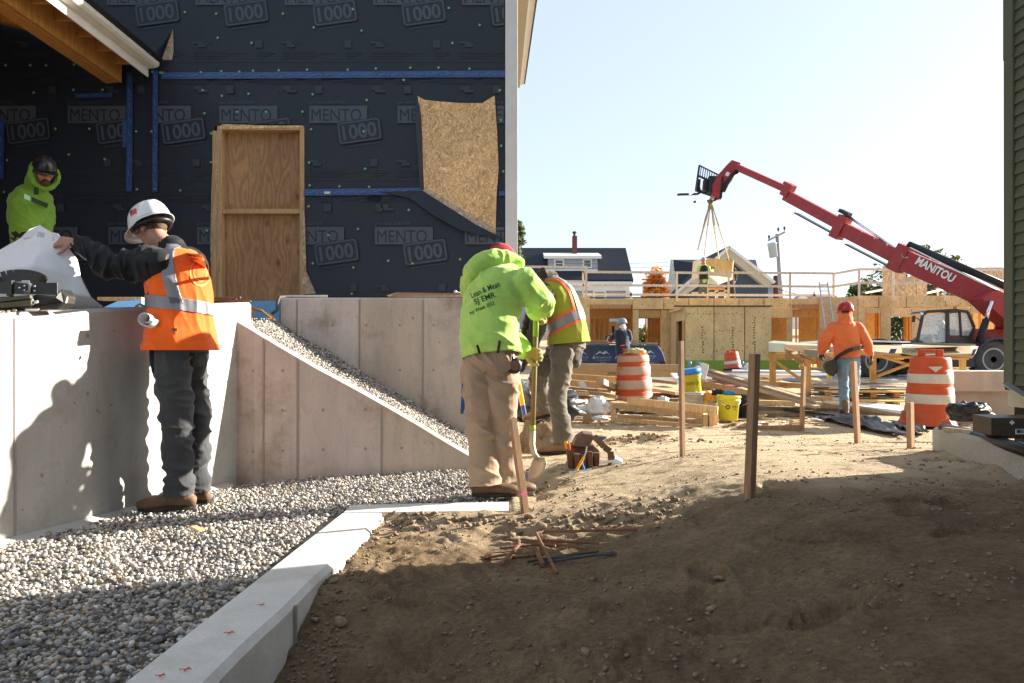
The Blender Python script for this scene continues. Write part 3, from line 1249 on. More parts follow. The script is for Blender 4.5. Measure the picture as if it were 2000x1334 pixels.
def fine_unit():
    b = MB()
    u = F / FY

    def rect(x0, x1, y0, y1):
        b.add([(x0 / u, 0, -y0 / u), (x1 / u, 0, -y0 / u), (x1 / u, 0, -y1 / u), (x0 / u, 0, -y1 / u)], [(0, 1, 2, 3)])
    rect(2, 22, 0, 5)
    rect(12, 28, 5, 12)
    text(b, "CE", (36 / u, 0, -3 / u), 5.5 / u)
    rect(124, 138, -2, 13)
    for k in range(5):
        rect(2, 2 + (66, 104, 82, 70, 60)[k], 19 + k * 3, 20.2 + k * 3)
        rect(126, 126 + (28, 36, 30, 22, 12)[k], 19 + k * 3, 20.2 + k * 3)
    rect(0, 172.5, 39, 40)
    for k in range(10):
        rect(k * 17.3 - 3, k * 17.3 - 2.2, 33 if k % 5 else 26, 38.5)
    return b


fine_me = None
for px, py, fl in [(376 + 173 * k, 82, 1) for k in range(-2, 4)] + [(410 + 173 * k, 182, -1) for k in range(-2, 4)] + [(x, 313, 1) for x in (81, 254, 600, 773)] + [(x, 412, -1) for x in (80, 253, 600, 700)] + [(560 + 173 * k, 556, 1) for k in range(0, 3)]:
    if fine_me is None:
        o = fine_unit().build("fine_print", M['wrap_fine'])
        fine_me = o.data
    else:
        o = bpy.data.objects.new("fine_print", fine_me)
        col.objects.link(o)
    o.parent = house
    o.location = Q(px, py, 0.0285) - house.location
    skip = 0
    if fl < 0:
        o.rotation_euler = (0, math.pi, 0)
        o.location.x += 172 * FY / F
    pl = []
    if px + 173 > 985:
        pl.append((Q(985, 0), RX))
    if 240 < py < 600 and px < 420 < px + 173:
        pl.append((Q(412, 0), RX))
    if 240 < py < 600 and px < 600 < px + 173 and px > 420:
        pl.append((Q(600, 0), LX))
    if 240 < py < 440 and px < 820 < px + 173:
        pl.append((Q(818, 0), RX))
    if pl:
        o.data = o.data.copy()
        if fl < 0:
            o.data.transform(Matrix.Rotation(math.pi, 4, 'Y'))
            o.rotation_euler = (0, 0, 0)
        clipped(o, pl)

# printed dot grid and the green washers
b = MB()
for i in range(0, 36):
    for k in range(0, 20):
        p = Q(322 + i * 19, 10 + k * 29, 0.034)
        if i > 34 or (408 < 322 + i * 19 < 604 and k > 7) or (810 < 322 + i * 19 < 975 and 5 < k < 16):
            continue
        b.box(p, (0.008, 0.001, 0.008))
tag(b.build("print_dots", M['wrap_fine'], house), kind="stuff")
WASH = [(363, 26), (424, 29), (427, 76), (493, 86), (554, 29), (614, 56), (707, 62), (690, 20), (877, 18), (884, 86), (937, 51), (315, 144), (394, 143), (434, 141), (469, 142), (496, 140), (546, 139), (601, 138), (680, 138), (735, 136), (802, 134), (857, 134), (917, 136),
        (398, 178), (435, 189), (487, 185), (612, 186), (717, 197), (789, 158), (976, 178), (401, 223), (465, 220), (521, 220), (592, 220), (609, 254), (711, 258), (414, 262), (978, 236), (979, 286), (414, 318), (605, 319), (714, 331), (606, 363), (664, 365), (722, 366), (604, 404), (799, 411), (700, 448), (642, 460), (406, 451), (612, 515), (691, 523), (759, 510), (806, 515), (899, 507), (688, 574), (983, 336), (407, 514), (853, 300),
        (146, 177), (203, 177), (69, 183), (147, 128), (93, 129), (62, 129), (14, 129), (111, 253), (177, 253), (137, 303), (268, 258), (298, 258), (207, 312), (270, 371), (305, 370), (354, 373), (17, 314), (11, 376), (300, 142), (319, 144), (320, 144)]
b = MB()
for px, py in WASH:
    b.lathe([(0.015, 0), (0.015, 0.004), (0.009, 0.007), (0.0, 0.007)], 10, Matrix.Translation(Q(px, py, 0.03)) @ Matrix.Rotation(R(90), 4, 'X'))
tag(b.build("fastener_washers", M['fastener'], house), kind="stuff")


def tape(p, q, w=0.075, seed=0):
    """strip of blue tape, a little uneven, with its print"""
    b = MB()
    p, q = V(p), V(q)
    d = (q - p).normalized()
    n = V((d.z, 0, -d.x))
    k = max(6, int((q - p).length / 0.08))
    L_, R_ = [], []
    for i in range(k + 1):
        c = p.lerp(q, i / k) - V((0, 0.004 + 0.003 * random.random(), 0))
        L_.append(c + n * (w / 2 + 0.004 * random.random()))
        R_.append(c - n * (w / 2 + 0.004 * random.random()))
    b.add(L_ + R_, [(i, i + 1, k + 2 + i, k + 1 + i) for i in range(k)])
    t = b.build("tape", M['tape'], house)
    b = MB()
    for i in range(int((q - p).length / 0.16)):
        c = p.lerp(q, (i + 0.5) * 0.16 / (q - p).length) - V((0, 0.013, 0)) + n * 0.008 * (random.random() - .5)
        m = Matrix((d, V((0, 1, 0)), n)).transposed() @ Matrix.Rotation(0.2, 3, 'Y')
        b.box(c, (0.085, 0.001, 0.011), m)
        b.box(c + d * 0.075 + n * 0.01, (0.02, 0.001, 0.012), m)
    tag(b.build("tape_print", M['tape_print'], t), kind="stuff")


tape(Q(318, 150, 0.03), Q(987, 146, 0.03))
tape(Q(150, 189, 0.03), Q(222, 187, 0.03), 0.05)
tape(Q(595, 377, 0.03), Q(835, 374, 0.03))
tape(Q(975, 379, 0.03), Q(987, 379, 0.03), 0.05)
tape(Q(306, 138, 0.03), Q(305, 376, 0.03), 0.06)
tape(Q(256, 145, 0.03), Q(255, 375, 0.03), 0.07)
tape(Q(247, 235, 0.034), Q(248, 290, 0.034), 0.07)
tape(Q(6, 235, 0.03), Q(4, 350, 0.03), 0.08)
part("tape_label", M['trim_white'], house, lambda b: b.box(Q(641, 378, 0.046), (0.07, 0.002, 0.03)))

# boarded doorway
door = part("door_panel", M['ply_warm'], house, lambda b: b.bb(dx0 + 0.08, dx1 - 0.03, FY + 0.10, FY + 0.12, dz0, dz1 - 0.05))
part("door_frame", M['stud'], house, lambda b: b.bb(dx0 + 0.035, dx0 + 0.09, FY - 0.03, FY + 0.12, dz0, dz1), bevel=.003)
part("door_frame", M['stud'], house, lambda b: b.bb(dx0 - 0.02, dx0 + 0.032, FY - 0.036, FY + 0.10, dz0, dz1 - 0.06), bevel=.003)
part("door_frame", M['stud'], house, lambda b: b.bb(dx1 - 0.04, dx1 + 0.012, FY - 0.03, FY + 0.12, dz0, dz1), bevel=.003)
part("door_header", M['stud'], house, lambda b: b.bb(dx0 + 0.092, dx1 - 0.043, FY - 0.028, FY + 0.12, dz1 - 0.05, dz1 + 0.005), bevel=.003)
part("door_rail", M['stud'], house, lambda b: b.bb(dx0 + 0.092, dx1 - 0.043, FY + 0.0, FY + 0.10, Q(0, 417).z, Q(0, 408).z), bevel=.003)
# torn wrap edges beside the doorway, and the worn sheathing they show
part("torn_edge", M['osb_edge'], house, lambda b: b.prism([Q(414, 575, .034), Q(413, 470, .034), Q(415, 360, .034), Q(420, 285, .034), Q(427, 258, .034), Q(425, 575, .034)], (0, 0.02, 0)))
part("torn_edge", M['osb_edge'], house, lambda b: b.prism([Q(592, 360, .034), Q(597, 440, .034), Q(599, 530, .034), Q(618, 574, .034), Q(592, 575, .034)], (0, 0.02, 0)))
part("torn_edge", M['osb'], house, lambda b: b.prism([Q(428, 252, .034), Q(436, 244, .034), Q(476, 245, .034), Q(520, 247, .034), Q(592, 247, .034), Q(592, 250, .034), Q(428, 254, .034)], (0, 0.02, 0)))
# bare sheathing where the wrap is torn away, and the flaps
TEAR = [(816, 189), (830, 197), (860, 200), (900, 203), (942, 203), (958, 193), (966, 189), (967, 200), (971, 260), (974, 330), (970, 380), (968, 458), (940, 443), (880, 405), (829, 372), (826, 330), (826, 280), (823, 225)]
part("bare_sheathing", M['osb'], house, lambda b: b.prism([Q(x, y, 0.036) for x, y in TEAR], (0, 0.014, 0)))
part("torn_edge", M['osb_edge'], house, lambda b: b.prism([Q(x, y, 0.040) for x, y in ((829, 366), (850, 378), (905, 410), (967, 447), (968, 459), (930, 440), (880, 408), (824, 375))], (0, 0.003, 0)))
b = MB()                                            # the flap hanging off to the lower left
tip = [(826, 374), (880, 408), (930, 440), (968, 459), (985, 470), (900, 452), (850, 424), (800, 388), (740, 376)]
vs = [Q(x, y, 0.05 + (0.05 if k in (5, 6) else 0.0)) for k, (x, y) in enumerate(tip)]
b.add(vs, [(0, 1, 6, 7), (1, 2, 5, 6), (2, 3, 4, 5), (0, 7, 8)])
b.build("wrap_flap", M['wrap'], house)
b = MB()
b.add([Q(816, 189, .04), Q(823, 225, .05), Q(826, 300, .045), Q(829, 372, .04), Q(822, 372, .10), Q(818, 300, .10), Q(812, 225, .09)], [(0, 1, 6), (1, 2, 5, 6), (2, 3, 4, 5)])
b.build("wrap_flap", M['wrap'], house)
# little torn corner above the porch roof
part("bare_sheathing", M['osb_edge'], house, lambda b: b.prism([Q(x, y, 0.036) for x, y in ((340, 60), (341, 100), (338, 119), (318, 119), (328, 92))], (0, 0.01, 0)))
b = MB()
b.add([Q(340, 56, .04), Q(328, 92, .12), Q(316, 112, .2), Q(296, 108, .16), Q(318, 82, .06)], [(0, 1, 2, 3, 4)])
b.build("wrap_flap", M['wrap'], house)

# corner board and the eave seen along the right side
part("corner_board", M['trim_white'], house, lambda b: b.bb(P(987, 0, FY).x, P(1011, 0, FY).x, FY - 0.05, FY + 0.1, P(0, 520, FY).z - 0.6, zt_), bevel=.004)
e0, e1 = P(1018, 165, 15.5), P(1044, -40, 10.5)
ev = e1 - e0
M['soffit'] = flat("soffit", (0.66, 0.58, 0.44), 0.6)
part("eave_soffit", M['soffit'], house, lambda b: b.prism([P(1011, 172, 15.5), P(1015, 172, 15.5), P(1038, -60, 10.0), P(1011, -60, 10.0)], (0.0, 0.02, 0.01)))
part("eave_fascia", M['fascia'], house, lambda b: b.bar(e0 + ev * 1.4, e0, 0.02, 0.11, up=(1, 0, 0.35)))
part("roof_edge", M['roofing'], house, lambda b: b.bar(e0 + ev * 1.4 + V((0.062, 0, 0.02)), e0 + V((0.062, 0, 0.02)), 0.03, 0.02, up=(1, 0, 0.3)))

# ---------------------------------------------------------------- porch roof: its eave runs from the wall towards the street
PE = FY - 0.10
porch = thing("porch_roof", P(300, 135, PE), "open porch roof with white fascia, bare timber beam and lookouts beside the dark wrap", "roof")
PN = 3.6                                            # near end, above the picture


def eave(name, pts, m, y0=PN, y1=PE, bevel=0):
    """profile given where it meets the wall (photo pixels), run along Y"""
    b = MB()
    b.prism([V((P(x, y, PE).x, y0, P(x, y, PE).z)) for x, y in pts], (0, y1 - y0, 0))
    return b.build(name, m, porch, bevel=bevel)


eave("fascia_board", [(286, 150), (290, 151), (290, 131), (286, 131)], M['fascia'], bevel=.004)
eave("gutter_board", [(290.5, 135), (306, 133), (311, 129), (312, 122), (290.5, 119)], M['fascia'], bevel=.006)
eave("roof_edge", [(289, 118.6), (316, 121.6), (318, 118), (289, 113)], M['roofing'])
eave("roof_deck", [(289, 112), (318, 117.5), (318, 115), (-400, -70), (-400, -58)], M['roofing'])
eave("roof_sheathing", [(285, 112), (-400, -54), (-400, -50), (285, 116)], M['stud_orange'])
eave("beam", [(238, 165), (243, 165), (243, 118), (238, 116)], M['stud_orange'], PN, PE - .06, bevel=.004)
eave("beam", [(214, 168), (236.5, 166), (236.5, 114), (214, 108)], M['stud_orange'], PN, PE - .08, bevel=.004)
lk = None
for Y in np.arange(9.25, 3.7, -0.4):
    if lk is None:
        b = MB()
        z0, z1 = P(0, 140, PE).z, P(0, 117, PE).z
        b.bb(P(243.3, 0, PE).x, P(285.8, 0, PE).x, Y - 0.02, Y + 0.02, z0, z1)
        lk = b.build("lookout", M['stud_orange'], porch, bevel=.003)
        lk_y = Y
    else:
        o = lk.copy()
        col.objects.link(o)
        o.parent = porch
        o.location = (0, Y - lk_y, 0)
for Y in (8.6, 7.4, 6.2, 5.0):
    part("rafter", M['stud_orange'], porch, lambda b: b.bar(V((P(213, 0, PE).x, Y, P(0, 112, PE).z - 0.02)), V((P(-400, 0, PE).x, Y, P(0, -40, PE).z - 0.02)), 0.04, 0.2))
part("side_wall", M['inside'], house, lambda b: b.bb(-7.4, -7.2, 2.2, FY - .05, 1.0, 6.4))  # added wall out of view, keeps sky light from the porch recess
part("porch_post", M['stud'], porch, lambda b: b.bb(-8.1, -7.95, 4.0, 4.15, 1.1, 5.1))
part("porch_post", M['stud'], porch, lambda b: b.bb(P(225, 0, PE).x - .06, P(225, 0, PE).x + .06, 3.62, 3.74, 1.1, P(0, 168, PE).z))

# ================================================================ GREEN HOUSE ON THE RIGHT
M['siding'] = mat("green vinyl siding", (0.085, 0.095, 0.058), 0.55, var=0.08, scale=2, fine=0.05, bump=0.08, bscale=40, spec=0.4, stretch=(1, 0.3, 6))
M['siding_trim'] = flat("green corner post", (0.082, 0.092, 0.056), 0.5, spec=0.45)
M['found'] = concrete("foundation", (0.46, 0.43, 0.37), pores=False)
M['skirt'] = flat("beige skirt board", (0.46, 0.42, 0.32), 0.7)
M['metal'] = flat("galvanised metal", (0.55, 0.56, 0.57), 0.35, metal=0.8)
GX, GYc = 3.28, 5.27
gh = thing("green_house", (GX, GYc, 0), "house corner with dark green lap siding above a beige skirt board", "house")
gtop, gbot = 7.6, 0.738
GE = -7.0
part("wall", M['inside'], gh, lambda b: b.bb(GX + 0.03, GX + 9, GE, GYc - 0.02, 0.3, gtop))
course = None
zc = gbot
k = 0
while zc < gtop - 0.05:
    if course is None:
        b = MB()
        y0_, y1_ = GYc - 0.085, GE
        prof = [(0.02, 0.003), (-0.010, 0.0), (-0.0115, 0.006), (0.003, 0.0763), (0.02, 0.0763)]
        b.prism([(GX + x, y0_, gbot + z) for x, z in prof], (0, y1_ - y0_, 0))
        course = b.build("siding_course", M['siding'], gh)
    else:
        o = course.copy()
        col.objects.link(o)
        o.parent = gh
        o.location = (0, 0, zc - gbot)
    zc += 0.0763
part("corner_post", M['siding_trim'], gh, lambda b: (b.bb(GX - 0.02, GX + 0.03, GYc - 0.08, GYc + 0.016, gbot - 0.01, 2.9), b.bb(GX - 0.023, GX + 0.03, GYc - 0.083, GYc + 0.018, 2.89, gtop)), bevel=.004)
part("gable_end", M['siding'], gh, lambda b: b.bb(GX + 0.03, GX + 9, GYc - 0.02, GYc, gbot, gtop))
part("roof", M['roofing'], gh, lambda b: b.prism([(GX - 0.35, GE - .3, gtop - .1), (GX - 0.35, GE - .3, gtop), (GX + 4.5, GE - .3, gtop + 2.4), (GX + 9.4, GE - .3, gtop), (GX + 9.4, GE - .3, gtop - .1)], (0, GYc - GE + .6, 0)))
part("flashing", M['roofing'], gh, lambda b: b.bb(GX - 0.02, GX + 0.03, GE, GYc, gbot - 0.03, gbot - 0.004))
part("skirt_board", M['skirt'], gh, lambda b: b.bb(GX - 0.005, GX + 0.05, GE, GYc - 0.01, 0.6, gbot - 0.035))
part("foundation", M['found'], gh, lambda b: b.bb(GX + 0.06, GX + 9, GE, GYc - 0.03, -0.3, 0.602))
part("metal_flashing", M['metal'], gh, lambda b: b.bar(P(1963, 748, 5.12), P(2060, 808, 4.75), 0.004, 0.05, up=(1, .5, 0.4)))

# low precast wall in front of it
M['precast'] = mat("sand-blasted precast", (0.40, 0.375, 0.33), 0.9, var=0.15, scale=4, fine=0.3, fscale=90, bump=0.7, bscale=120, bdist=0.004, dirt=(0.45, 0.36, 0.2), dscale=1.5, damt=0.4)
a, c = V((3.09, 5.86, 0.17)), V((2.6, 3.2, 0.22))
dv = (c - a).normalized()
nv = V((-dv.y, dv.x, 0))
if nv.x > 0:
    nv = -nv
b = MB()
b.prism([a + V((0, 0, -.25)), a + V((0, 0, 0.21)), a - nv * 0.015 + V((0, 0, .235)), a - nv * 0.14 + V((0, 0, .235)), a - nv * 0.14 + V((0, 0, -.25))], c - a)
tag(b.build("precast_wall", M['precast'], None, bevel=.006), "low rough grey concrete block wall with a black pipe lying on top", "wall", kind="thing")

# pinkish concrete blocks behind the drum
M['block'] = concrete("block concrete", (0.50, 0.43, 0.385), dirt=(0.36, 0.28, 0.2))
YB = 10.75
b = MB()
b.bb(P(1856, 0, YB).x, P(2200, 0, YB).x, YB, YB + 0.6, P(0, 765, YB).z, P(0, 725, YB).z)
tag(b.build("concrete_beam", M['block'], None, bevel=.008), "smooth pinkish concrete beam behind the leaning orange drum", "concrete beam")
b = MB()
b.bb(P(1856, 0, YB + .15).x, P(2100, 0, YB).x, YB + .12, YB + .55, -0.2, P(0, 765, YB).z - 0.002)
tag(b.build("concrete_base", M['block']), "recessed concrete base under the pinkish beam, black bag against it", "concrete base")

# ================================================================ PLYWOOD BUILDING
M['ply'] = plywood("plywood sheathing", (0.74, 0.50, 0.235), rand=0.10, wave=0.9)
M['ply_shed'] = plywood("plywood stamped", (0.76, 0.54, 0.25), rand=0.06, wave=0.94)
M['lvl'] = wood("laminated header", (0.52, 0.27, 0.12))
M['stud_in'] = wood("framing", (0.62, 0.34, 0.12))
M['rail'] = wood("pale rail lumber", (0.74, 0.63, 0.48), rand=0.1)
M['osb_far'] = osb("osb far", (0.60, 0.44, 0.28), 22)
M['stamp'] = flat("ink stamp", (0.10, 0.07, 0.04), 0.8)
M['alu'] = flat("aluminium", (0.52, 0.53, 0.55), 0.35, metal=0.7)
M['black'] = flat("black plastic", (0.012, 0.012, 0.014), 0.45)
WY = 35.0
bld = thing("plywood_building", (P(1400, 0, WY).x, WY, 0.24), "single storey building of bare plywood sheathing with open doorways and a railed roof deck", "building")


def W(name, m, x0, x1, y0, y1, Y=WY, th=0.10, parent=bld, **k):
    """sheet whose front face covers these photo pixels at distance Y"""
    a, b_ = P(x0, y1, Y), P(x1, y0, Y)
    return part(name, m, parent, lambda b: b.bb(a.x + .008, b_.x - .008, Y, Y + th, a.z + .008, b_.z - .008), **k)


zg = 718
W('plywood_sheet', M['ply'], 1090, 1130, 583, zg)
W('plywood_sheet', M['ply'], 1130, 1152, 578, zg)
W('header', M['lvl'], 1152, 1233, 584, 603, WY + .1)
W('plywood_sheet', M['ply'], 1236, 1296, 582, 604)
W('plywood_sheet', M['ply'], 1236, 1248, 605, zg)
W('header', M['stud_in'], 1248, 1290, 605, 621, WY + .1, .15)
W('plywood_sheet', M['ply'], 1290, 1322, 605, zg, WY + .15)
for x0, x1 in ((1297, 1345), (1346, 1394), (1395, 1443), (1444, 1492), (1493, 1548)):
    W('plywood_sheet', M['ply'], x0, x1, 582, 604)
W('plywood_sheet', M['ply'], 1500, 1548, 605, 621)
W('plywood_sheet', M['ply'], 1536, 1548, 622, zg)
W('plywood_sheet', M['ply'], 1322, 1505, 605, zg, WY + .02)
W('header', M['lvl'], 1549, 1602, 583, 603, WY + .12)
W('plywood_sheet', M['ply'], 1549, 1602, 604, 620, WY + .9)
W('plywood_sheet', M['ply'], 1596, 1603, 620, zg, WY + .9)
# angled run towards the nearer right part
YR = 33.6
a0, a1 = P(1601, 0, WY), P(1675, 0, YR)
for t0, t1 in ((0.0, 0.49), (0.5, 1.0)):
    p, q = a0.lerp(a1, t0), a0.lerp(a1, t1)
    part('plywood_sheet', M['ply'], bld, lambda b: b.prism([(p.x, p.y, .2), (q.x, q.y, .2), (q.x, q.y, 3.36), (p.x, p.y, 3.36)], (0, .1, 0)))
for x0, x1 in ((1676, 1716), (1717, 1770), (1771, 1846), (1847, 1895), (1896, 1975)):
    W('plywood_sheet', M['ply'], x0, x1, 577, 600, YR)
for x0, x1, y0, y1 in ((1676, 1691, 601, zg), (1691, 1721, 601, 612), (1691, 1721, 671, zg), (1721, 1740, 601, zg), (1740, 1781, 601, 619), (1781, 1895, 601, zg), (1895, 1951, 601, 612), (1951, 1990, 601, zg)):
    W('plywood_sheet', M['ply'], x0, x1, y0, y1, YR)
# projecting plywood box in front
YS = 32.6
for x0, x1 in ((1337, 1394), (1395, 1454), (1455, 1507)):
    W('plywood_sheet', M['ply_shed'], x0, x1, 599, 716, YS)
W('cap_board', M['stamp'], 1318, 1508, 596, 599, YS - .04, .3)
c0, c1 = P(1310, 0, WY), P(1336, 0, YS)
part('plywood_sheet', M['ply'], bld, lambda b: b.prism([(c0.x, c0.y, .2), (c0.lerp(c1, .42).x, c0.lerp(c1, .42).y, .2), (c0.lerp(c1, .42).x, c0.lerp(c1, .42).y, 2.8), (c0.x, c0.y, 2.8)], (.1, 0, 0)))
part('plywood_sheet', M['ply'], bld, lambda b: b.prism([(c0.lerp(c1, .42).x, c0.lerp(c1, .42).y, 2.3), (c1.x, c1.y, 2.3), (c1.x, c1.y, 2.8), (c0.lerp(c1, .42).x, c0.lerp(c1, .42).y, 2.8)], (.1, 0, 0)))
part('jamb', M['stud_in'], bld, lambda b: b.bb(c1.x - .06, c1.x + .05, YS + .0, YS + .1, .2, 2.3))
part('box_roof', M['ply_shed'], bld, lambda b: b.bb(P(1330, 0, YS).x, P(1507, 0, YS).x, YS + .1, WY - .01, 2.74, 2.83))
part('box_side', M['ply'], bld, lambda b: b.bb(P(1507, 0, YS).x - .1, P(1507, 0, YS).x, YS + .1, WY - .01, .1, 2.74))
b = MB()
for x, y0 in ((1372, 640), (1431, 640), (1473, 640), (1373, 668), (1431, 668), (1474, 668), (1474, 620)):
    for k in range(5):
        p = P(x + random.uniform(-1, 1), y0 + k * 5, YS - .004)
        b.box(p, (0.04 + .03 * random.random(), .004, 0.05))
for y in (613, 646, 684):
    for x in range(1344, 1450, 5):
        if random.random() < .8 and (x > 1394 or y < 640):
            b.box(P(x + random.uniform(-1, 1), y + random.uniform(-1.5, 1.5), YS - .004), (.035, .004, .035))
tag(b.build("ink_stamps", M['stamp'], bld), kind="stuff")
b = MB()
for _ in range(130):
    x, y = random.uniform(1240, 1960), random.uniform(585, 600)
    Yq = WY if x < 1548 else YR
    if 1548 < x < 1680:
        continue
    b.box(P(x, y, Yq - .004), (.026, .004, .026))
for _ in range(70):
    b.box(P(random.uniform(1340, 1500), random.uniform(602, 712), YS - .004), (.025, .004, .03))
tag(b.build("nail_marks", M['stamp'], bld), kind="stuff")
# floor, deck and framing behind
part('roof_deck', M['ply'], bld, lambda b: b.prism([(P(1040, 0, WY).x, WY + .1, 3.1), (P(1602, 0, WY).x, WY + .1, 3.1), (P(1676, 0, YR).x, YR + .1, 3.1), (P(1990, 0, YR).x, YR + .1, 3.1), (P(1990, 0, YR).x, 47, 3.1), (P(1040, 0, WY).x, 47, 3.1)], (0, 0, .25)))
part('floor', M['ply'], bld, lambda b: b.bb(P(1040, 0, WY).x, P(1990, 0, YR).x, WY + .12, 47, 0.1, 0.3))
part('beam', M['stud_in'], bld, lambda b: b.bb(P(1152, 0, 36.4).x, P(1290, 0, 36.4).x, 36.4, 36.55, P(0, 622, 36.4).z, P(0, 605, 36.4).z))
st = None
for Y, xs in ((37.0, list(range(1153, 1190, 9)) + list(range(1208, 1236, 8)) + [1262, 1268, 1275, 1281, 1288]), (39.5, list(range(1100, 1330, 12)) + list(range(1545, 1620, 11))), (35.9, [1716, 1712, 1768, 1771, 1777, 1900, 1915, 1930, 1945])):
    for x in xs:
        if Y == 39.5 and (1188 < x < 1212 or 1246 < x < 1262):
            continue
        p = P(x, 0, Y)
        if st is None:
            b = MB()
            b.bb(p.x - .02, p.x + .02, Y, Y + .14, .3, 3.1)
            st = b.build('stud', M['stud_in'], bld)
            sp = V((p.x, Y, 0))
        else:
            o = st.copy()
            col.objects.link(o)
            o.parent = bld
            o.location = V((p.x, Y, 0)) - sp
for x0, x1, y0, y1, Y in ((1153, 1190, 610, 700, 40.5), (1210, 1246, 610, 700, 40.5), (1264, 1320, 610, 700, 40.5), (1500, 1548, 610, 712, 38), (1560, 1640, 600, 712, 38), (1680, 1736, 600, 712, 38), (1768, 1890, 600, 712, 38), (1890, 1960, 600, 712, 37.5)):
    W('inner_sheet', M['ply'], x0, x1, y0, y1, Y, .05)
part('brace', M['stud_in'], bld, lambda b: b.bar(P(1274, 668, 36.6), P(1290, 648, 36.6), .05, .1))
part('door', M['trim_white'], bld, lambda b: b.bb(P(1189, 0, 41).x, P(1209, 0, 41).x, 41, 41.05, P(0, 668, 41).z, P(0, 628, 41).z))
part('door_pane', M['black'], bld, lambda b: b.bb(P(1196, 0, 40.9).x, P(1200, 0, 40.9).x, 40.98, 41.0, P(0, 650, 41).z, P(0, 637, 41).z))
# green foundation strip and pipes at its foot
M['sill_green'] = flat("green base membrane", (0.25, 0.36, 0.05), 0.6)
part('base_strip', M['sill_green'], bld, lambda b: b.bb(P(1332, 0, YS).x, P(1510, 0, YS).x, YS - .06, YS - .01, .1, P(0, 704, YS).z))
part('base_strip', M['sill_green'], bld, lambda b: b.bb(P(1505, 0, WY).x, P(1560, 0, WY).x, WY - .06, WY - .01, .1, P(0, 703, WY).z))
M['pipe_blue'] = flat("grey-blue pipe", (0.20, 0.31, 0.42), 0.4)
for k, (x, w) in enumerate(((1347, 7), (1364, 7), (1449, 7))):
    p = P(x, 0, 30.5)
    z = gz(p.x, p.y)
    b = MB()
    b.lathe([(.075, 0), (.075, .46), (.06, .47), (.06, .2)], 14, Matrix.Translation((p.x, p.y, z - .02)))
    tag(b.build("pipe_stub", M['pipe_blue'], None, True), ("left one of two blue pipe stubs close together before the plywood box", "right one of two blue pipe stubs close together before the plywood box", "blue pipe stub right beside the small tilted orange drum")[k], "pipe", "pipe stubs at the plywood box")
p = P(1476, 690, 26)
b = MB()
b.bar((p.x, p.y, gz(p.x, p.y) - .1), (p.x + .01, p.y, gz(p.x, p.y) + .62), .09, .09)
tag(b.build("short_post", M['stud'], None), "short wooden post standing before the stamped plywood box", "post")

# railing of the deck
rl = thing("deck_railing", P(1322, 530, WY), "pale lumber guard railing along the edge of the roof deck", "railing")


def rbar(p, q, h=0.14, w=0.04):
    part('rail', M['rail'], rl, lambda b: b.bar(p, q, w, h))


def post(x, y0, y1, Y, w=0.09):
    part('post', M['rail'], rl, lambda b: b.bar(P(x, y1, Y), P(x, y0, Y), w, .04, up=(0, 1, 0)))


RYA, RYB = WY - .06, YR - .06
for (xa, ya, xb, yb, Ya, Yb) in ((1020, 521, 1145, 522, WY - .3, WY - .3), (1060, 549, 1145, 550, WY - .3, WY - .3), (1138, 531, 1380, 533, RYA, RYA), (1380, 532, 1627, 534, RYA, RYA), (1138, 557, 1380, 558, RYA, RYA), (1380, 558, 1627, 560, RYA, RYA), (1140, 575, 1627, 577, RYA + .4, RYA + .4),
                                 (1627, 535, 1678, 526, RYA, RYB), (1627, 560, 1678, 552, RYA, RYB), (1675, 526, 1965, 527, RYB, RYB), (1675, 552, 1965, 553, RYB, RYB),
                                 (1690, 572, 1760, 560, 42, 44), (1800, 575, 1880, 556, 40, 44), (1835, 562, 1960, 562, 44, 44)):
    rbar(P(xa, ya, Ya), P(xb, yb, Yb), .10)
for x, y0, y1, Y in ((1145, 519, 584, RYA - .3), (1139, 529, 582, RYA), (1322, 531, 588, RYA - .04), (1423, 531, 588, RYA - .04), (1543, 531, 590, RYA - .04), (1628, 533, 592, RYA - .04), (1678, 524, 585, RYB - .04), (1745, 524, 586, RYB - .04), (1845, 546, 587, RYB - .04), (1960, 524, 580, RYB - .04), (1832, 550, 578, 43), (1232, 570, 583, RYA + .4), (1590, 570, 583, RYA + .4)):
    post(x, y0, y1, Y)


def stub(pts_list, label, Y):
    t = thing("osb_pier", P(pts_list[0][0], 577, Y), label, "frame")
    for (x0, x1, y0, y1, dy) in pts_list:
        a, b_ = P(x0, y1, Y), P(x1, y0, Y)
        part('osb_sheet', M['osb_far'], t, lambda b: b.bb(a.x + .006, b_.x - .006, Y + dy, Y + dy + .5, a.z, b_.z))
    return t


stub([(1733, 1743, 517, 578, 0), (1743, 1770, 517, 541, .03), (1743, 1790, 541, 557, .03), (1743, 1790, 557, 578, .03), (1790, 1811, 521, 578, 0)], "notched pier of pale osb boards on the deck left of the red boom", 36.5)
stub([(1908, 1919, 522, 578, 0), (1925, 1959, 522, 543, 0), (1919, 1959, 543, 578, .03)], "notched pier of pale osb boards on the deck right of the red boom", 36.5)
# ladder
ld = thing("ladder", P(1606, 640, 33.4), "grey aluminium ladder leaning on the edge of the deck", "ladder")
l0, l1, r0, r1 = P(1614, 660, 33.0), P(1600, 552, 34.3), P(1632, 660, 33.0), P(1616, 552, 34.3)
part('ladder_rail', M['alu'], ld, lambda b: b.bar(l0, l1, .05, .08))
part('ladder_rail', M['alu'], ld, lambda b: b.bar(r0, r1, .05, .08))
for k in range(9):
    t = .04 + k * .115
    part('rung', M['alu'], ld, lambda b: b.tube([l0.lerp(l1, t), r0.lerp(r1, t)], .022, 8))

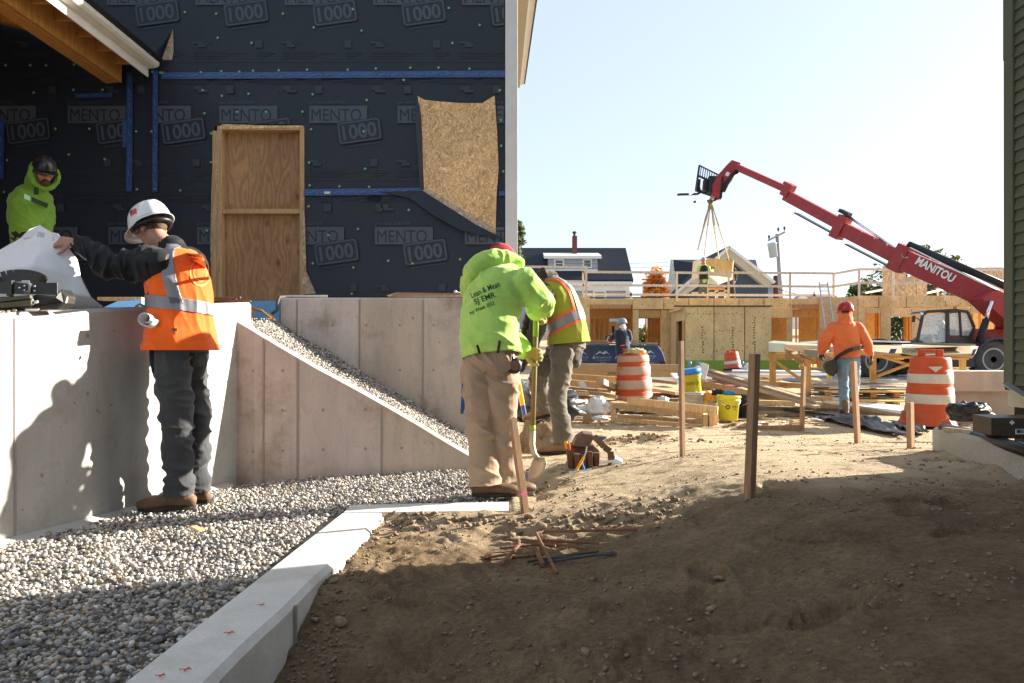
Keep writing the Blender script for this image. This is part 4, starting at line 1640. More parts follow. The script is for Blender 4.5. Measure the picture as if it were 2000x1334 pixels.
# ================================================================ HOUSES BEYOND
M['roof_dark'] = mat("dark shingles", (0.022, 0.028, 0.04), 0.85, var=0.25, scale=3, fine=0.25, fscale=20, bump=0.2, bscale=10, stretch=(1, 1, 6))
M['clap_grey'] = mat("grey blue clapboards", (0.33, 0.37, 0.44), 0.7, stretch=(1, 1, 8), var=0.08)
M['paint_w'] = flat("white house paint", (0.72, 0.73, 0.74), 0.6)
M['cream'] = flat("cream boards", (0.52, 0.47, 0.37), 0.7)
M['shingle_blue'] = mat("blue grey shingles", (0.065, 0.09, 0.125), 0.85, var=0.3, scale=8, stretch=(0.6, 1, 2.5), fine=0.25)
M['pane'] = flat("window glass", (0.05, 0.06, 0.075), 0.1, spec=0.8)
M['brick'] = mat("red brick", (0.14, 0.055, 0.045), 0.9, var=0.3, scale=14, fine=0.3)
HY_ = 95.0


def far_window(parent, x0, x1, y0, y1, Y, sash=True):
    a, b_ = P(x0, y1, Y), P(x1, y0, Y)
    w = part('window', M['paint_w'], parent, lambda b: b.bb(a.x, b_.x, Y - .12, Y + .05, a.z, b_.z))
    t = (b_.x - a.x) * .16
    zm_ = (a.z + b_.z) / 2
    part('pane', M['pane'], w, lambda b: b.bb(a.x + t, b_.x - t, Y - .15, Y - .1, a.z + t, zm_ - .04))
    part('pane', M['pane'], w, lambda b: b.bb(a.x + t, b_.x - t, Y - .15, Y - .1, zm_ + .04, b_.z - t))


h1 = thing("grey_house", P(1130, 640, HY_), "grey house with steep dark roof, long dormer and brick chimney", "house")
eL, eR, rL, rR = P(800, 546, HY_), P(1237, 546, HY_), P(800, 484, 101), P(1222, 484, 101)
part('roof', M['roof_dark'], h1, lambda b: b.prism([eL, eR, rR, rL], (0, .1, -.35)))
part('wall', M['clap_grey'], h1, lambda b: b.bb(eL.x, P(1230, 0, HY_).x, HY_ + .5, 106, 2, eL.z - .3))
part('gable_wall', M['clap_grey'], h1, lambda b: b.prism([(eR.x - .5, HY_ + .4, eR.z - .4), (rR.x - .3, 101, rR.z - .4), (eR.x - .5, 107, eR.z - .4)], (-.3, 0, 0)))
part('rear_roof', M['roof_dark'], h1, lambda b: b.prism([rL, rR, V((eR.x, 107, eR.z)), V((eL.x, 107, eL.z))], (0, .1, -.3)))
part('eave_board', M['paint_w'], h1, lambda b: b.bar(eL + V((0, -.1, -.5)), eR + V((-.2, -.1, -.5)), .2, .5))
part('trim_band', M['paint_w'], h1, lambda b: b.bar(P(1090, 563, HY_ + .3), P(1229, 563, HY_ + .3), .3, .6))
far_window(h1, 1158, 1184, 567, 592, HY_ + .4)
far_window(h1, 1085, 1110, 567, 592, HY_ + .4)
part('corner_board', M['paint_w'], h1, lambda b: b.bar(P(1226, 600, HY_ + .45), P(1226, 550, HY_ + .45), .5, .3, up=(0, 1, 0)))
DY = 96.5
dm = part('dormer', M['clap_grey'], h1, lambda b: b.bb(P(1071, 0, DY).x, P(1167, 0, DY).x, DY, 101, P(0, 528, DY).z, P(0, 504, DY).z))
part('dormer_roof', M['paint_w'], dm, lambda b: b.prism([P(1063, 505, DY - .5), P(1175, 505, DY - .5), P(1175, 499, DY - .5), P(1063, 499, DY - .5)], (0, 4, .8)))
far_window(h1, 1082, 1102, 506, 524, DY)
far_window(h1, 1138, 1156, 506, 524, DY)
part('dormer_trim', M['paint_w'], dm, lambda b: b.bb(P(1071, 0, DY).x, P(1167, 0, DY).x, DY - .05, DY + .05, P(0, 529, DY).z, P(0, 526, DY).z))
ch = part('chimney', M['brick'], h1, lambda b: b.bb(P(1118, 0, 99).x, P(1127, 0, 99).x, 98.8, 99.6, P(0, 500, 99).z, P(0, 461, 99).z))
part('chimney_pot', M['black'], ch, lambda b: b.lathe([(.16, 0), (.16, .3), (.28, .4), (.28, .5), (.1, .6)], 10, Matrix.Translation(P(1122, 461, 99.2))))

h2 = thing("blue_shingle_house", P(1424, 620, 80), "blue shingled house with a cream trimmed front gable", "house")
GYY = 78.0
ap, gl, gr = P(1424, 480, GYY), P(1318, 572, GYY), P(1522, 566, GYY)
part('gable_wall', M['shingle_blue'], h2, lambda b: b.prism([P(1424, 490, GYY), P(1340, 566, GYY), P(1340, 640, GYY), P(1500, 640, GYY), P(1500, 560, GYY)], (0, 8, 0)))
part('rake_board', M['cream'], h2, lambda b: b.prism([P(1424, 484, GYY - .8), P(1424, 503, GYY - .8), P(1338, 577, GYY - .8), P(1322, 573, GYY - .8)], (0, .9, 0)))
part('rake_board', M['cream'], h2, lambda b: b.prism([P(1424, 484, GYY - .8), P(1512, 553, GYY - .8), P(1496, 560, GYY - .8), P(1424, 503, GYY - .8)], (0, .9, 0)))
part('rake_edge', M['paint_w'], h2, lambda b: b.bar(P(1424, 483, GYY - .9), P(1513, 552, GYY - .9), .3, .25))
part('rake_edge', M['paint_w'], h2, lambda b: b.bar(P(1424, 483, GYY - .9), P(1320, 573, GYY - .9), .3, .25))
part('roof', M['roof_dark'], h2, lambda b: (b.prism([P(1424, 480, GYY - 1), P(1320, 571, GYY - 1), P(1320, 574, GYY - 1), P(1424, 483, GYY - 1)], (0, 12, 0)), b.prism([P(1424, 480, GYY - 1), P(1424, 483, GYY - 1), P(1515, 553, GYY - 1), P(1515, 550, GYY - 1)], (0, 12, 0))))
part('side_roof', M['roof_dark'], h2, lambda b: b.prism([P(1310, 507, 86), P(1476, 507, 86), P(1482, 530, 82), P(1310, 575, 80.5)], (0, .1, -.3)))
part('side_gable', M['cream'], h2, lambda b: b.prism([P(1310, 506, 86), P(1314, 508, 85.7), P(1324, 575, 80), P(1302, 575, 80.5)], (.1, .3, 0)))
part('side_wall', M['shingle_blue'], h2, lambda b: b.bb(P(1312, 0, 82).x, P(1345, 0, 82).x, 82, 88, 2, P(0, 575, 82).z))
part('porch_gable', M['cream'], h2, lambda b: b.prism([P(1362, 552, 76), P(1366, 558, 76), P(1345, 572, 76), P(1330, 575, 76), P(1340, 566, 76)], (0, .4, 0)))
part('chimney', M['brick'], h2, lambda b: b.bb(P(1514, 0, 82).x, P(1523, 0, 82).x, 82, 82.6, 4, P(0, 538, 82).z))
h3 = thing("pale_blue_house", P(1510, 640, 84), "small pale blue house wall behind the utility pole", "house")
part('wall', flat("pale blue paint", (0.36, 0.50, 0.66), 0.7), h3, lambda b: b.bb(P(1498, 0, 84.5).x, P(1523, 0, 84.5).x, 84.5, 90, 2, P(0, 556, 84.5).z))
part('roof', M['roof_dark'], h3, lambda b: b.prism([P(1494, 557, 84), P(1526, 562, 84), P(1522, 553, 84), P(1498, 549, 84)], (0, 7, 0)))
h4 = thing("dark_roofed_house", P(1580, 640, 100), "low dark roof with a white gable seen just over the deck edge beside the ladder", "house")
part('roof', M['roof_dark'], h4, lambda b: b.prism([P(1548, 584, 100), P(1640, 584, 100), P(1632, 577, 104), P(1556, 577, 104)], (0, .2, -.4)))
part('gable', M['paint_w'], h4, lambda b: b.prism([P(1556, 586, 98), P(1570, 577, 98), P(1584, 586, 98)], (0, 1, 0)))
part('wall', M['paint_w'], h4, lambda b: b.bb(P(1550, 0, 101).x, P(1638, 0, 101).x, 101, 106, 2, P(0, 584, 101).z))

# ---------------------------------------------------------------- utility pole and wires
M['pole'] = wood("weathered pole", (0.33, 0.32, 0.33), rand=0)
M['transformer'] = flat("pale transformer paint", (0.42, 0.52, 0.60), 0.5)
UY = 70.0
up = thing("utility_pole", P(1528, 650, UY), "leaning grey utility pole with crossarm and pale transformer can", "utility pole")
pt, pb = P(1518, 457, UY), P(1529, 640, UY)
part('pole', M['pole'], up, lambda b: b.tube([pb, pt], [.24, .17], 10), smooth=True)
part('crossarm', M['pole'], up, lambda b: b.bar(P(1500, 470, UY - .2), P(1533, 453, UY - .2), .12, .16))
for x, y in ((1502, 464), (1520, 449), (1532, 447)):
    part('insulator', M['black'], up, lambda b: b.lathe([(.05, -.15), (.08, 0), (.11, .08), (.06, .2), (0, .24)], 8, Matrix.Translation(P(x, y, UY - .2))))
part('transformer', M['transformer'], up, lambda b: b.lathe([(.0, -.62), (.36, -.62), (.38, .5), (.42, .52), (.42, .6), (.3, .68), (.0, .7)], 18, Matrix.Translation(P(1509.5, 489, UY - .1)) @ Matrix.Rotation(R(-8), 4, 'Y')), smooth=True)
part('bracket', M['black'], up, lambda b: (b.bar(P(1514, 480, UY), P(1521, 479, UY), .06, .06), b.bar(P(1516, 496, UY), P(1523, 494, UY), .06, .06)))


def wire(pts, r, label, Yw):
    b = MB()
    q = []
    for (x0, y0, Y0), (x1, y1, Y1) in zip(pts[:-1], pts[1:]):
        for k in range(12):
            t = k / 12
            p = P(x0, y0, Y0).lerp(P(x1, y1, Y1), t)
            q.append(p - V((0, 0, (0.35 if len(pts) == 2 else .2) * 4 * t * (1 - t))))
    q.append(P(pts[-1][0], pts[-1][1], pts[-1][2]))
    b.tube(q, r, 5)
    return tag(b.build("overhead_wire", M['black'], None), label, "wire")


wire([(900, 571, 58), (1420, 574, 62)], .045, "thick black cable running level in front of the grey house", 60)
wire([(940, 505, 90), (1310, 512, 90)], .018, "upper thin wire crossing the dark roof of the grey house", 90)
wire([(940, 515, 88), (1310, 520, 88)], .018, "lower thin wire crossing the dark roof of the grey house", 88)
wire([(1522, 565, 69.5), (1610, 578, 60), (1700, 590, 55)], .03, "sagging black wire from the utility pole down towards the ladder", 60)


# ---------------------------------------------------------------- trees
def leaf_mat(name, c, c2):
    m = bpy.data.materials.new(name)
    m.use_nodes = True
    nt = m.node_tree
    b = nt.nodes["Principled BSDF"]
    g = nt.nodes.new("ShaderNodeNewGeometry")
    cr = nt.nodes.new("ShaderNodeValToRGB")
    cr.color_ramp.elements[0].color = (*c, 1)
    cr.color_ramp.elements[1].color = (*c2, 1)
    nt.links.new(g.outputs["Random Per Island"], cr.inputs[0])
    nt.links.new(cr.outputs[0], b.inputs["Base Color"])
    b.inputs["Roughness"].default_value = 0.6
    tr = nt.nodes.new("ShaderNodeBsdfTranslucent")
    nt.links.new(cr.outputs[0], tr.inputs[0])
    mx = nt.nodes.new("ShaderNodeMixShader")
    mx.inputs[0].default_value = 0.35
    nt.links.new(b.outputs[0], mx.inputs[1])
    nt.links.new(tr.outputs[0], mx.inputs[2])
    nt.links.new(mx.outputs[0], nt.nodes["Material Output"].inputs[0])
    return m


M['bark'] = wood("bark", (0.10, 0.08, 0.06), rand=0)


def tree(x0, x1, ytop, ybase, Y, leaf, label, n=2600, size=0.22, seed=0, lean=0):
    r = random.Random(seed)
    c, w = P((x0 + x1) / 2, 0, Y), (x1 - x0) * Y / F / 2
    zt_, zb_ = P(0, ytop, Y).z, P(0, ybase, Y).z
    zg_ = gz(c.x, Y) - .3
    t = thing("tree", (c.x, Y, zg_), label, "tree")
    h = zt_ - zb_
    limbs = []
    b = MB()
    b.tube([(c.x, Y, zg_), (c.x + .1, Y, (zg_ + zb_) / 2), (c.x + lean * .3, Y, zb_ + h * .35), (c.x + lean, Y, zb_ + h * .8)], [.32, .26, .18, .05], 8)
    for k in range(9):
        a = r.uniform(0, 6.28)
        s = V((c.x + lean * .2, Y, zb_ + h * r.uniform(0.0, .55)))
        e = V((c.x + math.cos(a) * w * r.uniform(.5, .9), Y + math.sin(a) * w * .8, s.z + h * r.uniform(.15, .4)))
        b.tube([s, s.lerp(e, .5) + V((0, 0, .2)), e], [.12, .08, .03], 6)
        limbs.append(e)
    b.build("trunk", M['bark'], t, True)
    clumps = []
    for k in range(34):
        a, u, v = r.uniform(0, 6.28), r.random() ** .5, r.uniform(0, 1)
        prof = math.sin(math.pi * min(1, .12 + .86 * v)) ** .6
        clumps.append((V((c.x + lean * v + math.cos(a) * u * w * prof * .85, Y + math.sin(a) * u * w * prof * .85, zb_ + v * h * .93)), r.uniform(.22, .48) * min(w, h * .7)))
    vs, fs = [], []
    for k in range(n):
        q, rad = r.choice(clumps)
        d = V((r.gauss(0, 1), r.gauss(0, 1), r.gauss(0, 1))).normalized() * rad * r.random() ** .45
        p = q + d
        u = V((r.gauss(0, 1), r.gauss(0, 1), r.gauss(0, 1))).normalized()
        v2 = u.orthogonal().normalized()
        s = size * r.uniform(.6, 1.3)
        i = len(vs)
        vs += [p - u * s, p + v2 * s * .55, p + u * s, p - v2 * s * .55]
        fs.append((i, i + 1, i + 2, i + 3))
    me = bpy.data.meshes.new("m")
    me.from_pydata([tuple(q) for q in vs], [], fs)
    o = link("crown", me, leaf, t)
    tag(o, kind="stuff")
    return t


LG = leaf_mat("green leaves", (0.035, 0.065, 0.012), (0.09, 0.12, 0.025))
LO = leaf_mat("orange leaves", (0.62, 0.15, 0.02), (0.78, 0.40, 0.08))
LY = leaf_mat("yellowing leaves", (0.10, 0.12, 0.02), (0.30, 0.22, 0.03))
tree(985, 1029, 428, 520, 72, LG, "green leafy tree peeping out beside the white corner board", 2600, .22, 2)
tree(1248, 1310, 526, 612, 66, LO, "bright orange autumn tree between the grey house and the blue house", 4200, .2, 13)
tree(1705, 1868, 497, 600, 60, LG, "large dark green tree behind the notched pier and the red boom", 5200, .2, 4)
tree(1838, 1885, 498, 600, 62, LY, "yellowing tree half hidden behind the red boom", 2400, .2, 5)
tree(1650, 1718, 551, 620, 75, LG, "low round green tree left of the notched pier", 2200, .24, 6)
tree(1230, 1290, 640, 700, 60, LY, "yellow green bush seen through the second doorway", 1400, .18, 7)
tree(1715, 1800, 615, 705, 52, LG, "leafy bush seen through the doorway beside the cab", 2200, .16, 8)

# ================================================================ TELEHANDLER
M['red'] = mat("red boom paint", (0.30, 0.017, 0.02), 0.42, var=0.1, scale=3, fine=0.06, bump=0.03, spec=0.45, dirt=(0.25, 0.12, 0.1), damt=0.35)
M['dark'] = flat("charcoal machine paint", (0.028, 0.026, 0.026), 0.45, spec=0.45)
M['tyre'] = mat("dusty tyre", (0.07, 0.065, 0.06), 0.9, var=0.2, scale=4, bump=0.4, dirt=(0.2, 0.17, 0.13), damt=0.5)
M['rim'] = flat("grey rim", (0.34, 0.35, 0.36), 0.5)
M['rim_dark'] = flat("dark hub", (0.03, 0.035, 0.045), 0.5)
M['chrome'] = flat("polished rod", (0.75, 0.75, 0.75), 0.15, metal=1.0)
M['fender'] = flat("dark blue mudguard", (0.03, 0.045, 0.075), 0.4)
M['amber'] = flat("amber lens", (0.75, 0.30, 0.02), 0.25)
M['decal'] = flat("white decal", (0.78, 0.78, 0.78), 0.5)
M['cabglass'] = glass_mat("cab glass", (0.75, 0.82, 0.85), 0.28)
TY = 26.5
tele = thing("telehandler", (P(1850, 0, TY).x, TY + 1, gz(P(1850, 0, TY).x, TY)), "red telescopic handler with black cab and long raised boom holding forks", "telehandler")
BX0, BX1, BYA, BYB = 1960.0, 1432.0, 26.5, 35.5


def BP(px, py):
    """point on the boom: distance grows along it towards the tip"""
    t = (BX0 - px) / (BX0 - BX1)
    return P(px, py, 1 / ((1 - t) / BYA + t / BYB))


def bsec(name, x0, y0, x1, y1, h0, w, m='red', bevel=.015, parent=tele):
    """boom section between two picture points, h0 its height in photo pixels at the first"""
    p, q = BP(x0, y0), BP(x1, y1)
    h = h0 * p.y / F
    return part(name, M[m], parent, lambda b: b.bar(p, q, w, h), bevel=bevel)


bdir = (BP(1432, 322) - BP(1960, 590)).normalized()
bup = (V((0, 0, 1)) - bdir * bdir.z).normalized()
bside = bdir.cross(bup).normalized()
if bside.y > 0:
    bside = -bside
s1 = bsec('boom_base', 2035, 628, 1762, 506, 44, .42)
s2 = bsec('boom_section', 1770, 510, 1632, 440, 28, .34)
s2b = bsec('boom_section', 1645, 440, 1535, 381, 22, .29)
s3 = bsec('boom_section', 1632, 432, 1528, 373, 26, .38) if False else None
s4 = bsec('boom_section', 1545, 374, 1436, 325, 13, .26)
bsec('collar', 1770, 510, 1748, 499, 53, .50)
bsec('collar', 1650, 448, 1634, 440, 46, .48)
bsec('collar', 1546, 375, 1533, 368, 26, .40)
bsec('top_cylinder', 1945, 587, 1768, 497, 13, .20, 'black', .0) if False else None
p, q = BP(1955, 583) + bup * .42, BP(1765, 495) + bup * .36
part('hose_guard', M['black'], tele, lambda b: b.tube([p, q], .13, 10), smooth=True)
p, q = BP(1764, 497) + bup * .02, BP(1640, 411)
part('extension_rod', M['chrome'], tele, lambda b: b.tube([p, q], .055, 10), smooth=True)
part('gleam_strip', M['decal'], tele, lambda b: b.bar(BP(1945, 590) + bup * .37, BP(1772, 502) + bup * .37, .40, .035, up=bup))  # white bar stands in for the gleam along the boom's top
p, q = BP(1720, 490), BP(1652, 455)
part('wear_pad', M['black'], tele, lambda b: b.bar(BP(1760, 530) - bup * .03, BP(1655, 475) - bup * .05, .3, .05, up=bup))
part('wear_pad', M['black'], tele, lambda b: b.bar(BP(1640, 461) - bup * .03, BP(1556, 414) - bup * .05, .3, .05, up=bup))
part('roller_bracket', M['black'], tele, lambda b: b.bar(BP(1660, 420), BP(1642, 411), .3, .14))
part('roller_bracket', M['red'], tele, lambda b: b.bar(BP(1543, 362), BP(1534, 357), .3, .12))
# decals on the side that faces us
wd_ = -bdir
def decal(s, px, py, hpx, wpx, off, mname='decal', **k):
    c = BP(px, py) + bside * off
    u = c.y / F
    b = MB()
    text(b, s, c, hpx * u, wd_, bup, w=wpx * u * 1.12, **k)
    return b.build("lettering", M[mname], s1)


decal("MANITOU", 1833, 527, 17, 76, .232, bold=.03, shear=.1)
for s, x, y in (("1", 1665, 434), ("2", 1690, 447), ("3", 1714, 461), ("4", 1738, 474)):
    c = BP(x, y + 4) + bside * .19
    b = MB()
    text(b, s, c, 6.5 * c.y / F, wd_, bup)
    b.build("lettering", M['decal'], s2)
c = BP(1775, 499) + bside * .235
b = MB()
for k in range(9):
    a = R(200 + k * 18)
    b.box(c + wd_ * (math.cos(a) * .12) + bup * (math.sin(a) * .10), (.07, .004, .07), frame(bside, wd_) )
b.build("emblem", M['decal'], s1)
# boom foot bracket and lift rams
part('boom_bracket', M['red'], tele, lambda b: b.prism([P(1918, 583, 26.1), P(1945, 568, 26.1), P(1990, 590, 26.1), P(2010, 660, 26.1), P(1952, 615, 26.1)], (0, .9, 0)), bevel=.02)
for x0, y0, xm, ym, x1, y1, Y in ((1912, 668, 1926, 624, 1937, 588, 26.0), (1945, 660, 1954, 622, 1968, 590, 27.3)):
    part('ram_body', M['black'], tele, lambda b: b.tube([P(x0, y0, Y), P(xm, ym, Y)], .11, 12), smooth=True)
    part('ram_rod', M['chrome'], tele, lambda b: b.tube([P(xm, ym, Y), P(x1, y1, Y)], .06, 12), smooth=True)
part('chassis', M['dark'], tele, lambda b: b.bb(P(1700, 0, 27).x, P(1995, 0, 27).x, 26.9, 28.2, .55, P(0, 676, 27).z))
part('engine_cover', M['red'], tele, lambda b: b.prism([P(1902, 672, 26.7), P(1902, 645, 26.7), P(1990, 640, 26.7), P(1990, 675, 26.7)], (0, 1.6, 0)), bevel=.03)
part('side_panel', M['red'], tele, lambda b: b.prism([P(1897, 672, 26.55), P(1903, 642, 26.55), P(1914, 642, 26.55), P(1911, 674, 26.55)], (0, .2, 0)))


def wheel(px, py, Y, r=.63, w=.42):
    c = P(px, py, Y)
    wp = part('wheel', M['tyre'], tele, lambda b: b.lathe([(r * .60, 0), (r * .80, -.02), (r * .94, .03), (r, .10), (r, w - .10), (r * .94, w - .03), (r * .80, w), (r * .6, w)], 40, Matrix.Translation(c) @ Matrix.Rotation(R(-90), 4, 'X')), smooth=True)
    part('rim', M['rim'], wp, lambda b: b.lathe([(0, .12), (r * .40, .12), (r * .42, .05), (r * .5, .04), (r * .52, .0), (r * .60, -.01), (r * .61, .05)], 32, Matrix.Translation(c) @ Matrix.Rotation(R(-90), 4, 'X')))
    b = MB()
    b.lathe([(0, .0), (r * .16, .0), (r * .2, .05), (r * .2, .12)], 20, Matrix.Translation(c) @ Matrix.Rotation(R(-90), 4, 'X'))
    for k in range(10):
        a = k * R(36)
        b.box(c + V((math.cos(a) * r * .27, .08, math.sin(a) * r * .27)), (.055, .1, .055))
    b.build('hub', M['rim_dark'], wp)
    b = MB()
    for k in range(22):
        a = k * R(360 / 22)
        for sgn, y in ((1, .1), (-1, w - .1)):
            m = Matrix.Rotation(-a, 3, 'Y')
            b.box(c + m @ V((r + .012, y + 0, 0)), (.045, w * .5, .07), m @ Matrix.Rotation(sgn * .6, 3, 'X'))
    tag(b.build('tread', M['tyre'], wp), kind="stuff")


wheel(1941, 702, 26.1)
wheel(1712, 704, 26.1)
wheel(1990, 698, 28.2)
wheel(1760, 700, 28.2)
part('mudguard', M['fender'], tele, lambda b: [b.bar(P(1941 + 41 * math.cos(R(a)), 702 - 41 * math.sin(R(a)), 26.25), P(1941 + 41 * math.cos(R(a + 12)), 702 - 41 * math.sin(R(a + 12)), 26.25), .5, .05, up=(math.cos(R(a)), 0, math.sin(R(a)))) for a in range(40, 160, 12)])
part('mudguard', M['fender'], tele, lambda b: [b.bar(P(1712 + 41 * math.cos(R(a)), 704 - 41 * math.sin(R(a)), 26.25), P(1712 + 41 * math.cos(R(a + 12)), 704 - 41 * math.sin(R(a + 12)), 26.25), .5, .05, up=(math.cos(R(a)), 0, math.sin(R(a)))) for a in range(20, 150, 12)])
# cab
CY0, CY1 = 26.35, 27.35
CF = [(1790, 680), (1803, 614), (1812, 609)]


def cbar(x0, y0, x1, y1, w=.07, Y=CY0, m='dark', d=.07):
    part('cab_pillar', M[m], tele, lambda b: b.bar(P(x0, y0, Y), P(x1, y1, Y), d, w, up=(1, 0, .01) if abs(y1 - y0) > abs(x1 - x0) else (0, 0, 1)), bevel=.008)


for Y in (CY0, CY1):
    cbar(1791, 668, 1802, 615, .09, Y)
    cbar(1802, 615, 1811, 608.5, .09, Y)
    cbar(1811, 608.5, 1866, 605.5, .09, Y)
    cbar(1866, 606, 1890, 609, .09, Y)
    cbar(1890, 609, 1903, 640, .08, Y)
    cbar(1903, 640, 1893, 660, .08, Y)
    cbar(1850, 607, 1851, 668, .11, Y)
    cbar(1874, 610, 1877, 657, .06, Y)
part('cab_roof', M['dark'], tele, lambda b: b.prism([P(1806, 611, CY0), P(1812, 606.5, CY0), P(1866, 604, CY0), P(1888, 607, CY0), P(1889, 609.5, CY0), P(1866, 607.5, CY0), P(1812, 610, CY0)], (0, CY1 - CY0, 0)), bevel=.01)
part('cab_door', M['dark'], tele, lambda b: b.prism([P(1852, 657, CY0 - .02), P(1896, 657, CY0 - .02), P(1903, 640, CY0 - .02), P(1905, 644, CY0 - .02), P(1900, 672, CY0 - .02), P(1852, 676, CY0 - .02)], (0, .06, 0)), bevel=.008)
part('cab_floor', M['dark'], tele, lambda b: b.prism([P(1789, 676, CY0), P(1792, 664, CY0), P(1807, 672, CY0), P(1852, 671, CY0), P(1902, 672, CY0), P(1902, 690, CY0), P(1789, 690, CY0)], (0, CY1 - CY0, 0)), bevel=.01)
part('dashboard', M['dark'], tele, lambda b: b.prism([P(1796, 672, CY0 + .2), P(1806, 660, CY0 + .2), P(1818, 652, CY0 + .2), P(1822, 668, CY0 + .2), P(1815, 674, CY0 + .2)], (0, .7, 0)))
part('seat', M['dark'], tele, lambda b: b.prism([P(1848, 672, CY0 + .25), P(1850, 640, CY0 + .25), P(1856, 640, CY0 + .25), P(1858, 672, CY0 + .25)], (0, .5, 0)), bevel=.02)
part('headrest', M['dark'], tele, lambda b: b.prism([P(1859, 655, CY0 + .35), P(1861, 643, CY0 + .35), P(1867, 643, CY0 + .35), P(1869, 655, CY0 + .35)], (0, .3, 0)), bevel=.02)
part('steering_wheel', M['decal'], tele, lambda b: b.tube([P(1825 + 7 * math.cos(R(a)) , 649 + 8 * math.sin(R(a)) + 4 * math.cos(R(a)), CY0 + .45 + .16 * math.sin(R(a + 90))) for a in range(0, 361, 24)], .016, 6))
for pts in ([(1796, 663), (1804, 617), (1849, 610), (1850, 668), (1808, 670)], [(1855, 655), (1855, 612), (1871, 611), (1875, 655)], [(1878, 655), (1876, 611), (1889, 612), (1901, 640), (1893, 656)]):
    part('cab_window', M['cabglass'], tele, lambda b: b.prism([P(x, y, CY0 + .03) for x, y in pts], (0, .006, 0)))
    part('cab_window', M['cabglass'], tele, lambda b: b.prism([P(x, y, CY1 - .03) for x, y in pts], (0, .006, 0)))
part('beacon', M['amber'], tele, lambda b: b.lathe([(0, .0), (.07, 0), (.065, .1), (.03, .13), (0, .13)], 12, Matrix.Translation(P(1866, 604.5, CY0 + .3))))
part('mirror', M['black'], tele, lambda b: (b.bar(P(1785, 617, CY0), P(1784, 629, CY0), .12, .05, up=(1, 0, 0)), b.tube([P(1785, 622, CY0), P(1792, 621, CY0), P(1797, 626, CY0)], .015, 6)))
part('work_light', M['decal'], tele, lambda b: b.ball(P(1800, 613, CY0), .06, 8))
part('step', M['dark'], tele, lambda b: b.bb(P(1800, 0, 26.2).x, P(1900, 0, 26.2).x, 26.1, 26.9, .5, P(0, 690, 26.2).z))
# boom head, carriage, forks
HY2 = 35.5
hd = part('boom_head', M['red'], tele, lambda b: b.prism([P(x, y, HY2 - .2) for x, y in ((1430, 312), (1447, 318), (1444, 333), (1432, 346), (1413, 372), (1408, 388), (1392, 384), (1391, 362), (1400, 345), (1424, 318))], (0, .45, 0)), bevel=.02)
part('tilt_ram', M['black'], tele, lambda b: b.tube([P(1440, 334, HY2 - .28), P(1420, 358, HY2 - .28), P(1412, 374, HY2 - .28)], .10, 10), smooth=True)
part('plate', M['decal'], hd, lambda b: b.prism([P(1416, 342, HY2 - .206), P(1420, 335, HY2 - .206), P(1426, 338, HY2 - .206), P(1422, 345, HY2 - .206)], (0, .004, 0)))
cA, cB, cC, cD = P(1366, 323, 36.3), P(1412, 346, 35.3), P(1408, 387, 35.3), P(1359, 371, 36.3)
car = part('carriage_frame', M['black'], tele, lambda b: (b.bar(cA, cB, .05, .06), b.bar(cD, cC, .10, .14), b.bar(cD, cA, .08, .08, up=(1, 0, 0)), b.bar(cC, cB, .08, .08, up=(1, 0, 0)), b.bar(cA.lerp(cD, .42), cB.lerp(cC, .42), .06, .10), b.bar(P(1382, 352, 35.7), P(1380, 374, 35.7), .3, .35, up=(1, 0, 0)), b.bar(P(1392, 345, 35.5), P(1390, 378, 35.5), .3, .35, up=(1, 0, 0)), b.bar(P(1365, 350, 36.1), P(1363, 374, 36.1), .08, .16, up=(1, 0, 0))))
for k in range(1, 11):
    t = k / 11
    part('guard_bar', M['black'], tele, lambda b: b.bar(cA.lerp(cB, t), cA.lerp(cD, .42).lerp(cB.lerp(cC, .42), t), .035, .035, up=(1, 0, 0)))
for pts in ([(1366, 367), (1366, 377), (1362, 379), (1325, 380)], [(1399, 383), (1398, 390), (1394, 392), (1357, 394)]):
    b = MB()
    Yk = 36.1 if pts[0][0] == 1366 else 35.4
    for i, ((xa, ya), (xb, yb)) in enumerate(zip(pts[:-1], pts[1:])):
        b.bar(P(xa, ya, Yk - .5 * (i == 2) * 0), P(xb, yb, Yk - .9 * (i == 2)), .14, .09 if i < 2 else .09, up=(1, 0, 0) if i == 0 else (0, 0, 1))
    b.build('fork', M['black'], tele)

# ---------------------------------------------------------------- load on the slings
LYd = 36.2
load = thing("hoisted_panel", P(1404, 550, LYd), "plywood panel with a slanted base hanging on yellow slings above the deck", "panel")
M['panel'] = plywood("panel plywood", (0.60, 0.40, 0.17), wave=.92)
part('panel_face', M['panel'], load, lambda b: b.prism([P(1379, 503, LYd), P(1432, 509, LYd + .5), P(1429, 546, LYd + .5), P(1383, 540, LYd)], (0, .1, 0)))
part('panel_end', M['stud_in'], load, lambda b: b.prism([P(1432, 509, LYd + .5), P(1433, 509, LYd + .6), P(1430, 547, LYd + .6), P(1429, 546, LYd + .5)], (0, .9, 0)))
part('panel_base', M['rail'], load, lambda b: b.prism([P(1347, 551, LYd - .3), P(1383, 540, LYd), P(1430, 546, LYd + .4), P(1402, 556, LYd - .2)], (0, .03, .08)))
part('side_panel', M['rail'], load, lambda b: b.prism([P(1354, 510, LYd + .6), P(1378, 503, LYd + .05), P(1382, 540, LYd + .05), P(1351, 548, LYd + .6)], (0, .05, 0)))
b = MB()
text(b, "9", P(1392, 527, LYd - .02), .28)
b.build("ink_mark", M['stamp'], load)
M['sling'] = flat("yellow lifting sling", (0.36, 0.27, 0.10), 0.8)
top = P(1388, 393, 35.2)
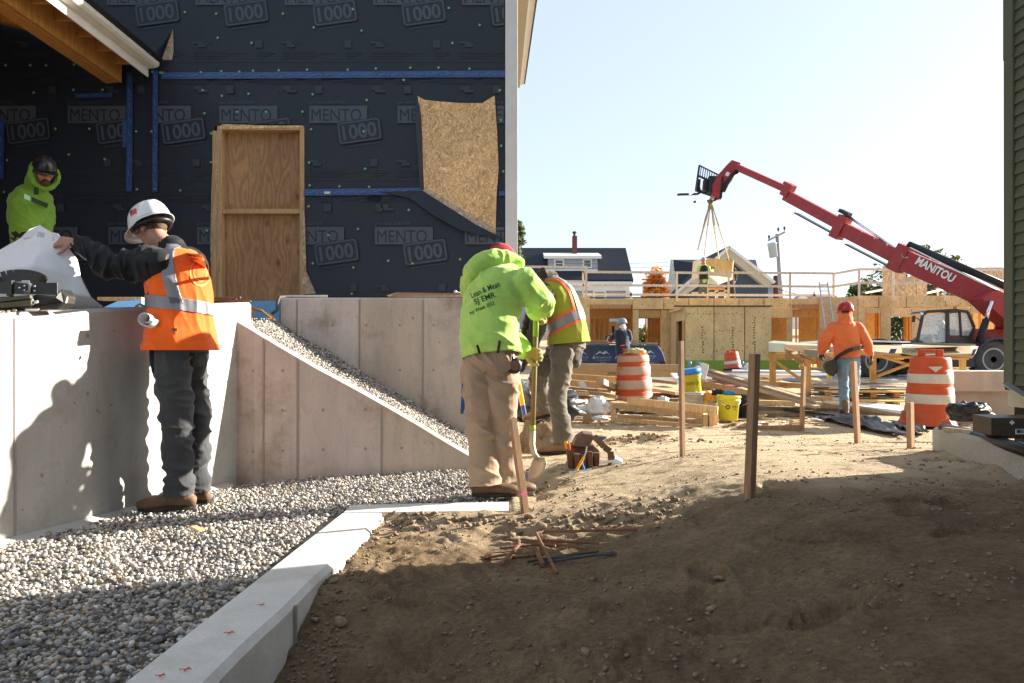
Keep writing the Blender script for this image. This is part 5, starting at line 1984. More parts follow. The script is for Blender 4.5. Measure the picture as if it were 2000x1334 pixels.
for n_, (x, y, Y, lab) in enumerate(((1363, 489, 35.6, "free sling strap hanging leftmost from the fork, its end loose"), (1375, 508, 35.8, "thin sling strap running down behind the worker on the deck"), (1404, 506, 36.3, "broad sling strap running to the middle of the panel top"), (1424, 509, 36.7, "rightmost sling strap running to the far corner of the panel"))):
    q = P(x, y, Y)
    b = MB()
    pp = [top.lerp(q, t) + V((0, 0, .05 * math.sin(3.1 * t))) for t in np.linspace(0, 1, 8)]
    for i in range(7):
        b.bar(pp[i], pp[i + 1], .03, (.11 if n_ in (0, 2) else .06) * (1 - .35 * (i % 3 == 1)), up=(1, .3 * i, 0))
    tag(b.build("sling_strap", M['sling'], None), lab, "sling", "slings holding the panel")
b = MB()
b.tube([P(1388, 388, 35.25), P(1392, 394, 35.2), P(1386, 402, 35.2), P(1384, 394, 35.2), P(1388, 388, 35.25)], .05, 6)
tag(b.build("sling_loop", M['sling'], None), "knotted yellow sling loops hooked over the lower fork", "sling")
# a small framed box standing on the deck under it
fb = thing("framed_box", P(1400, 582, 38), "low framed lumber box on the deck between the two workers", "frame")
for x0, x1, y0, y1 in ((1378, 1384, 566, 584), (1398, 1403, 566, 584), (1416, 1421, 560, 584)):
    W('stud', M['rail'], x0, x1, y0, y1, 38, .2, fb)
W('plate', M['stud_in'], 1376, 1422, 561, 566, 38, .2, fb)
W('plate', M['rail'], 1352, 1422, 570, 573, 38, .2, fb)

# ================================================================ SITE MATERIALS
M['stake'] = wood("stake wood", (0.33, 0.19, 0.105), dirt=(0.07, 0.06, 0.05), damt=0.6)
M['board'] = wood("yellow pine boards", (0.55, 0.37, 0.19), rand=0.25)
M['board_old'] = wood("weathered boards", (0.36, 0.27, 0.18), rand=0.3, dirt=(0.15, 0.12, 0.09))
M['pink'] = flat("pink marking", (0.75, 0.08, 0.25), 0.6)
M['drum'] = mat("orange drum plastic", (0.56, 0.085, 0.022), 0.5, var=0.12, scale=4, fine=0.06, bump=0.08, bscale=12, dirt=(0.33, 0.12, 0.06), damt=0.5, rand=0.06)
M['band'] = mat("worn reflective band", (0.62, 0.58, 0.53), 0.5, var=0.1, scale=6, dirt=(0.42, 0.2, 0.12), dscale=4, damt=0.35)
M['band_worn'] = mat("peeling reflective band", (0.56, 0.40, 0.32), 0.5, var=0.1, scale=6, dirt=(0.60, 0.13, 0.05), dscale=6, damt=1.0)
M['rubber'] = flat("black rubber", (0.02, 0.02, 0.02), 0.8)
M['rebar'] = mat("rusty rebar", (0.20, 0.095, 0.05), 0.75, var=0.35, scale=20, fine=0.2, metal=0.2)
M['rebar_grey'] = mat("grey rebar", (0.075, 0.072, 0.07), 0.7, var=0.3, scale=20, metal=0.1)
M['plastic_y'] = flat("yellow bucket plastic", (0.66, 0.62, 0.05), 0.4)
M['plastic_w'] = flat("white bucket plastic", (0.72, 0.70, 0.64), 0.4)
M['plastic_b'] = flat("blue plastic", (0.03, 0.22, 0.62), 0.4)
M['plastic_o'] = flat("orange yellow plastic", (0.85, 0.40, 0.02), 0.4)
M['card'] = mat("brown cardboard", (0.48, 0.34, 0.20), 0.85, var=0.1, scale=3, rand=0.08)
M['white_sheet'] = mat("white plastic sheet", (0.74, 0.75, 0.76), 0.35, var=0.05, bump=0.3, bscale=12, bdist=0.01)
M['black_sheet'] = mat("black plastic sheet", (0.010, 0.012, 0.017), 0.42, var=0.2, bump=0.4, bscale=14, bdist=0.01, spec=0.5)
M['sid_white'] = flat("pale siding planks", (0.62, 0.63, 0.62), 0.6, rand=0.12)
M['sid_green'] = flat("sage siding planks", (0.20, 0.235, 0.19), 0.6, rand=0.2)
M['horse'] = wood("sawhorse lumber", (0.66, 0.42, 0.15), rand=0.08)
M['leather'] = mat("brown leather", (0.13, 0.058, 0.03), 0.5, var=0.3, scale=10, fine=0.2, bump=0.3, bscale=40, spec=0.45, dirt=(0.25, 0.17, 0.1), dscale=6, damt=0.4)
M['leather_blk'] = mat("worn black leather", (0.022, 0.02, 0.015), 0.42, var=0.3, scale=10, fine=0.25, bump=0.3, bscale=50, spec=0.5)
M['steel'] = flat("bright steel", (0.55, 0.56, 0.58), 0.3, metal=0.9)
M['ink'] = flat("black ink", (0.012, 0.012, 0.012), 0.7)
M['paper'] = mat("drawing paper", (0.80, 0.79, 0.80), 0.8, var=0.03, fine=0.02, bump=0.25, bscale=9, bdist=0.01)
M['blue_foam'] = flat("light blue foam board", (0.16, 0.40, 0.72), 0.6)
M['pavement'] = mat("grey stone pad", (0.22, 0.225, 0.235), 0.9, scale=8, fine=0.3, fscale=30)

b = MB()
b.prism([(3.5, 23.5, gz(5, 23.5) + .03), (26, 23.5, gz(26, 23.5) + .03), (26, 33.5, gz(26, 33.5) + .03), (3.5, 33.5, gz(5, 33.5) + .03)], (0, 0, -.2))
tag(b.build("pavement", M['pavement']), kind="structure")


# ---------------------------------------------------------------- stakes
def stake(bx, by, tx, ty, w, d, label, tilt=0.0, dark=False):
    p = G(bx, by)
    q = P(tx, ty, p.y + tilt)
    b = MB()
    dn = (p - q).normalized()
    b.bar(p + dn * .12, q, w, d, up=(0.55, -0.83, 0))
    return tag(b.build("stake", M['stake'], None, bevel=.002), label, "stake", "survey stakes"), p, q


stake(1464, 972, 1474, 691, .045, .045, "tallest dark sided stake standing at the edge of the house shadow")
stake(1333, 892, 1330, 666, .036, .03, "slim stake between the drum pallet and the tool bag")
s3, s3p, s3q = stake(1566, 842, 1570, 716, .05, .04, "stake at the end of the low batter board")
stake(1675, 866, 1667, 706, .05, .04, "stake in front of the legs of the worker in the orange hoodie")
stake(1779, 876, 1777, 786, .05, .04, "shortest stake just before the leaning orange drum")
s6, p6, q6 = stake(1026, 1000, 1001, 817, .042, .03, "tilted stake with a pink stripe beside the boot of the man in the lime hoodie", -.12)
part('stripe', M['pink'], s6, lambda b: b.bar(p6.lerp(q6, .2), p6.lerp(q6, .22), .045, .033, up=(0.55, -0.83, 0)))
p, q = P(1440, 838, s3p.y + .1), P(1564, 836, s3p.y - .06)
b = MB()
b.bar(p, q, .03, .075)
tag(b.build("batter_board", M['stake'], None, bevel=.002), "low horizontal board nailed between the stakes on the bright dirt", "board")
b = MB()
b.bar(P(1454, 831, s3p.y + .25), P(1500, 829, s3p.y + .3), .03, .05)
tag(b.build("batter_board", M['stake'], None, bevel=.002), "short board end just behind the low horizontal board", "board")


# ---------------------------------------------------------------- drums
def drum(loc, h, lean, label, bands, worn=False, tabdir=(1, 0, 0), sc_=1.0, feet=True):
    t = thing("traffic_drum", loc, label, "traffic drum", "orange traffic drums")
    L = Matrix.Translation(loc) @ lean.to_4x4() @ Matrix.Scale(sc_, 4)
    H = h
    prof = [(.30, .05), (.30, .06), (.296, .25 * H), (.285, .26 * H), (.285, .28 * H), (.279, .50 * H), (.268, .51 * H), (.268, .53 * H), (.262, .72 * H), (.25, .73 * H), (.25, .75 * H), (.242, .86 * H), (.225, .90 * H), (.0, .905 * H)]
    body = part('drum_body', M['drum'], t, lambda b: b.lathe(prof, 36, L), smooth=False, bevel=0)
    for p in body.data.polygons:
        p.use_smooth = abs(p.normal.z) < .5
    for z0, z1, r0, r1 in bands:
        part('reflective_band', M['band_worn' if worn else 'band'], t, lambda b: b.lathe([(r0 + .002, z0 * H), (r0 + .004, z0 * H + .005), (r1 + .004, z1 * H - .005), (r1 + .002, z1 * H)], 36, L), smooth=True)
    hb = MB()
    for x0, x1, z0, z1 in ((-.17, -.07, .88, 1.0), (.07, .17, .88, 1.0), (-.07, .07, .96, 1.0), (-.07, .07, .88, .915)):
        hb.bb(x0 + .001, x1 - .001, -.02, .02, z0 * H, z1 * H)
    o = hb
    o.v = [L @ p for p in o.v]
    o.build('handle', M['drum'], t, bevel=.012)
    if feet:
        part('rubber_base', M['rubber'], t, lambda b: b.lathe([(.36, 0), (.37, .02), (.35, .06), (.305, .062)], 28, L))
    return t


B2 = [(.30, .42, .2835, .281), (.56, .68, .267, .2635)]
p = G(1818, 834)
drum(P(1815, 833, 10.3), 1.0, Matrix.Rotation(R(1.0), 3, 'Y') @ Matrix.Rotation(R(4), 3, 'Z'), "orange drum with two grey bands leaning beside the pinkish concrete beam", B2)
part('skirt_flare', M['drum'], bpy.data.objects['traffic_drum'], lambda b: b.lathe([(.38, .03), (.33, .09), (.302, .20)], 28, Matrix.Translation(P(1812, 833, 10.3))))
part('torn_patch', M['band'], bpy.data.objects['traffic_drum'], lambda b: b.prism([P(1813, 716, 10.03), P(1842, 716, 10.03), P(1828, 727, 10.03)], (0, .01, 0)))
p1 = P(1239, 795, 12.7)
d1 = drum(p1, .94, Matrix.Rotation(R(-1.5), 3, 'Y') @ Matrix.Rotation(R(-20), 3, 'Z'), "battered orange drum with peeling bands standing among the lumber, rag on its top", [(.08, .2, .3, .298), (.31, .46, .2832, .280), (.55, .69, .267, .2635), (.77, .87, .249, .243)], worn=True)
drum(P(1432, 722, 29), .72, Matrix.Rotation(R(-7), 3, 'Y'), "small tilted orange drum far off against the plywood building", [(.30, .46, .2835, .281)])
M['rag'] = mat("yellow cloth rag", (0.62, 0.50, 0.26), 0.9, bump=.4, bscale=20)


def crumple(name, m, c, size, label, cat, amp=.35, n=18, seed=0, group=None, freq=2.2, kind=None, flatten=0.0, rot=0):
    """crumpled sheet or bag: a lumpy closed skin"""
    b = MB()
    b.ball((0, 0, 0), 1.0, n * 2)
    me = b.mesh()
    for v in me.vertices:
        d = v.co.normalized()
        k = 1 + amp * noise.noise(d * freq + V((seed, 0, 0))) + amp * .6 * (abs(noise.noise(d * freq * 2.3 + V((0, seed, 0)))) * 2 - .5) + amp * .25 * noise.noise(d * freq * 6 + V((0, 0, seed)))
        v.co = d * k
        if v.co.z < flatten - .6:
            v.co.z = flatten - .6
        v.co = Matrix.Rotation(rot, 3, 'Z') @ V((v.co.x * size[0], v.co.y * size[1], v.co.z * size[2]))
        v.co += V(c)
    o = link(name, me, m, None, True)
    return tag(o, label, cat, group, kind)


crumple("rag", M['rag'], P(1240, 688, 12.6), (.17, .12, .06), "crumpled yellowish rag draped on the battered drum", "rag", seed=3)


# ---------------------------------------------------------------- boards
def board(x0, y0, x1, y1, Y0, Y1, w, h, m, label, group=None, name="board", up=(0, 0, 1), cat="board"):
    b = MB()
    b.bar(P(x0, y0, Y0), P(x1, y1, Y1), w, h, up=up)
    return tag(b.build(name, M[m], None, bevel=.004), label, cat, group)


# pallet-like frame in front of the battered drum
pf = thing("lumber_frame", P(1290, 835, 10.2), "long open box frame of two by lumber lying on the dirt before the battered drum", "frame")
for (x0, y0, x1, y1, Y0, Y1, w, h) in ((1195, 793, 1378, 816, 10.6, 10.0, .04, .05), (1194, 818, 1378, 834, 10.6, 10.0, .04, .05), (1205, 789, 1390, 807, 11.2, 10.6, .04, .09), (1205, 812, 1390, 826, 11.3, 10.7, .04, .05), (1196, 786, 1378, 808, 10.75, 10.15, .2, .03)):
    part('rail', M['board'], pf, lambda b: b.bar(P(x0, y0, Y0), P(x1, y1, Y1), w, h), bevel=.003)
for (x0, y0, y1, Y) in ((1198, 790, 822, 10.62), (1376, 810, 836, 9.98), (1388, 806, 836, 10.0), (1397, 806, 834, 10.2)):
    part('block', M['board'], pf, lambda b: b.bar(P(x0, y1, Y), P(x0, y0, Y), .06, .1, up=(0, 1, 0)), bevel=.003)
board(1226, 783, 1402, 802, 10.55, 9.95, .04, .10, 'board', "single two by board lying on top of the open box frame")

GP = "loose boards heaped left of the battered drum"
LP = ["wide beam topmost at the back of the board heap", "deep beam second from the back of the board heap", "short board end at the left edge of the heap, near the top", "short flat board low at the left edge of the heap", "flat board in the middle left of the heap", "thick short board at the lower left of the heap", "dark cut board behind the thick short one", "long board at the bottom front of the heap", "long board slanting down right in the upper heap", "thick beam end pointing at us beside the battered drum", "thin board crossing the top of the heap", "square beam at the lower right of the heap", "flat board at the very bottom of the heap", "thin board just under the back beams", "board end low against the battered drum", "small board at the lower left on the dirt"]
random.seed(21)
for (x0, y0, x1, y1, Y0, Y1, w, h) in ((1108, 735, 1206, 742, 13.9, 13.6, .09, .10), (1108, 749, 1206, 757, 13.6, 13.4, .09, .14), (1112, 757, 1165, 762, 12.9, 12.7, .12, .04), (1110, 768, 1150, 770, 12.3, 12.2, .14, .05), (1112, 775, 1168, 777, 12.2, 12.4, .13, .04),
                                       (1108, 783, 1146, 785, 12.1, 12.0, .14, .06), (1138, 781, 1170, 783, 12.1, 12.5, .12, .05), (1110, 792, 1170, 790, 12.2, 12.6, .14, .06), (1150, 766, 1206, 776, 12.5, 12.3, .12, .05), (1172, 745, 1204, 760, 12.0, 12.9, .12, .09),
                                       (1128, 764, 1180, 771, 13.0, 12.7, .12, .05), (1140, 801, 1205, 795, 12.4, 12.9, .10, .10), (1108, 800, 1160, 806, 12.3, 12.4, .12, .05), (1120, 759, 1195, 764, 13.2, 13.0, .12, .05), (1160, 788, 1204, 784, 12.2, 12.5, .14, .05), (1100, 812, 1150, 812, 12.6, 12.6, .1, .05)):
    board(x0, y0, x1, y1, Y0, Y1, w, h, random.choice(['board', 'board', 'board_old']), LP.pop(0), GP)
b = MB()
b.bar(P(1134, 745, 12.4), P(1141, 757, 12.3), .09, .015, up=(0, -1, .6))
tag(b.build("shim", M['plastic_w'], None), "small white block lying crossways on the heap of boards", "block")
b = MB()
b.bar(P(1140, 815, 10.9), P(1160, 815, 10.85), .12, .10)
tag(b.build("wood_block", M['board'], None, bevel=.004), "short thick block on the dirt under the white plastic bag", "block")
crumple("plastic_bag", M['white_sheet'], P(1168, 797, 10.9), (.17, .15, .15), "crumpled white plastic bag on the ground beside the box frame", "bag", seed=8, amp=.3, freq=1.8)
crumple("plastic_bag", M['white_sheet'], P(1135, 799, 11.0), (.22, .12, .05), "flat torn white plastic lying left of the crumpled bag", "plastic sheet", seed=11)
crumple("plastic_bag", M['white_sheet'], P(1172, 817, 10.7), (.11, .09, .04), "clear plastic scrap on the dirt under the crumpled white bag", "plastic sheet", seed=14)
# paper-wrapped beams behind
for (x0, y0, x1, y1, lab) in ((1100, 716, 1330, 718, "upper paper wrapped beam lying behind the board heap"), (1100, 728, 1345, 731, "lower paper wrapped beam lying behind the board heap")):
    bm_ = board(x0, y0, x1, y1, 16.4, 16.2, .2, .13, 'card', lab, "paper wrapped beams", "wrapped_beam", cat="beam")
    b = MB()
    text(b, "power", P(1196, y1 + 0, 16.15), .09, w=.2, shear=.3)
    if y0 > 720:
        b.build("lettering", M['ink'], bm_)
board(1110, 740, 1215, 748, 15.2, 15.0, .25, .16, 'board', "broad beam end resting below the paper wrapped beams", cat="beam")

# blue printed cover over a stack
M['cover'] = mat("blue lumber cover", (0.022, 0.035, 0.15), 0.4, var=0.25, scale=2.0, fine=0.05, bump=0.3, bscale=5, bdist=0.02, spec=0.5)
M['cover_green'] = flat("green stripe", (0.01, 0.07, 0.07), 0.4)
M['cover_print'] = flat("cover print", (0.33, 0.55, 0.65), 0.5)
CY = 22.0
ct = thing("covered_stack", P(1210, 716, CY), "lumber stack under a printed blue cover with white mountain logos, boards on its top", "lumber stack")
part('cover', M['cover'], ct, lambda b: b.prism([P(1085, 673, CY), P(1285, 674, CY), P(1294, 687, CY), P(1301, 708, CY), P(1262, 716, CY), P(1180, 717, CY), P(1085, 716, CY)], (0, 1.2, 0)), bevel=.03)
part('cover_stripe', M['cover_green'], ct, lambda b: b.bb(P(1085, 0, CY).x, P(1284, 0, CY).x, CY - .012, CY, P(0, 682, CY).z, P(0, 677, CY).z))
part('stack_end', M['black'], ct, lambda b: b.bb(P(1288, 0, CY).x, P(1299, 0, CY).x, CY - .02, CY, P(0, 714, CY).z, P(0, 706, CY).z))
for cx, cy, s in ((1131, 694, 1), (1176, 694, 1), (1220, 694, 1), (1264, 692, .9)):
    b = MB()
    u = CY / F * s
    c = P(cx, cy, CY - .012)
    for pts in ([(-16, 0), (-4, 9), (3, 0), (0, 3), (-4, 5), (-8, 3)], [(-2, 4), (7, 9), (16, 1), (12, 3), (8, 5), (5, 2)]):
        b.add([c + V((x * u, 0, y * u)) for x, y in pts], [tuple(range(len(pts)))])
    b.add([c + V((x * u, 0, y * u)) for x, y in ((-19, -7), (-16, 0), (-13, -7), (-15, -7), (-16, -4), (-17, -7))], [tuple(range(6))])
    text(b, "Allan Lumber Co., LLC", c + V((3 * u, 0, -4 * u)), 5.0 * u, w=31 * u)
    text(b, "www.allanlumber.com", c + V((2 * u, 0, -9 * u)), 2 * u, w=26 * u)
    text(b, "Alton, N.H.", c + V((2 * u, 0, -14 * u)), 3 * u, w=12 * u)
    b.add([c + V((x * u, 0, y * u)) for x, y in ((-11, -18.6), (15, -18.6), (15, -19.4), (-11, -19.4))], [(0, 1, 2, 3)])
    b.build("printed_logo", M['cover_print'], ct)
for (x0, y0, x1, y1, lab) in ((1146, 667, 1250, 666, "longest board on the blue covered stack beside the saw worker"), (1180, 671, 1282, 671, "lower board on the blue covered stack"), (1100, 671, 1180, 671, "left board end on the blue covered stack")):
    board(x0, y0, x1, y1, CY + .3, CY + .3, .3, .045, 'board_old', lab)


# ---------------------------------------------------------------- buckets
def bucket(p, r0, r1, h, m, label, tilt=None, group="site buckets", rings=True, handle=True):
    L = Matrix.Translation(p) @ (tilt.to_4x4() if tilt else Matrix())
    t = thing("bucket", p, label, "bucket", group)
    prof = [(r0, 0), (r0 + (r1 - r0) * .78, h * .78), (r1 + .012, h * .79), (r1 + .012, h * .81), (r1 - .002, h * .82), (r1 + .004, h * .9), (r1 + .014, h * .91), (r1 + .014, h * .97), (r1 + .004, h), (r1 - .01, h), (r1 - .012, h * .8), (r0 - .01, .02), (0, .02)]
    part('bucket_body', m, t, lambda b: b.lathe(prof, 28, L), smooth=True)
    if handle:
        part('bucket_handle', M['steel'], t, lambda b: b.tube([L @ V((r1 * 1.05 * math.cos(R(a)), -r1 * 1.02 * math.sin(R(a)) * .9, h * .86 - .10 * math.sin(R(a)))) for a in range(0, 181, 15)], .004, 5))
    return t, L


BYk = 11.4
pb1 = P(1355, 792, BYk)
bucket(pb1, .125, .145, .20, M['plastic_w'], "white bucket at the bottom of the tilted yellow and blue pair")
tl = Matrix.Rotation(R(-9), 3, 'Y')
yb, yL = bucket(P(1353, 770, BYk), .13, .15, .36, M['plastic_y'], "tilted yellow bucket with a blue top band nested in a white bucket", tl)
part('blue_band', M['plastic_b'], yb, lambda b: b.lathe([(.150, .285), (.168, .287), (.168, .352), (.156, .37), (.13, .37)], 28, yL), smooth=True)
b = MB()
text(b, "WHITE CAP", (0, 0, 0), .042, w=.21)
me = b.mesh()
for v in me.vertices:
    a = v.co.x / .146
    v.co = yL @ V((math.sin(a) * .1475, -math.cos(a) * .1475, v.co.z + .16))
link("lettering", me, M['ink'], yb)
bucket(P(1383, 796, 11.5), .125, .145, .19, M['plastic_w'], "white bucket full of orange yellow plastic parts")
for k, (x, y, s) in enumerate(((1372, 771, .055), (1384, 773, .06), (1392, 775, .055), (1378, 778, .05))):
    b = MB()
    b.lathe([(0, 0), (s, 0), (s * .8, s * 1.8), (s * .4, s * 2.2), (0, s * 2.2)], 10, Matrix.Translation(P(x, y + 8, 11.38)) @ Matrix.Rotation(.4 * (k - 1.5), 4, 'Y'))
    tag(b.build("plastic_cone", M['plastic_o'], None), "orange yellow plastic piece heaped in the white bucket", "plastic part", "plastic parts in the white bucket")
y3, L3 = bucket(P(1421, 820, 10.9), .135, .15, .34, M['plastic_y'], "upright yellow bucket with black print standing on the dirt", Matrix.Rotation(R(3), 3, 'Y'))
b = MB()
text(b, "WHITE", (.035, 0, .02), .03, w=.10)
text(b, "CAP", (.03, 0, -.016), .02, w=.05)
for k in range(14):
    a0_, a1_ = R(k * 360 / 14), R((k + 1) * 360 / 14)
    b.add([(-.065 + .03 * math.cos(a0_), 0, .01 + .03 * math.sin(a0_)), (-.065 + .03 * math.cos(a1_), 0, .01 + .03 * math.sin(a1_)), (-.065 + .02 * math.cos(a1_), 0, .01 + .016 * math.sin(a1_)), (-.065 + .02 * math.cos(a0_), 0, .01 + .016 * math.sin(a0_))], [(0, 1, 2, 3)])
me = b.mesh()
for v in me.vertices:
    a = v.co.x / .143 + .15
    v.co = L3 @ V((math.sin(a) * .147, -math.cos(a) * .147, v.co.z + .17))
link("lettering", me, M['ink'], y3)
bucket(P(1441, 815, 11.3), .125, .14, .32, M['black'], "black bucket with pale rim drips behind the upright yellow bucket")
crumple("work_glove", M['black'], P(1404, 768, 11.2), (.10, .07, .05), "dark rag lying over the rim between the buckets", "rag", seed=5)
crumple("blue_cloth", M['plastic_b'], P(1425, 768, 11.0), (.09, .06, .03), "crumpled bright blue plastic on the upright yellow bucket", "plastic sheet", seed=6)
b = MB()
b.bar(P(1369, 742, 12.4), P(1376, 712, 12.5), .12, .10, up=(0, 1, 0))
tag(b.build("caulk_box", M['plastic_w'], None, bevel=.006), "white box standing just right of the tilted yellow bucket", "box")
board(1322, 730, 1336, 748, 12.6, 12.2, .2, .03, 'white_sheet', "white printed sheet on the boards left of the yellow bucket", name="sheet", cat="sheet")

# slanting long boards and the low stacks
G2 = "long boards sloping down from the buckets to the planks"
for k, (x0, y0, x1, y1, Y0, Y1, w, h, m) in enumerate(((1362, 717, 1600, 788, 14.0, 11.6, .13, .045, 'board_old'), (1366, 726, 1596, 795, 13.8, 11.5, .13, .04, 'board_old'), (1380, 722, 1560, 770, 14.4, 12.3, .13, .04, 'board'), (1370, 748, 1470, 770, 13.3, 12.2, .05, .10, 'board'), (1395, 738, 1540, 775, 13.9, 12.6, .1, .05, 'stake'))):
    board(x0, y0, x1, y1, Y0, Y1, w, h, m, ("uppermost long weathered board sloping down behind the buckets", "second long weathered board just under the uppermost sloping one", "yellow board lying farthest back among the sloping boards", "short thick board on edge behind the yellow bucket", "thin brown board in the middle of the sloping boards")[k], G2)
G3 = "low stack of grey boards right of the buckets"
for k, (x0, y0, x1, y1, Y0, Y1, w, h, m) in enumerate(((1440, 776, 1555, 790, 12.6, 12.2, .16, .045, 'board_old'), (1446, 785, 1552, 788, 12.0, 11.8, .14, .07, 'board'), (1442, 796, 1590, 798, 12.0, 11.9, .18, .045, 'board_old'), (1444, 805, 1588, 804, 11.9, 11.8, .2, .045, 'board_old'), (1448, 813, 1490, 814, 11.6, 11.6, .14, .05, 'board'), (1500, 812, 1590, 808, 11.8, 11.7, .14, .04, 'board_old'))):
    board(x0, y0, x1, y1, Y0, Y1, w, h, m, ("topmost slanting board of the low stack right of the buckets", "thick yellow board with a cut end in the low stack", "long flat grey board halfway down the low stack", "long flat grey board near the bottom of the low stack", "short pale board end at the foot of the low stack", "lowest grey board at the right foot of the low stack")[k], G3)
for (x0, y0, x1, y1, Y0, Y1, w, m, lab) in ((1282, 742, 1335, 748, 13.6, 13.3, .5, 'board_old', "weathered plank heap piece between the battered drum and yellow bucket"), (1275, 757, 1340, 768, 13.2, 12.6, .5, 'card', "brown panel leaning between the battered drum and yellow bucket"), (1282, 778, 1330, 782, 12.6, 12.4, .3, 'board_old', "dark low plank behind the box frame")):
    board(x0, y0, x1, y1, Y0, Y1, w, .05, m, lab)
for k in range(3):
    b = MB()
    b.bar(P(1282 + k * 17, 795, 12.9), P(1282 + k * 17, 768, 12.9), .14, .12, up=(0, 1, 0))
    tag(b.build("wood_block", M['board_old'], None, bevel=.005), "upright block in the row of three under the leaning brown panel", "block", "upright blocks under the panel")
crumple("paper_scrap", M['white_sheet'], P(1295, 782, 12.0), (.09, .08, .06), "crumpled pale wrapper behind the box frame", "wrapper", seed=17)
b = MB()
b.bar(P(1395, 746, 13.9), P(1430, 756, 13.5), .4, .01)
tag(b.build("tile_sample", flat("pink red sheet", (0.45, 0.12, 0.13), 0.6), None), "pink red flat sheet on the boards behind the buckets", "sheet")
board(1430, 724, 1600, 726, 17.5, 17.0, 1.0, .03, 'white_sheet', "long white sheet lying before the sawhorses", name="sheet", cat="sheet")
board(1470, 733, 1545, 735, 15.5, 15.4, .3, .06, 'white_sheet', "lilac white roll on the ground in front of the left sawhorse", name="roll", cat="roll")
crumple("sheet_corner", M['white_sheet'], P(1459, 718, 17.5), (.06, .1, .10), "white torn plastic corner sticking up behind the boards", "plastic sheet", seed=23)

# ---------------------------------------------------------------- sawhorse table with wrapped siding
TYs = 14.2
for (xs, lab) in (((1509, 1577), "left sawhorse of yellow lumber under the siding bundles"), ((1705, 1880), "right sawhorse of yellow lumber under the long wrapped bundle")):
    t = thing("sawhorse", P(xs[0], 740, TYs), lab, "sawhorse")
    g0 = 0.0
    top_y = 694 if xs[0] < 1600 else 694
    part('rail', M['horse'], t, lambda b: b.bar(P(xs[0] - 7, top_y, TYs), P(xs[1] + 10, top_y + 4, TYs - (.6 if xs[0] < 1600 else 0)), .09, .09), bevel=.003)
    for x in xs:
        for dY in (0, .9):
            Yl = TYs + dY - (.6 if x == 1577 else 0)
            b0 = P(x, 694, Yl)
            part('leg', M['horse'], t, lambda b: b.bar((b0.x, Yl, gz(b0.x, Yl) - .03), b0, .10, .06, up=(0, 1, 0)), bevel=.003)
    part('brace', M['horse'], t, lambda b: b.bar(P(xs[0] + 4, 706 if xs[0] < 1600 else 692, TYs - .05), P(xs[1] - 12, 742, TYs - .05), .09, .04), bevel=.003)
    if xs[0] > 1600:
        part('brace', M['horse'], t, lambda b: b.bar(P(xs[0] + 6, 736, TYs - .09), P(1790, 705, TYs - .09), .09, .04), bevel=.003)
        part('brace', M['horse'], t, lambda b: b.bar(P(1690, 692, TYs - .13), P(1760, 700, TYs + .4), .12, .04), bevel=.003)
    else:
        part('brace', M['horse'], t, lambda b: b.bar(P(1560, 704, TYs - .7), P(1576, 732, TYs - .7), .1, .04), bevel=.003)


def bundle(pts0, pts1, label, m, endm=None, Y=14):
    """long wrapped bundle: outline of its left end and right end (photo pixels, distance)"""
    b = MB()
    a = [P(*q) for q in pts0]
    c = [P(*q) for q in pts1]
    n = len(a)
    mid = [u.lerp(v, .5) - V((0, 0, .03)) for u, v in zip(a, c)]
    b.add(a + mid + c, [(i, (i + 1) % n, n + (i + 1) % n, n + i) for i in range(n)] + [(n + i, n + (i + 1) % n, 2 * n + (i + 1) % n, 2 * n + i) for i in range(n)] + [tuple(range(n)), tuple(range(2 * n, 3 * n))])
    o = b.build("siding_bundle", M[m], None, bevel=.01)
    return tag(o, label, "siding bundle")


lb = bundle([(1620, 676, 13.4), (1620, 692, 13.4), (1625, 684, 14.2), (1625, 672, 14.2)], [(1898, 700, 13.4), (1906, 690, 13.4), (1912, 677, 14.3), (1895, 672, 14.3)], "long brown cardboard wrapped siding bundle sagging across the right sawhorse", 'card')
for v in lb.data.vertices:
    pass
part('blue_strip', M['tape'], lb, lambda b: b.prism([P(1740, 681, 13.37), P(1752, 681, 13.37), P(1748, 690, 13.37), P(1736, 690, 13.37)], (0, .01, 0)))
part('blue_strip', M['tape'], lb, lambda b: b.prism([P(1901, 683, 13.36), P(1908, 681, 13.36), P(1902, 693, 13.36), P(1897, 696, 13.36)], (0, .01, 0)))
b = MB()
text(b, "CertainTeed", P(1786, 685, 13.33), .062, w=.37)
b.build("lettering", M['ink'], lb)
bundle([(1560, 672, 14.6), (1560, 680, 14.6), (1560, 680, 15.2), (1560, 670, 15.2)], [(1870, 677, 14.6), (1870, 684, 14.6), (1870, 680, 15.2), (1868, 671, 15.2)], "white flat sheets lying along the top of the bundles", 'white_sheet')
bundle([(1500, 668, 14.0), (1500, 688, 14.0), (1512, 686, 14.4), (1510, 665, 14.4)], [(1600, 668, 14.6), (1600, 684, 14.6), (1600, 680, 15.2), (1600, 665, 15.2)], "dark sage siding bundle with open end, leftmost on the left sawhorse", 'sid_green')
bundle([(1533, 672, 13.5), (1530, 690, 13.5), (1548, 686, 13.8), (1550, 670, 13.8)], [(1660, 670, 14.2), (1660, 680, 14.2), (1660, 680, 14.8), (1660, 668, 14.8)], "short brown cardboard bundle with a torn flapping end on the left sawhorse", 'card')
bundle([(1568, 682, 13.1), (1575, 697, 13.1), (1598, 697, 13.1), (1600, 684, 13.1)], [(1640, 676, 14.0), (1640, 692, 14.0), (1670, 692, 14.0), (1670, 676, 14.0)], "sage siding bundle with its green cut end toward us beside the orange hoodie", 'sid_green')
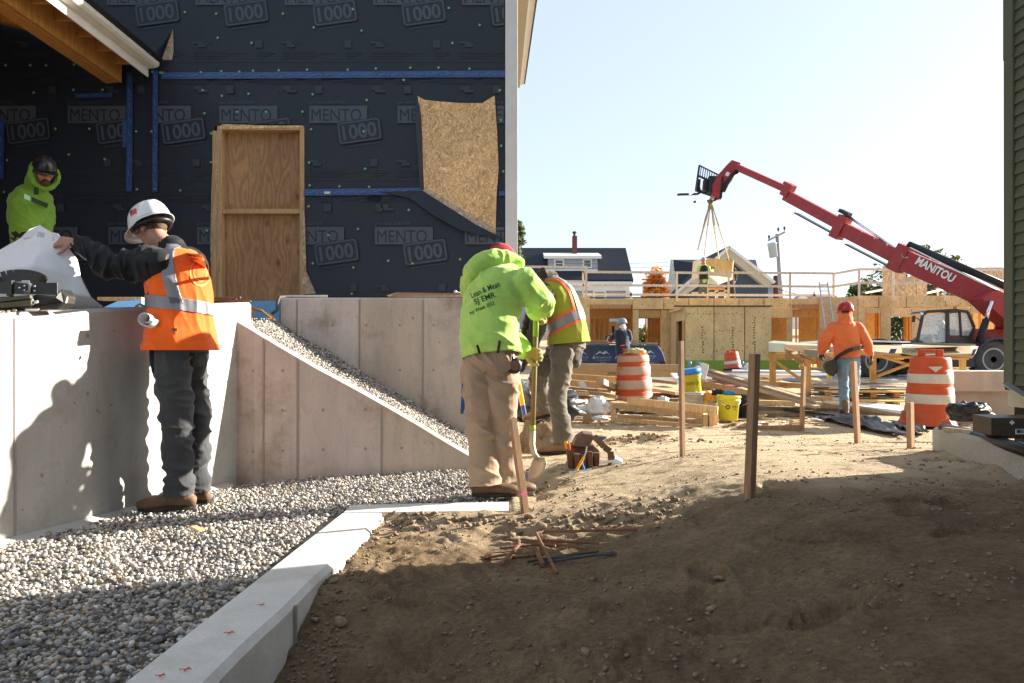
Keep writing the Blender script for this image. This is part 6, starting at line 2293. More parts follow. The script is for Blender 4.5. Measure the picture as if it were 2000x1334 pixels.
for k, pts in enumerate(([(1545, 690), (1560, 684), (1572, 706), (1562, 712), (1552, 704)], [(1534, 680), (1550, 686), (1544, 704), (1535, 700)], [(1562, 690), (1580, 692), (1592, 706), (1570, 700)], [(1606, 688), (1636, 690), (1636, 706), (1612, 704)])):
    b = MB()
    b.prism([P(x, y, 13.0 + .12 * i) for i, (x, y) in enumerate(pts)], (0, .01, 0.004))
    tag(b.build("cardboard_flap", M['card'], None), "torn cardboard flap hanging from the bundle ends by the left sawhorse", "cardboard", "torn cardboard flaps")
board(1622, 664, 1770, 668, 15.3, 15.2, .4, .02, 'white_sheet', "thin white plank topmost on the siding bundles behind the orange hoodie", cat="plank")
board(1795, 671, 1890, 674, 13.9, 13.9, .5, .03, 'sid_green', "blue grey plank edge lying on the long bundle by the cab", cat="plank")

# planks and siding on pallets under and before the table
G4 = "pale siding planks stacked behind the worker in orange"
random.seed(5)
for k in range(20):
    y = 742 + (k % 10) * 4.6
    Yk = 14.1 - (y - 742) * .02
    x0 = 1582 + random.uniform(-4, 16)
    x1 = 1790 + random.uniform(-50, 4)
    board(x0, y + random.uniform(-3, 3), x1, y + random.uniform(-2, 5), Yk + random.uniform(-.2, .4), Yk + random.uniform(-.2, .3), .22, .016, random.choice(['sid_white', 'sid_white', 'sid_green']), "thin siding plank in the loose stack behind the worker in orange", G4, cat="plank")
for k, (x0, x1, y) in enumerate(((1600, 1790, 768), (1600, 1790, 786))):
    t = thing("pallet", P(x0, y + 8, 13.4 - k * .4), ("upper", "lower")[k] + " wooden pallet layer under the loose siding planks", "pallet")
    for q in range(5):
        xx = x0 + 5 + q * 44
        part('pallet_block', M['horse'], t, lambda b: b.bar(P(xx, y + 2, 13.4 - k * .4), P(xx + 12, y + 2, 13.4 - k * .4), .3, .09))
    part('pallet_deck', M['horse'], t, lambda b: b.bar(P(x0, y - 5, 13.4 - k * .4), P(x1, y - 3, 13.3 - k * .4), .5, .02))
b = MB()
b.prism([P(1584, 779, 12.9), P(1584, 790, 12.9), P(1690, 806, 12.35), P(1792, 818, 12.0), P(1792, 806, 12.0), P(1690, 794, 12.35)], (.25, .45, .05))
tag(b.build("wrapped_planks", M['white_sheet'], None, bevel=.01), "slab of planks in torn white plastic slanting down to the leaning drum", "planks")
b = MB()
b.prism([P(1584, 783, 12.87), P(1584, 796, 12.87), P(1690, 812, 12.32), P(1790, 824, 11.97), P(1790, 812, 11.97), P(1690, 800, 12.32)], (.02, .06, .0))
tag(b.build("plank_edge", M['board_old'], None), "weathered plank edges below the torn white plastic slab", "planks")
board(1530, 800, 1640, 812, 11.8, 11.5, .12, .03, 'black', "black thin strip sticking out left of the black sheet", cat="strip")


def sheet_mesh(name, m, outline, label, cat, amp=.03, n=26, thick=.0, up=.02, seed=0, Yfix=None):
    """crinkled sheet lying on the ground inside a four-cornered outline (photo pixels)"""
    c = [G(*q) for q in outline]
    vs, fs = [], []
    for i in range(n + 1):
        for k in range(n + 1):
            s, t = i / n, k / n
            p = (c[0].lerp(c[1], s)).lerp(c[3].lerp(c[2], s), t)
            z = gz(p.x, p.y) + up + amp * (.5 + noise.noise(V((p.x * 3 + seed, p.y * 3, 0)))) + amp * .8 * abs(noise.noise(V((p.x * 9, p.y * 9 + seed, 1))))
            e = min(s, 1 - s, t, 1 - t)
            vs.append((p.x + .04 * noise.noise(V((s * 4, t * 4, seed))), p.y + .04 * noise.noise(V((t * 4, s * 4, seed + 5))), z - (.6 * up if e < .01 else 0)))
    for i in range(n):
        for k in range(n):
            a = i * (n + 1) + k
            fs.append((a, a + n + 1, a + n + 2, a + 1))
    me = bpy.data.meshes.new("m")
    me.from_pydata(vs, [], fs)
    o = link(name, me, m, None, True)
    so = o.modifiers.new("s", 'SOLIDIFY')
    so.thickness = .006
    return tag(o, label, cat)


sheet_mesh("black_sheet", M['black_sheet'], ((1598, 806), (1720, 826), (1790, 858), (1600, 822)), "black plastic sheet spread on the dirt under the foot of the worker in orange", "plastic sheet", .05)
sheet_mesh("black_sheet", M['black_sheet'], ((1735, 826), (1800, 834), (1815, 856), (1770, 848)), "crumpled black plastic flap under the leaning drum", "plastic sheet", .05, seed=4)
crumple("black_bag", M['black_sheet'], P(1893, 808, 7.9), (.20, .16, .12), "glossy black plastic bag slumped against the concrete base", "bag", seed=31, amp=.4, flatten=.0)
crumple("black_sheeting", M['black_sheet'], P(1062, 800, 9.0), (.42, .25, .22), "heap of black plastic sheeting behind the bent man in the vest", "plastic sheet", seed=37, amp=.42, freq=2.6)
crumple("grey_cloth", flat("grey blue cloth", (.16, .18, .21), .9), P(1026, 768, 9.3), (.16, .2, .13), "grey blue cloth heap left of the raised boot of the man in the vest", "cloth", seed=41)
# tools standing behind the two diggers
t = thing("pry_bar", P(1026, 800, 7.9), "tool with yellow handle and dark blue shaft leaning behind the diggers", "hand tool")
part('handle', M['plastic_o'], t, lambda b: b.tube([P(1011, 738, 8.0), P(1021, 792, 7.95)], .024, 8))
part('shaft', M['tape'], t, lambda b: b.tube([P(1021, 792, 7.95), P(1030, 838, 7.9)], .022, 8))
b = MB()
b.tube([P(1036, 765, 8.3), P(1072, 856, 7.8)], .008, 6)
tag(b.build("steel_rod", M['steel'], None), "thin bright rod leaning behind the shovel", "rod")

# ---------------------------------------------------------------- right edge: box, pipe, cardboard on the precast wall
wt = 0.42
b = MB()
b.tube([P(1842, 836, 5.75), P(1900, 848, 5.3), P(1960, 866, 4.7), P(2060, 900, 4.0)], .035, 12)
tag(b.build("black_pipe", M['black'], None, True), "black corrugated pipe lying along the top of the precast wall", "pipe")
b = MB()
b.lathe([(.045, 0), (.055, .01), (.055, .05), (.045, .06)], 14, Matrix.Translation(P(1840, 835, 5.78)) @ Matrix.Rotation(R(75), 4, 'Y'))
tag(b.build("pipe_collar", M['drum'], None), "orange rimmed end cap at the tip of the black pipe", "pipe cap")
board(1868, 838, 1990, 852, 5.6, 4.9, .2, .03, 'board_old', "dusty cardboard strip beside the black pipe on the precast wall", name="cardboard", cat="cardboard")
crumple("paper_scrap", M['white_sheet'], P(1914, 833, 5.4), (.06, .05, .02), "torn white paper scrap on the cardboard by the dark box", "wrapper", seed=19)
M['box_print'] = mat("dark printed box", (0.055, 0.035, 0.018), 0.5, var=0.3, scale=3, stretch=(1, 1, 8))
bxY = 4.75
bx = thing("cardboard_box", P(1970, 850, bxY), "dark brown printed box with a white hazard diamond and barcode label", "box")
A_, B_ = P(1936, 851, bxY), P(2050, 816, bxY)
part('box_body', M['box_print'], bx, lambda b: b.prism([(A_.x, bxY, A_.z), (B_.x, bxY - .06, A_.z - .015), (B_.x, bxY - .06, B_.z), (A_.x, bxY, B_.z)], (.05, .28, 0)), bevel=.004)
part('hazard_mark', M['decal'], bx, lambda b: b.prism([P(1977, 821, bxY - .028), P(1982, 825.5, bxY - .028), P(1977, 830, bxY - .028), P(1972, 825.5, bxY - .028)], (0, .003, 0)))
b = MB()
text(b, "!", P(1977, 825.5, bxY - .03), .018)
b.build("hazard_sign", M['ink'], bx)
part('barcode_label', M['decal'], bx, lambda b: b.prism([P(1984, 838, bxY - .035), P(2012, 838, bxY - .035), P(2012, 848, bxY - .035), P(1984, 848, bxY - .035)], (0, .003, 0)))
b = MB()
for k in range(12):
    b.box(P(1986 + k * 2.1, 842.5, bxY - .038), (.002 + .003 * random.random(), .001, .022))
b.build("barcode", M['ink'], bx)

# ---------------------------------------------------------------- rebar heap in the foreground
def rebar(pts, r, m, label, group=None, cat="rebar"):
    b = MB()
    q = []
    for p0, p1 in zip(pts[:-1], pts[1:]):
        L_ = (p1 - p0).length
        n = max(1, int(L_ / .012))
        for k in range(n):
            q.append(p0.lerp(p1, k / n))
    q.append(pts[-1])
    rs = [r * (1.13 if i % 2 else .93) for i in range(len(q))]
    b.tube(q, rs, 7)
    return tag(b.build("rebar", m, None, False), label, cat, group)


def GR(px, py, up=.012):
    p = G(px, py)
    return V((p.x, p.y, gz(p.x, p.y) + up))


GB = "straight ribbed bars in the heap"
for k, (x0, y0, x1, y1, u0, u1) in enumerate(((983, 1060, 1130, 1067, .01, .02), (1000, 1064, 1085, 1079, .02, .03), (1020, 1062, 1146, 1080, .015, .02), (976, 1080, 1062, 1077, .02, .03), (1050, 1066, 1170, 1071, .03, .02), (1000, 1092, 1060, 1088, .01, .01), (945, 1093, 1010, 1088, .005, .02))):
    rebar([GR(x0, y0, u0), GR(x1, y1, u1)], .0066, M['rebar'], ("farthest long straight bar of the rusty heap", "short straight bar slanting right in the middle of the rusty heap", "long straight bar slanting right across the rusty heap", "straight bar with its cut end facing left in the rusty heap", "upper right straight bar of the rusty heap", "small straight bar near the pale capped one", "leftmost straight bar half sunk in the sand")[k], GB)
for k, (x0, y0, x1, y1) in enumerate(((1030, 1102, 1168, 1084), (1040, 1107, 1200, 1087), (1060, 1098, 1205, 1091))):
    rebar([GR(x0, y0, .012), GR(x1, y1, .016)], .0068, M['rebar_grey'], ("far", "near", "middle")[k] + " one of the three dark grey bars lying in the shade", "dark grey bars in the heap")
c1, c2, c3 = GR(1243, 1048, .03), GR(1062, 1052, .035), GR(1047, 1058, .04)
rebar([c1, c2, c3, c3.lerp(GR(1088, 1130, .01), .1), GR(1088, 1130, .012)], .0075, M['rebar'], "long rebar bent at a right angle on top of the foreground heap")
rebar([GR(1046, 1083, .03), GR(1060, 1112, .015)], .012, M['rebar'], "short stub of rusty bar crossing the dark bars")
rebar([GR(978, 1107, .01), GR(1013, 1086, .05), GR(1013, 1080, .06)], .009, M['rebar'], "short rusty bar with a pale capped end at the left of the heap")
# sandy stones at the kerb corner
GS = "sandy stones at the kerb corner"
random.seed(12)
T_, tf_ = stone_templates(8, 2, 77)
for k, (x, y, s) in enumerate(((1035, 1017, .042), (1043, 1024, .03), (1052, 1028, .022), (1060, 1036, .05), (740, 1024, .035), (760, 1028, .03), (793, 1010, .02), (812, 1008, .018), (850, 1009, .025), (870, 1014, .02), (905, 1016, .024), (940, 1012, .03), (960, 1020, .026), (985, 1014, .022), (830, 1019, .03), (770, 1012, .022), (735, 1055, .022), (730, 1042, .028), (652, 1140, .03), (668, 1228, .045), (617, 1225, .028), (1175, 1016, .03), (1192, 1022, .022), (905, 1030, .02), (1405, 1137, .03), (1160, 1135, .026), (1390, 1197, .028), (1145, 1282, .025), (870, 1246, .016), (1010, 1030, .03))):
    p = G(x, y)
    me = bpy.data.meshes.new("m")
    v = T_[k % 8] * s * .85
    me.from_pydata([tuple(q) for q in v + np.array([p.x, p.y, gz(p.x, p.y) + s * .35])], [], [tuple(f) for f in tf_])
    tag(link("stone", me, M['clod'], None, True), "sandy rounded stone lying loose on the dirt", "stone", "loose sandy stones on the dirt")
p = GR(384, 1080, .03)
p.z = .03
b = MB()
b.bar(p + V((-.03, .03, .01)), p + V((.04, -.03, 0)), .035, .008)
tag(b.build("wood_chip", M['board'], None), "small wood chip lying on the pale gravel", "wood chip")

# ---------------------------------------------------------------- on the wall tops
def WT(px, dy=0.0):
    """point on the top of the left wall, near its front edge, at this photo column; dy: behind the face"""
    k = (px - CX) / F
    y = (WA.x - WA.y * (WB.x - WA.x) / (WB.y - WA.y)) / (k - (WB.x - WA.x) / (WB.y - WA.y))
    p = V((wall_x(y), y, left_top(y)))
    return p - wn_ * dy


def on(px, py, base, dy):
    """pixel at the distance of a wall-top point"""
    return P(px, py, WT(base, dy).y)


tb = thing("tool_belt", WT(40, .12), "worn black leather tool belt with steel buckle lying on the sunlit wall", "tool belt")
Yt = WT(50, .1).y
def TP(x, y, d=0):
    return P(x, y, Yt + d)
part('belt_strap', M['leather_blk'], tb, lambda b: b.prism([TP(-60, 552), TP(24, 550), TP(58, 554), TP(58, 574), TP(24, 574), TP(-60, 572)], (0, .012, 0)), bevel=.003)
part('belt_strap', M['leather_blk'], tb, lambda b: b.prism([TP(57, 552, -.01), TP(112, 552, .02), TP(112, 576, .02), TP(57, 574, -.01)], (0, .012, 0)), bevel=.003)
part('belt_keeper', M['leather_blk'], tb, lambda b: b.prism([TP(12, 547, -.012), TP(23, 547, -.012), TP(23, 578, -.012), TP(12, 578, -.012)], (0, .03, 0)), bevel=.003)
part('buckle', M['steel'], tb, lambda b: b.tube([TP(x, y, -.02) for x, y in ((43, 549), (56, 549), (59, 556), (58, 570), (55, 576), (45, 575), (57, 568), (57, 556), (52, 551), (43, 549))], .004, 6))
b = MB()
for x, y in ((48, 558), (48, 567), (68, 559), (68, 568), (38, 562)):
    b.lathe([(.005, 0), (.004, .003), (0, .003)], 8, Matrix.Translation(TP(x, y, -.014)) @ Matrix.Rotation(R(90), 4, 'X'))
tag(b.build('rivets', M['steel'], tb), kind="stuff")
part('belt_loop', M['leather_blk'], tb, lambda b: [b.bar(TP(14 + 48 * math.cos(R(a)) + 24, 556 - 18 * math.sin(R(a)), .12 + .06 * math.sin(R(a))), TP(14 + 48 * math.cos(R(a + 15)) + 24, 556 - 18 * math.sin(R(a + 15)), .12 + .06 * math.sin(R(a + 15))), .008, .07, up=(0, .3, 1)) for a in range(0, 180, 15)])
part('pouch', M['leather_blk'], tb, lambda b: b.prism([TP(64, 574, .02), TP(106, 578, .05), TP(118, 562, .1), TP(132, 578, .1), TP(128, 592, .08), TP(112, 605, .05), TP(62, 604, .02)], (0, .10, .0)), bevel=.012)
part('pouch', M['leather_blk'], tb, lambda b: b.prism([TP(-40, 582), TP(60, 576), TP(64, 590), TP(58, 604), TP(-40, 604)], (0, .13, 0)), bevel=.012)
M['tool_olive'] = flat("olive leather", (0.10, 0.085, 0.045), 0.6)
part('tool_sleeve', M['tool_olive'], tb, lambda b: b.bar(TP(-10, 588, -.03), TP(62, 580, -.03), .03, .02), bevel=.004)
part('tool_sleeve', M['tool_olive'], tb, lambda b: b.bar(TP(2, 597, -.04), TP(64, 591, -.04), .03, .025), bevel=.004)
part('tool_pin', M['steel'], tb, lambda b: (b.tube([TP(60, 591, -.03), TP(74, 589, -.03)], .008, 8), b.tube([TP(50, 604, -.03), TP(76, 604, -.03)], .006, 8)))
for k, (x, s) in enumerate(((2, .012), (9, .014), (20, .013), (34, .017), (82, .013), (45, .008))):
    p = WT(x, .015)
    me = bpy.data.meshes.new("m")
    me.from_pydata([tuple(q) for q in T_[k] * s + np.array([p.x, p.y, p.z + s * .5])], [], [tuple(f) for f in tf_])
    tag(link("pebble", me, M['stone'], None), "white pebble at the front edge of the wall below the tool belt", "pebble", "pebbles on the wall edge")

# drawing sheets held up by the man in the orange vest
def paper(name, pts_rows, label, Y0, seed=0, parent=None, amp=.012):
    rows = [[P(x, y, Y) for x, y, Y in row] for row in pts_rows]
    nu, nv = 40, 36
    vs, fs = [], []
    R_ = len(rows) - 1
    for i in range(nv + 1):
        t = i / nv * R_
        r0 = min(int(t), R_ - 1)
        for k in range(nu + 1):
            s = k / nu * (len(rows[0]) - 1)
            s0 = min(int(s), len(rows[0]) - 2)
            p = rows[r0][s0].lerp(rows[r0][s0 + 1], s - s0).lerp(rows[r0 + 1][s0].lerp(rows[r0 + 1][s0 + 1], s - s0), t - r0)
            w = amp * (noise.noise(V((p.x * 7 + seed, p.z * 7, 0))) + .7 * abs(noise.noise(V((p.x * 13 + p.z * 9, p.z * 4, seed)))))
            vs.append((p.x, p.y - w, p.z + w * .3))
    for i in range(nv):
        for k in range(nu):
            a = i * (nu + 1) + k
            fs.append((a, a + 1, a + nu + 2, a + nu + 1))
    me = bpy.data.meshes.new("m")
    me.from_pydata(vs, [], fs)
    o = link(name, me, M['paper'], parent, True)
    so = o.modifiers.new("s", 'SOLIDIFY')
    so.thickness = .0015
    return tag(o, label, "drawing")


pl = paper("drawing_sheet", [[(48, 462, 4.90), (80, 448, 4.94), (114, 457, 4.86)], [(-20, 500, 4.82), (78, 490, 4.78), (150, 506, 4.88)], [(-60, 530, 4.74), (60, 520, 4.68), (158, 540, 4.84)], [(-80, 560, 4.72), (80, 565, 4.72), (178, 580, 4.82)], [(-80, 604, 4.75), (90, 605, 4.78), (206, 603, 4.95)]], "large creased drawing sheet held up over the wall by the man in the orange vest", 4.8)
paper("drawing_sheet", [[(58, 448, 4.90), (78, 440, 4.94), (104, 456, 4.88)], [(40, 466, 4.86), (70, 464, 4.90), (104, 470, 4.86)]], "second smaller drawing sheet corner rising behind the large creased one", 4.8, 5, amp=.004)
b = MB()
for k in range(9):
    b.bar(P(72 + k * 1.6, 462 + k * .3, 4.72), P(75 + k * 1.6, 452 + k * .4, 4.76), .0012, .0012)
for k in range(5):
    b.bar(P(20 + k * 18, 546 + k * 3, 4.615), P(34 + k * 18, 549 + k * 3, 4.62), .001, .0012)
tag(b.build("drawing_lines", M['ink'], pl), kind="stuff")
# things seen over the wall: blue foam, rebar, lumber, straps
board(196, 584, 282, 584, 6.4, 6.4, .1, .025, 'board', "pale lumber edge lying behind the drawing sheet on the raised ground", cat="board")
b = MB()
b.prism([P(203, 600, 6.0), P(230, 588, 6.1), P(276, 586, 6.1), P(276, 600, 6.0)], (0, .4, 0))
tag(b.build("blue_sheet", M['blue_foam'], None), "light blue sheet lying just behind the wall left of the orange vest", "sheet")
b = MB()
b.prism([P(462, 588, 7.25), P(546, 588, 7.25), P(546, 632, 7.25), P(462, 632, 7.25)], (0, .05, 0))
tag(b.build("blue_board", M['blue_foam'], None), "light blue foam board behind the straps at the head of the ramp", "foam board")
for k, (x0, y0, x1, y1) in enumerate(((372, 583, 470, 581), (376, 587, 490, 588), (380, 585, 462, 584), (385, 590, 440, 590))):
    rebar([P(x0, y0, 6.2 + .05 * k), P(x1, y1, 6.2 + .05 * k)], .009, M['rebar'], "rusty rebar lying across the far end of the sunlit wall", "rebar on the wall end")
M['strap'] = flat("orange strap", (0.42, 0.20, 0.04), 0.6)
for k, pts in enumerate(([(472, 596), (484, 606), (488, 622)], [(478, 595), (492, 608), (498, 624)], [(484, 602), (510, 606), (530, 622)], [(476, 593), (520, 612), (536, 624)])):
    b = MB()
    b.tube([P(x, y, 6.9 - .1 * i) for i, (x, y) in enumerate(pts)], .010, 6)
    tag(b.build("strap", M['strap'], None), "loose orange strap hanging over the head of the gravel ramp", "strap", "orange straps at the ramp head")
b = MB()
b.tube([P(532, 612, 7.0), P(541, 606, 7.05), P(542, 590, 7.05), P(546, 580, 7.1), P(560, 579, 7.3), P(640, 579, 7.36)], .014, 8)
tag(b.build("bent_rebar", M['rebar_grey'], None, True), "dark bent bar hooked over the left end of the back wall", "rebar")
b = MB()
b.prism([P(755, 577, 7.2), P(775, 571, 7.25), P(905, 573, 7.25), P(960, 574, 7.25), P(960, 580, 7.2), P(760, 580, 7.2)], (0, .10, 0))
tag(b.build("plank", M['stake'], None), "brown pointed plank lying on top of the back wall", "plank")
b = MB()
b.tube([P(905, 572, 7.2), P(892, 571, 7.2), P(889, 568, 7.18)], .007, 6)
b.ball(P(889, 570, 7.17), .018, 8)
tag(b.build("clamp", M['steel'], None, True), "small bright clamp on the plank just left of the lime hoodie", "clamp")

# ---------------------------------------------------------------- tool bag
bg_ = G(1148, 915)
tbg = thing("tool_bag", bg_, "open brown leather tool bag with pouches and a yellow handled tool on the bright dirt", "tool bag")
Yb = bg_.y
def BQ(x, y, d=0):
    return P(x, y, Yb + d)
part('bag_body', M['leather'], tbg, lambda b: b.prism([BQ(1112, 872, .1), BQ(1120, 866, .1), BQ(1160, 868, .12), BQ(1172, 880, .1), BQ(1172, 918, .06), BQ(1120, 922, .02), BQ(1116, 905, .05)], (0, .16, 0)), bevel=.015)
part('flap', M['leather'], tbg, lambda b: b.prism([BQ(1118, 872, .05), BQ(1126, 856, .08), BQ(1140, 847, .1), BQ(1158, 849, .1), BQ(1162, 853, .08), BQ(1154, 868, .05), BQ(1150, 874, .04)], (0, .16, .01)), bevel=.01)
for x0, x1, y0, y1, d in ((1106, 1121, 878, 915, 0), (1120, 1134, 886, 919, -.03), (1134, 1146, 888, 921, -.035), (1146, 1158, 882, 922, -.03), (1158, 1172, 884, 917, 0)):
    part('pouch', M['leather'], tbg, lambda b: b.prism([BQ(x0, y0, d), BQ(x1, y0 + 1, d), BQ(x1 - 1.5, y1, d + .02), BQ(x0 + 4, y1, d + .02)], (0, .06, 0)), bevel=.008)
part('shoulder_strap', M['leather'], tbg, lambda b: [b.bar(BQ(*q0), BQ(*q1), .05, .006, up=(0, -1, .4)) for q0, q1 in zip([(1160, 852, .05), (1170, 862, .0), (1180, 873, -.02), (1192, 882, -.02), (1194, 898, -.03), (1192, 912, -.03), (1184, 922, -.04)], [(1170, 862, .0), (1180, 873, -.02), (1192, 882, -.02), (1194, 898, -.03), (1192, 912, -.03), (1184, 922, -.04), (1170, 922, -.03)])])
part('tool_handle', M['plastic_o'], tbg, lambda b: b.tube([BQ(1140, 893, -.08), BQ(1125, 920, -.1)], .011, 8))
part('tool_shank', M['steel'], tbg, lambda b: b.tube([BQ(1140, 893, -.08), BQ(1144, 884, -.06), BQ(1146, 872, -.04)], .006, 6))
part('tool_handle', M['plastic_b'], tbg, lambda b: b.tube([BQ(1135, 900, -.06), BQ(1141, 918, -.06)], .009, 8))
part('tool_handle', M['plastic_o'], tbg, lambda b: b.tube([BQ(1105, 862, .02), BQ(1108, 876, .02)], .014, 8))
part('tool_handle', M['drum'], tbg, lambda b: b.tube([BQ(1110, 866, .0), BQ(1112, 880, .0)], .012, 8))
part('square_blade', flat("blue steel square", (.06, .14, .2), .4), tbg, lambda b: b.prism([BQ(1158, 850, .15), BQ(1187, 853, .12), BQ(1176, 861, .1), BQ(1163, 852, .12)], (0, .005, 0)))
part('hammer_head', M['steel'], tbg, lambda b: (b.tube([BQ(1112, 924, -.1), BQ(1150, 920, -.12)], .016, 10), b.tube([BQ(1146, 921, -.12), BQ(1156, 919, -.12)], .022, 10)))
part('tape_roll', M['white_sheet'], tbg, lambda b: b.tube([BQ(1196, 900, .0), BQ(1210, 908, .0)], .05, 14))
part('level', M['plastic_w'], tbg, lambda b: b.bar(BQ(1172, 904, -.06), BQ(1198, 900, -.03), .02, .02))

# splinters, offcuts and scraps trodden into the yard
b, b2 = MB(), MB()
for k in range(260):
    x, y = random.uniform(1105, 1600), random.uniform(792, 832)
    p = G(x, y)
    a = random.uniform(0, 3.14)
    L_ = random.uniform(.04, .22)
    (b if random.random() < .75 else b2).box((p.x, p.y, gz(p.x, p.y) + random.uniform(.006, .03)), (L_, random.uniform(.015, .06), random.uniform(.006, .025)), Matrix.Rotation(a, 3, 'Z') @ Matrix.Rotation(random.uniform(-.15, .15), 3, 'Y'))
tag(b.build("wood_scraps", M['board']), kind="stuff")
tag(b2.build("litter", M['white_sheet']), kind="stuff")
GX_ = "loose offcuts thrown about the lumber yard"
for k in range(26):
    x, y = random.uniform(1255, 1600), random.uniform(742, 792)
    Yq = 15.2 - (y - 742) * .06
    p = P(x, y, Yq)
    a = random.uniform(-.5, .5) + (1.57 if random.random() < .25 else 0)
    d = V((math.cos(a), math.sin(a), random.uniform(-.08, .08))) * random.uniform(.2, .75)
    bb_ = MB()
    bb_.bar(p - d, p + d, random.choice((.09, .14, .05)), random.choice((.04, .04, .02, .09)))
    tag(bb_.build("board", M[random.choice(['board', 'board_old', 'board', 'horse'])], None, bevel=.004), "loose offcut thrown among the boards between the battered drum and the sawhorses", "board", GX_)

# loosened earth round the stakes
sp_, ss_ = [], []
for px, py in ((1464, 972), (1333, 892), (1566, 842), (1675, 866), (1779, 876), (1026, 1000)):
    p = G(px, py)
    for k in range(22):
        a, r_ = random.uniform(0, 6.28), .03 + .09 * random.random() ** 1.5
        x, y = p.x + math.cos(a) * r_, p.y + math.sin(a) * r_
        s = .004 + .013 * random.random() ** 2
        sp_.append((x, y, gz(x, y) + s * .3))
        ss_.append(s)
stones("clods", np.array(sp_), np.array(ss_), M['clod'], 33, kind="stuff")

# ================================================================ PEOPLE
M['skin'] = mat("skin", (0.46, 0.235, 0.165), 0.5, var=0.08, scale=20, fine=0.06, bump=0.08, bscale=150, bdist=0.001, spec=0.35)
M['hair'] = mat("brown hair", (0.09, 0.045, 0.022), 0.7, var=0.3, scale=40, bump=0.5, bscale=120)
M['eye'] = flat("eye", (0.03, 0.025, 0.02), 0.15, spec=0.8)
M['helmet_w'] = flat("white helmet", (0.78, 0.79, 0.80), 0.22, coat=0.4)
M['helmet_r'] = flat("red helmet", (0.42, 0.02, 0.018), 0.25, coat=0.4)
M['helmet_b'] = flat("blue grey helmet", (0.25, 0.36, 0.46), 0.3, coat=0.3)
M['helmet_k'] = mat("black stickered helmet", (0.015, 0.016, 0.018), 0.3, var=.3, dirt=(0.22, 0.2, 0.16), dscale=14, damt=.7)


def cloth(name, c, **k):
    return mat(name, c, k.pop('r', 0.9), var=k.pop('var', 0.10), scale=k.pop('scale', 5), fine=0.06, fscale=150, bump=0.25, bscale=k.pop('bscale', 260), bdist=0.0015, sheen=k.pop('sheen', 0.25), spec=0.2, **k)


M['c_black'] = cloth("black jacket", (0.010, 0.011, 0.013), r=0.5, sheen=0.1)
M['c_char'] = cloth("charcoal work trousers", (0.052, 0.054, 0.058))
M['c_orange'] = cloth("orange vest mesh", (0.90, 0.13, 0.012), r=0.8)
M['c_hoodie_o'] = cloth("orange hoodie", (0.78, 0.19, 0.065))
M['c_lime'] = cloth("lime hoodie", (0.40, 0.62, 0.13))
M['c_lime_shade'] = cloth("shade-darkened lime hoodie", (0.18, 0.36, 0.045))  # same lime cloth, the porch shade put into its colour
M['c_lime2'] = cloth("lime vest", (0.30, 0.32, 0.03))
M['c_tan'] = cloth("tan work trousers", (0.36, 0.255, 0.165), dirt=(0.17, 0.12, 0.08), dscale=3, damt=.5)
M['c_olive'] = cloth("dusty olive trousers", (0.125, 0.108, 0.082), dirt=(0.24, 0.2, 0.15), dscale=3, damt=.5)
M['c_jeans'] = cloth("faded jeans", (0.20, 0.29, 0.38), var=.2, scale=7)
M['c_navy'] = cloth("navy shirt", (0.020, 0.032, 0.055))
M['c_dark'] = cloth("dark trousers", (0.022, 0.022, 0.024))
M['c_brown'] = cloth("dark brown hood", (0.055, 0.042, 0.034))
M['silver'] = flat("grey reflective tape", (0.24, 0.24, 0.26), 0.4, metal=0.2)
M['orange_tape'] = flat("orange trim tape", (0.85, 0.13, 0.03), 0.6)
M['boot'] = mat("brown work boot", (0.13, 0.072, 0.036), 0.65, var=0.2, scale=12, bump=0.3, bscale=80, dirt=(0.27, 0.2, 0.13), dscale=8, damt=.5)
M['boot_tan'] = mat("dusty tan boot", (0.24, 0.145, 0.08), 0.8, var=0.2, scale=12, bump=0.3, bscale=80, dirt=(0.3, 0.23, 0.15), dscale=8, damt=.6)
M['sole'] = flat("boot sole", (0.03, 0.026, 0.022), 0.85)
M['glove'] = cloth("worn yellow glove", (0.36, 0.27, 0.10))
M['glove_k'] = cloth("dark glove", (0.05, 0.04, 0.035))
M['print_dk'] = flat("dark green print", (0.02, 0.055, 0.03), 0.8)
M['print_w'] = flat("pale print", (0.92, 0.33, 0.10), 0.8)
M['flag_red'] = flat("flag red", (0.62, 0.08, 0.09), 0.5)
M['flag_blue'] = flat("flag blue", (0.05, 0.07, 0.25), 0.5)
M['lens'] = glass_mat("safety lens", (0.75, 0.8, 0.82), 0.35, 0.05)
M['lens_dark'] = flat("dark glasses", (0.01, 0.01, 0.012), 0.1, spec=0.8)


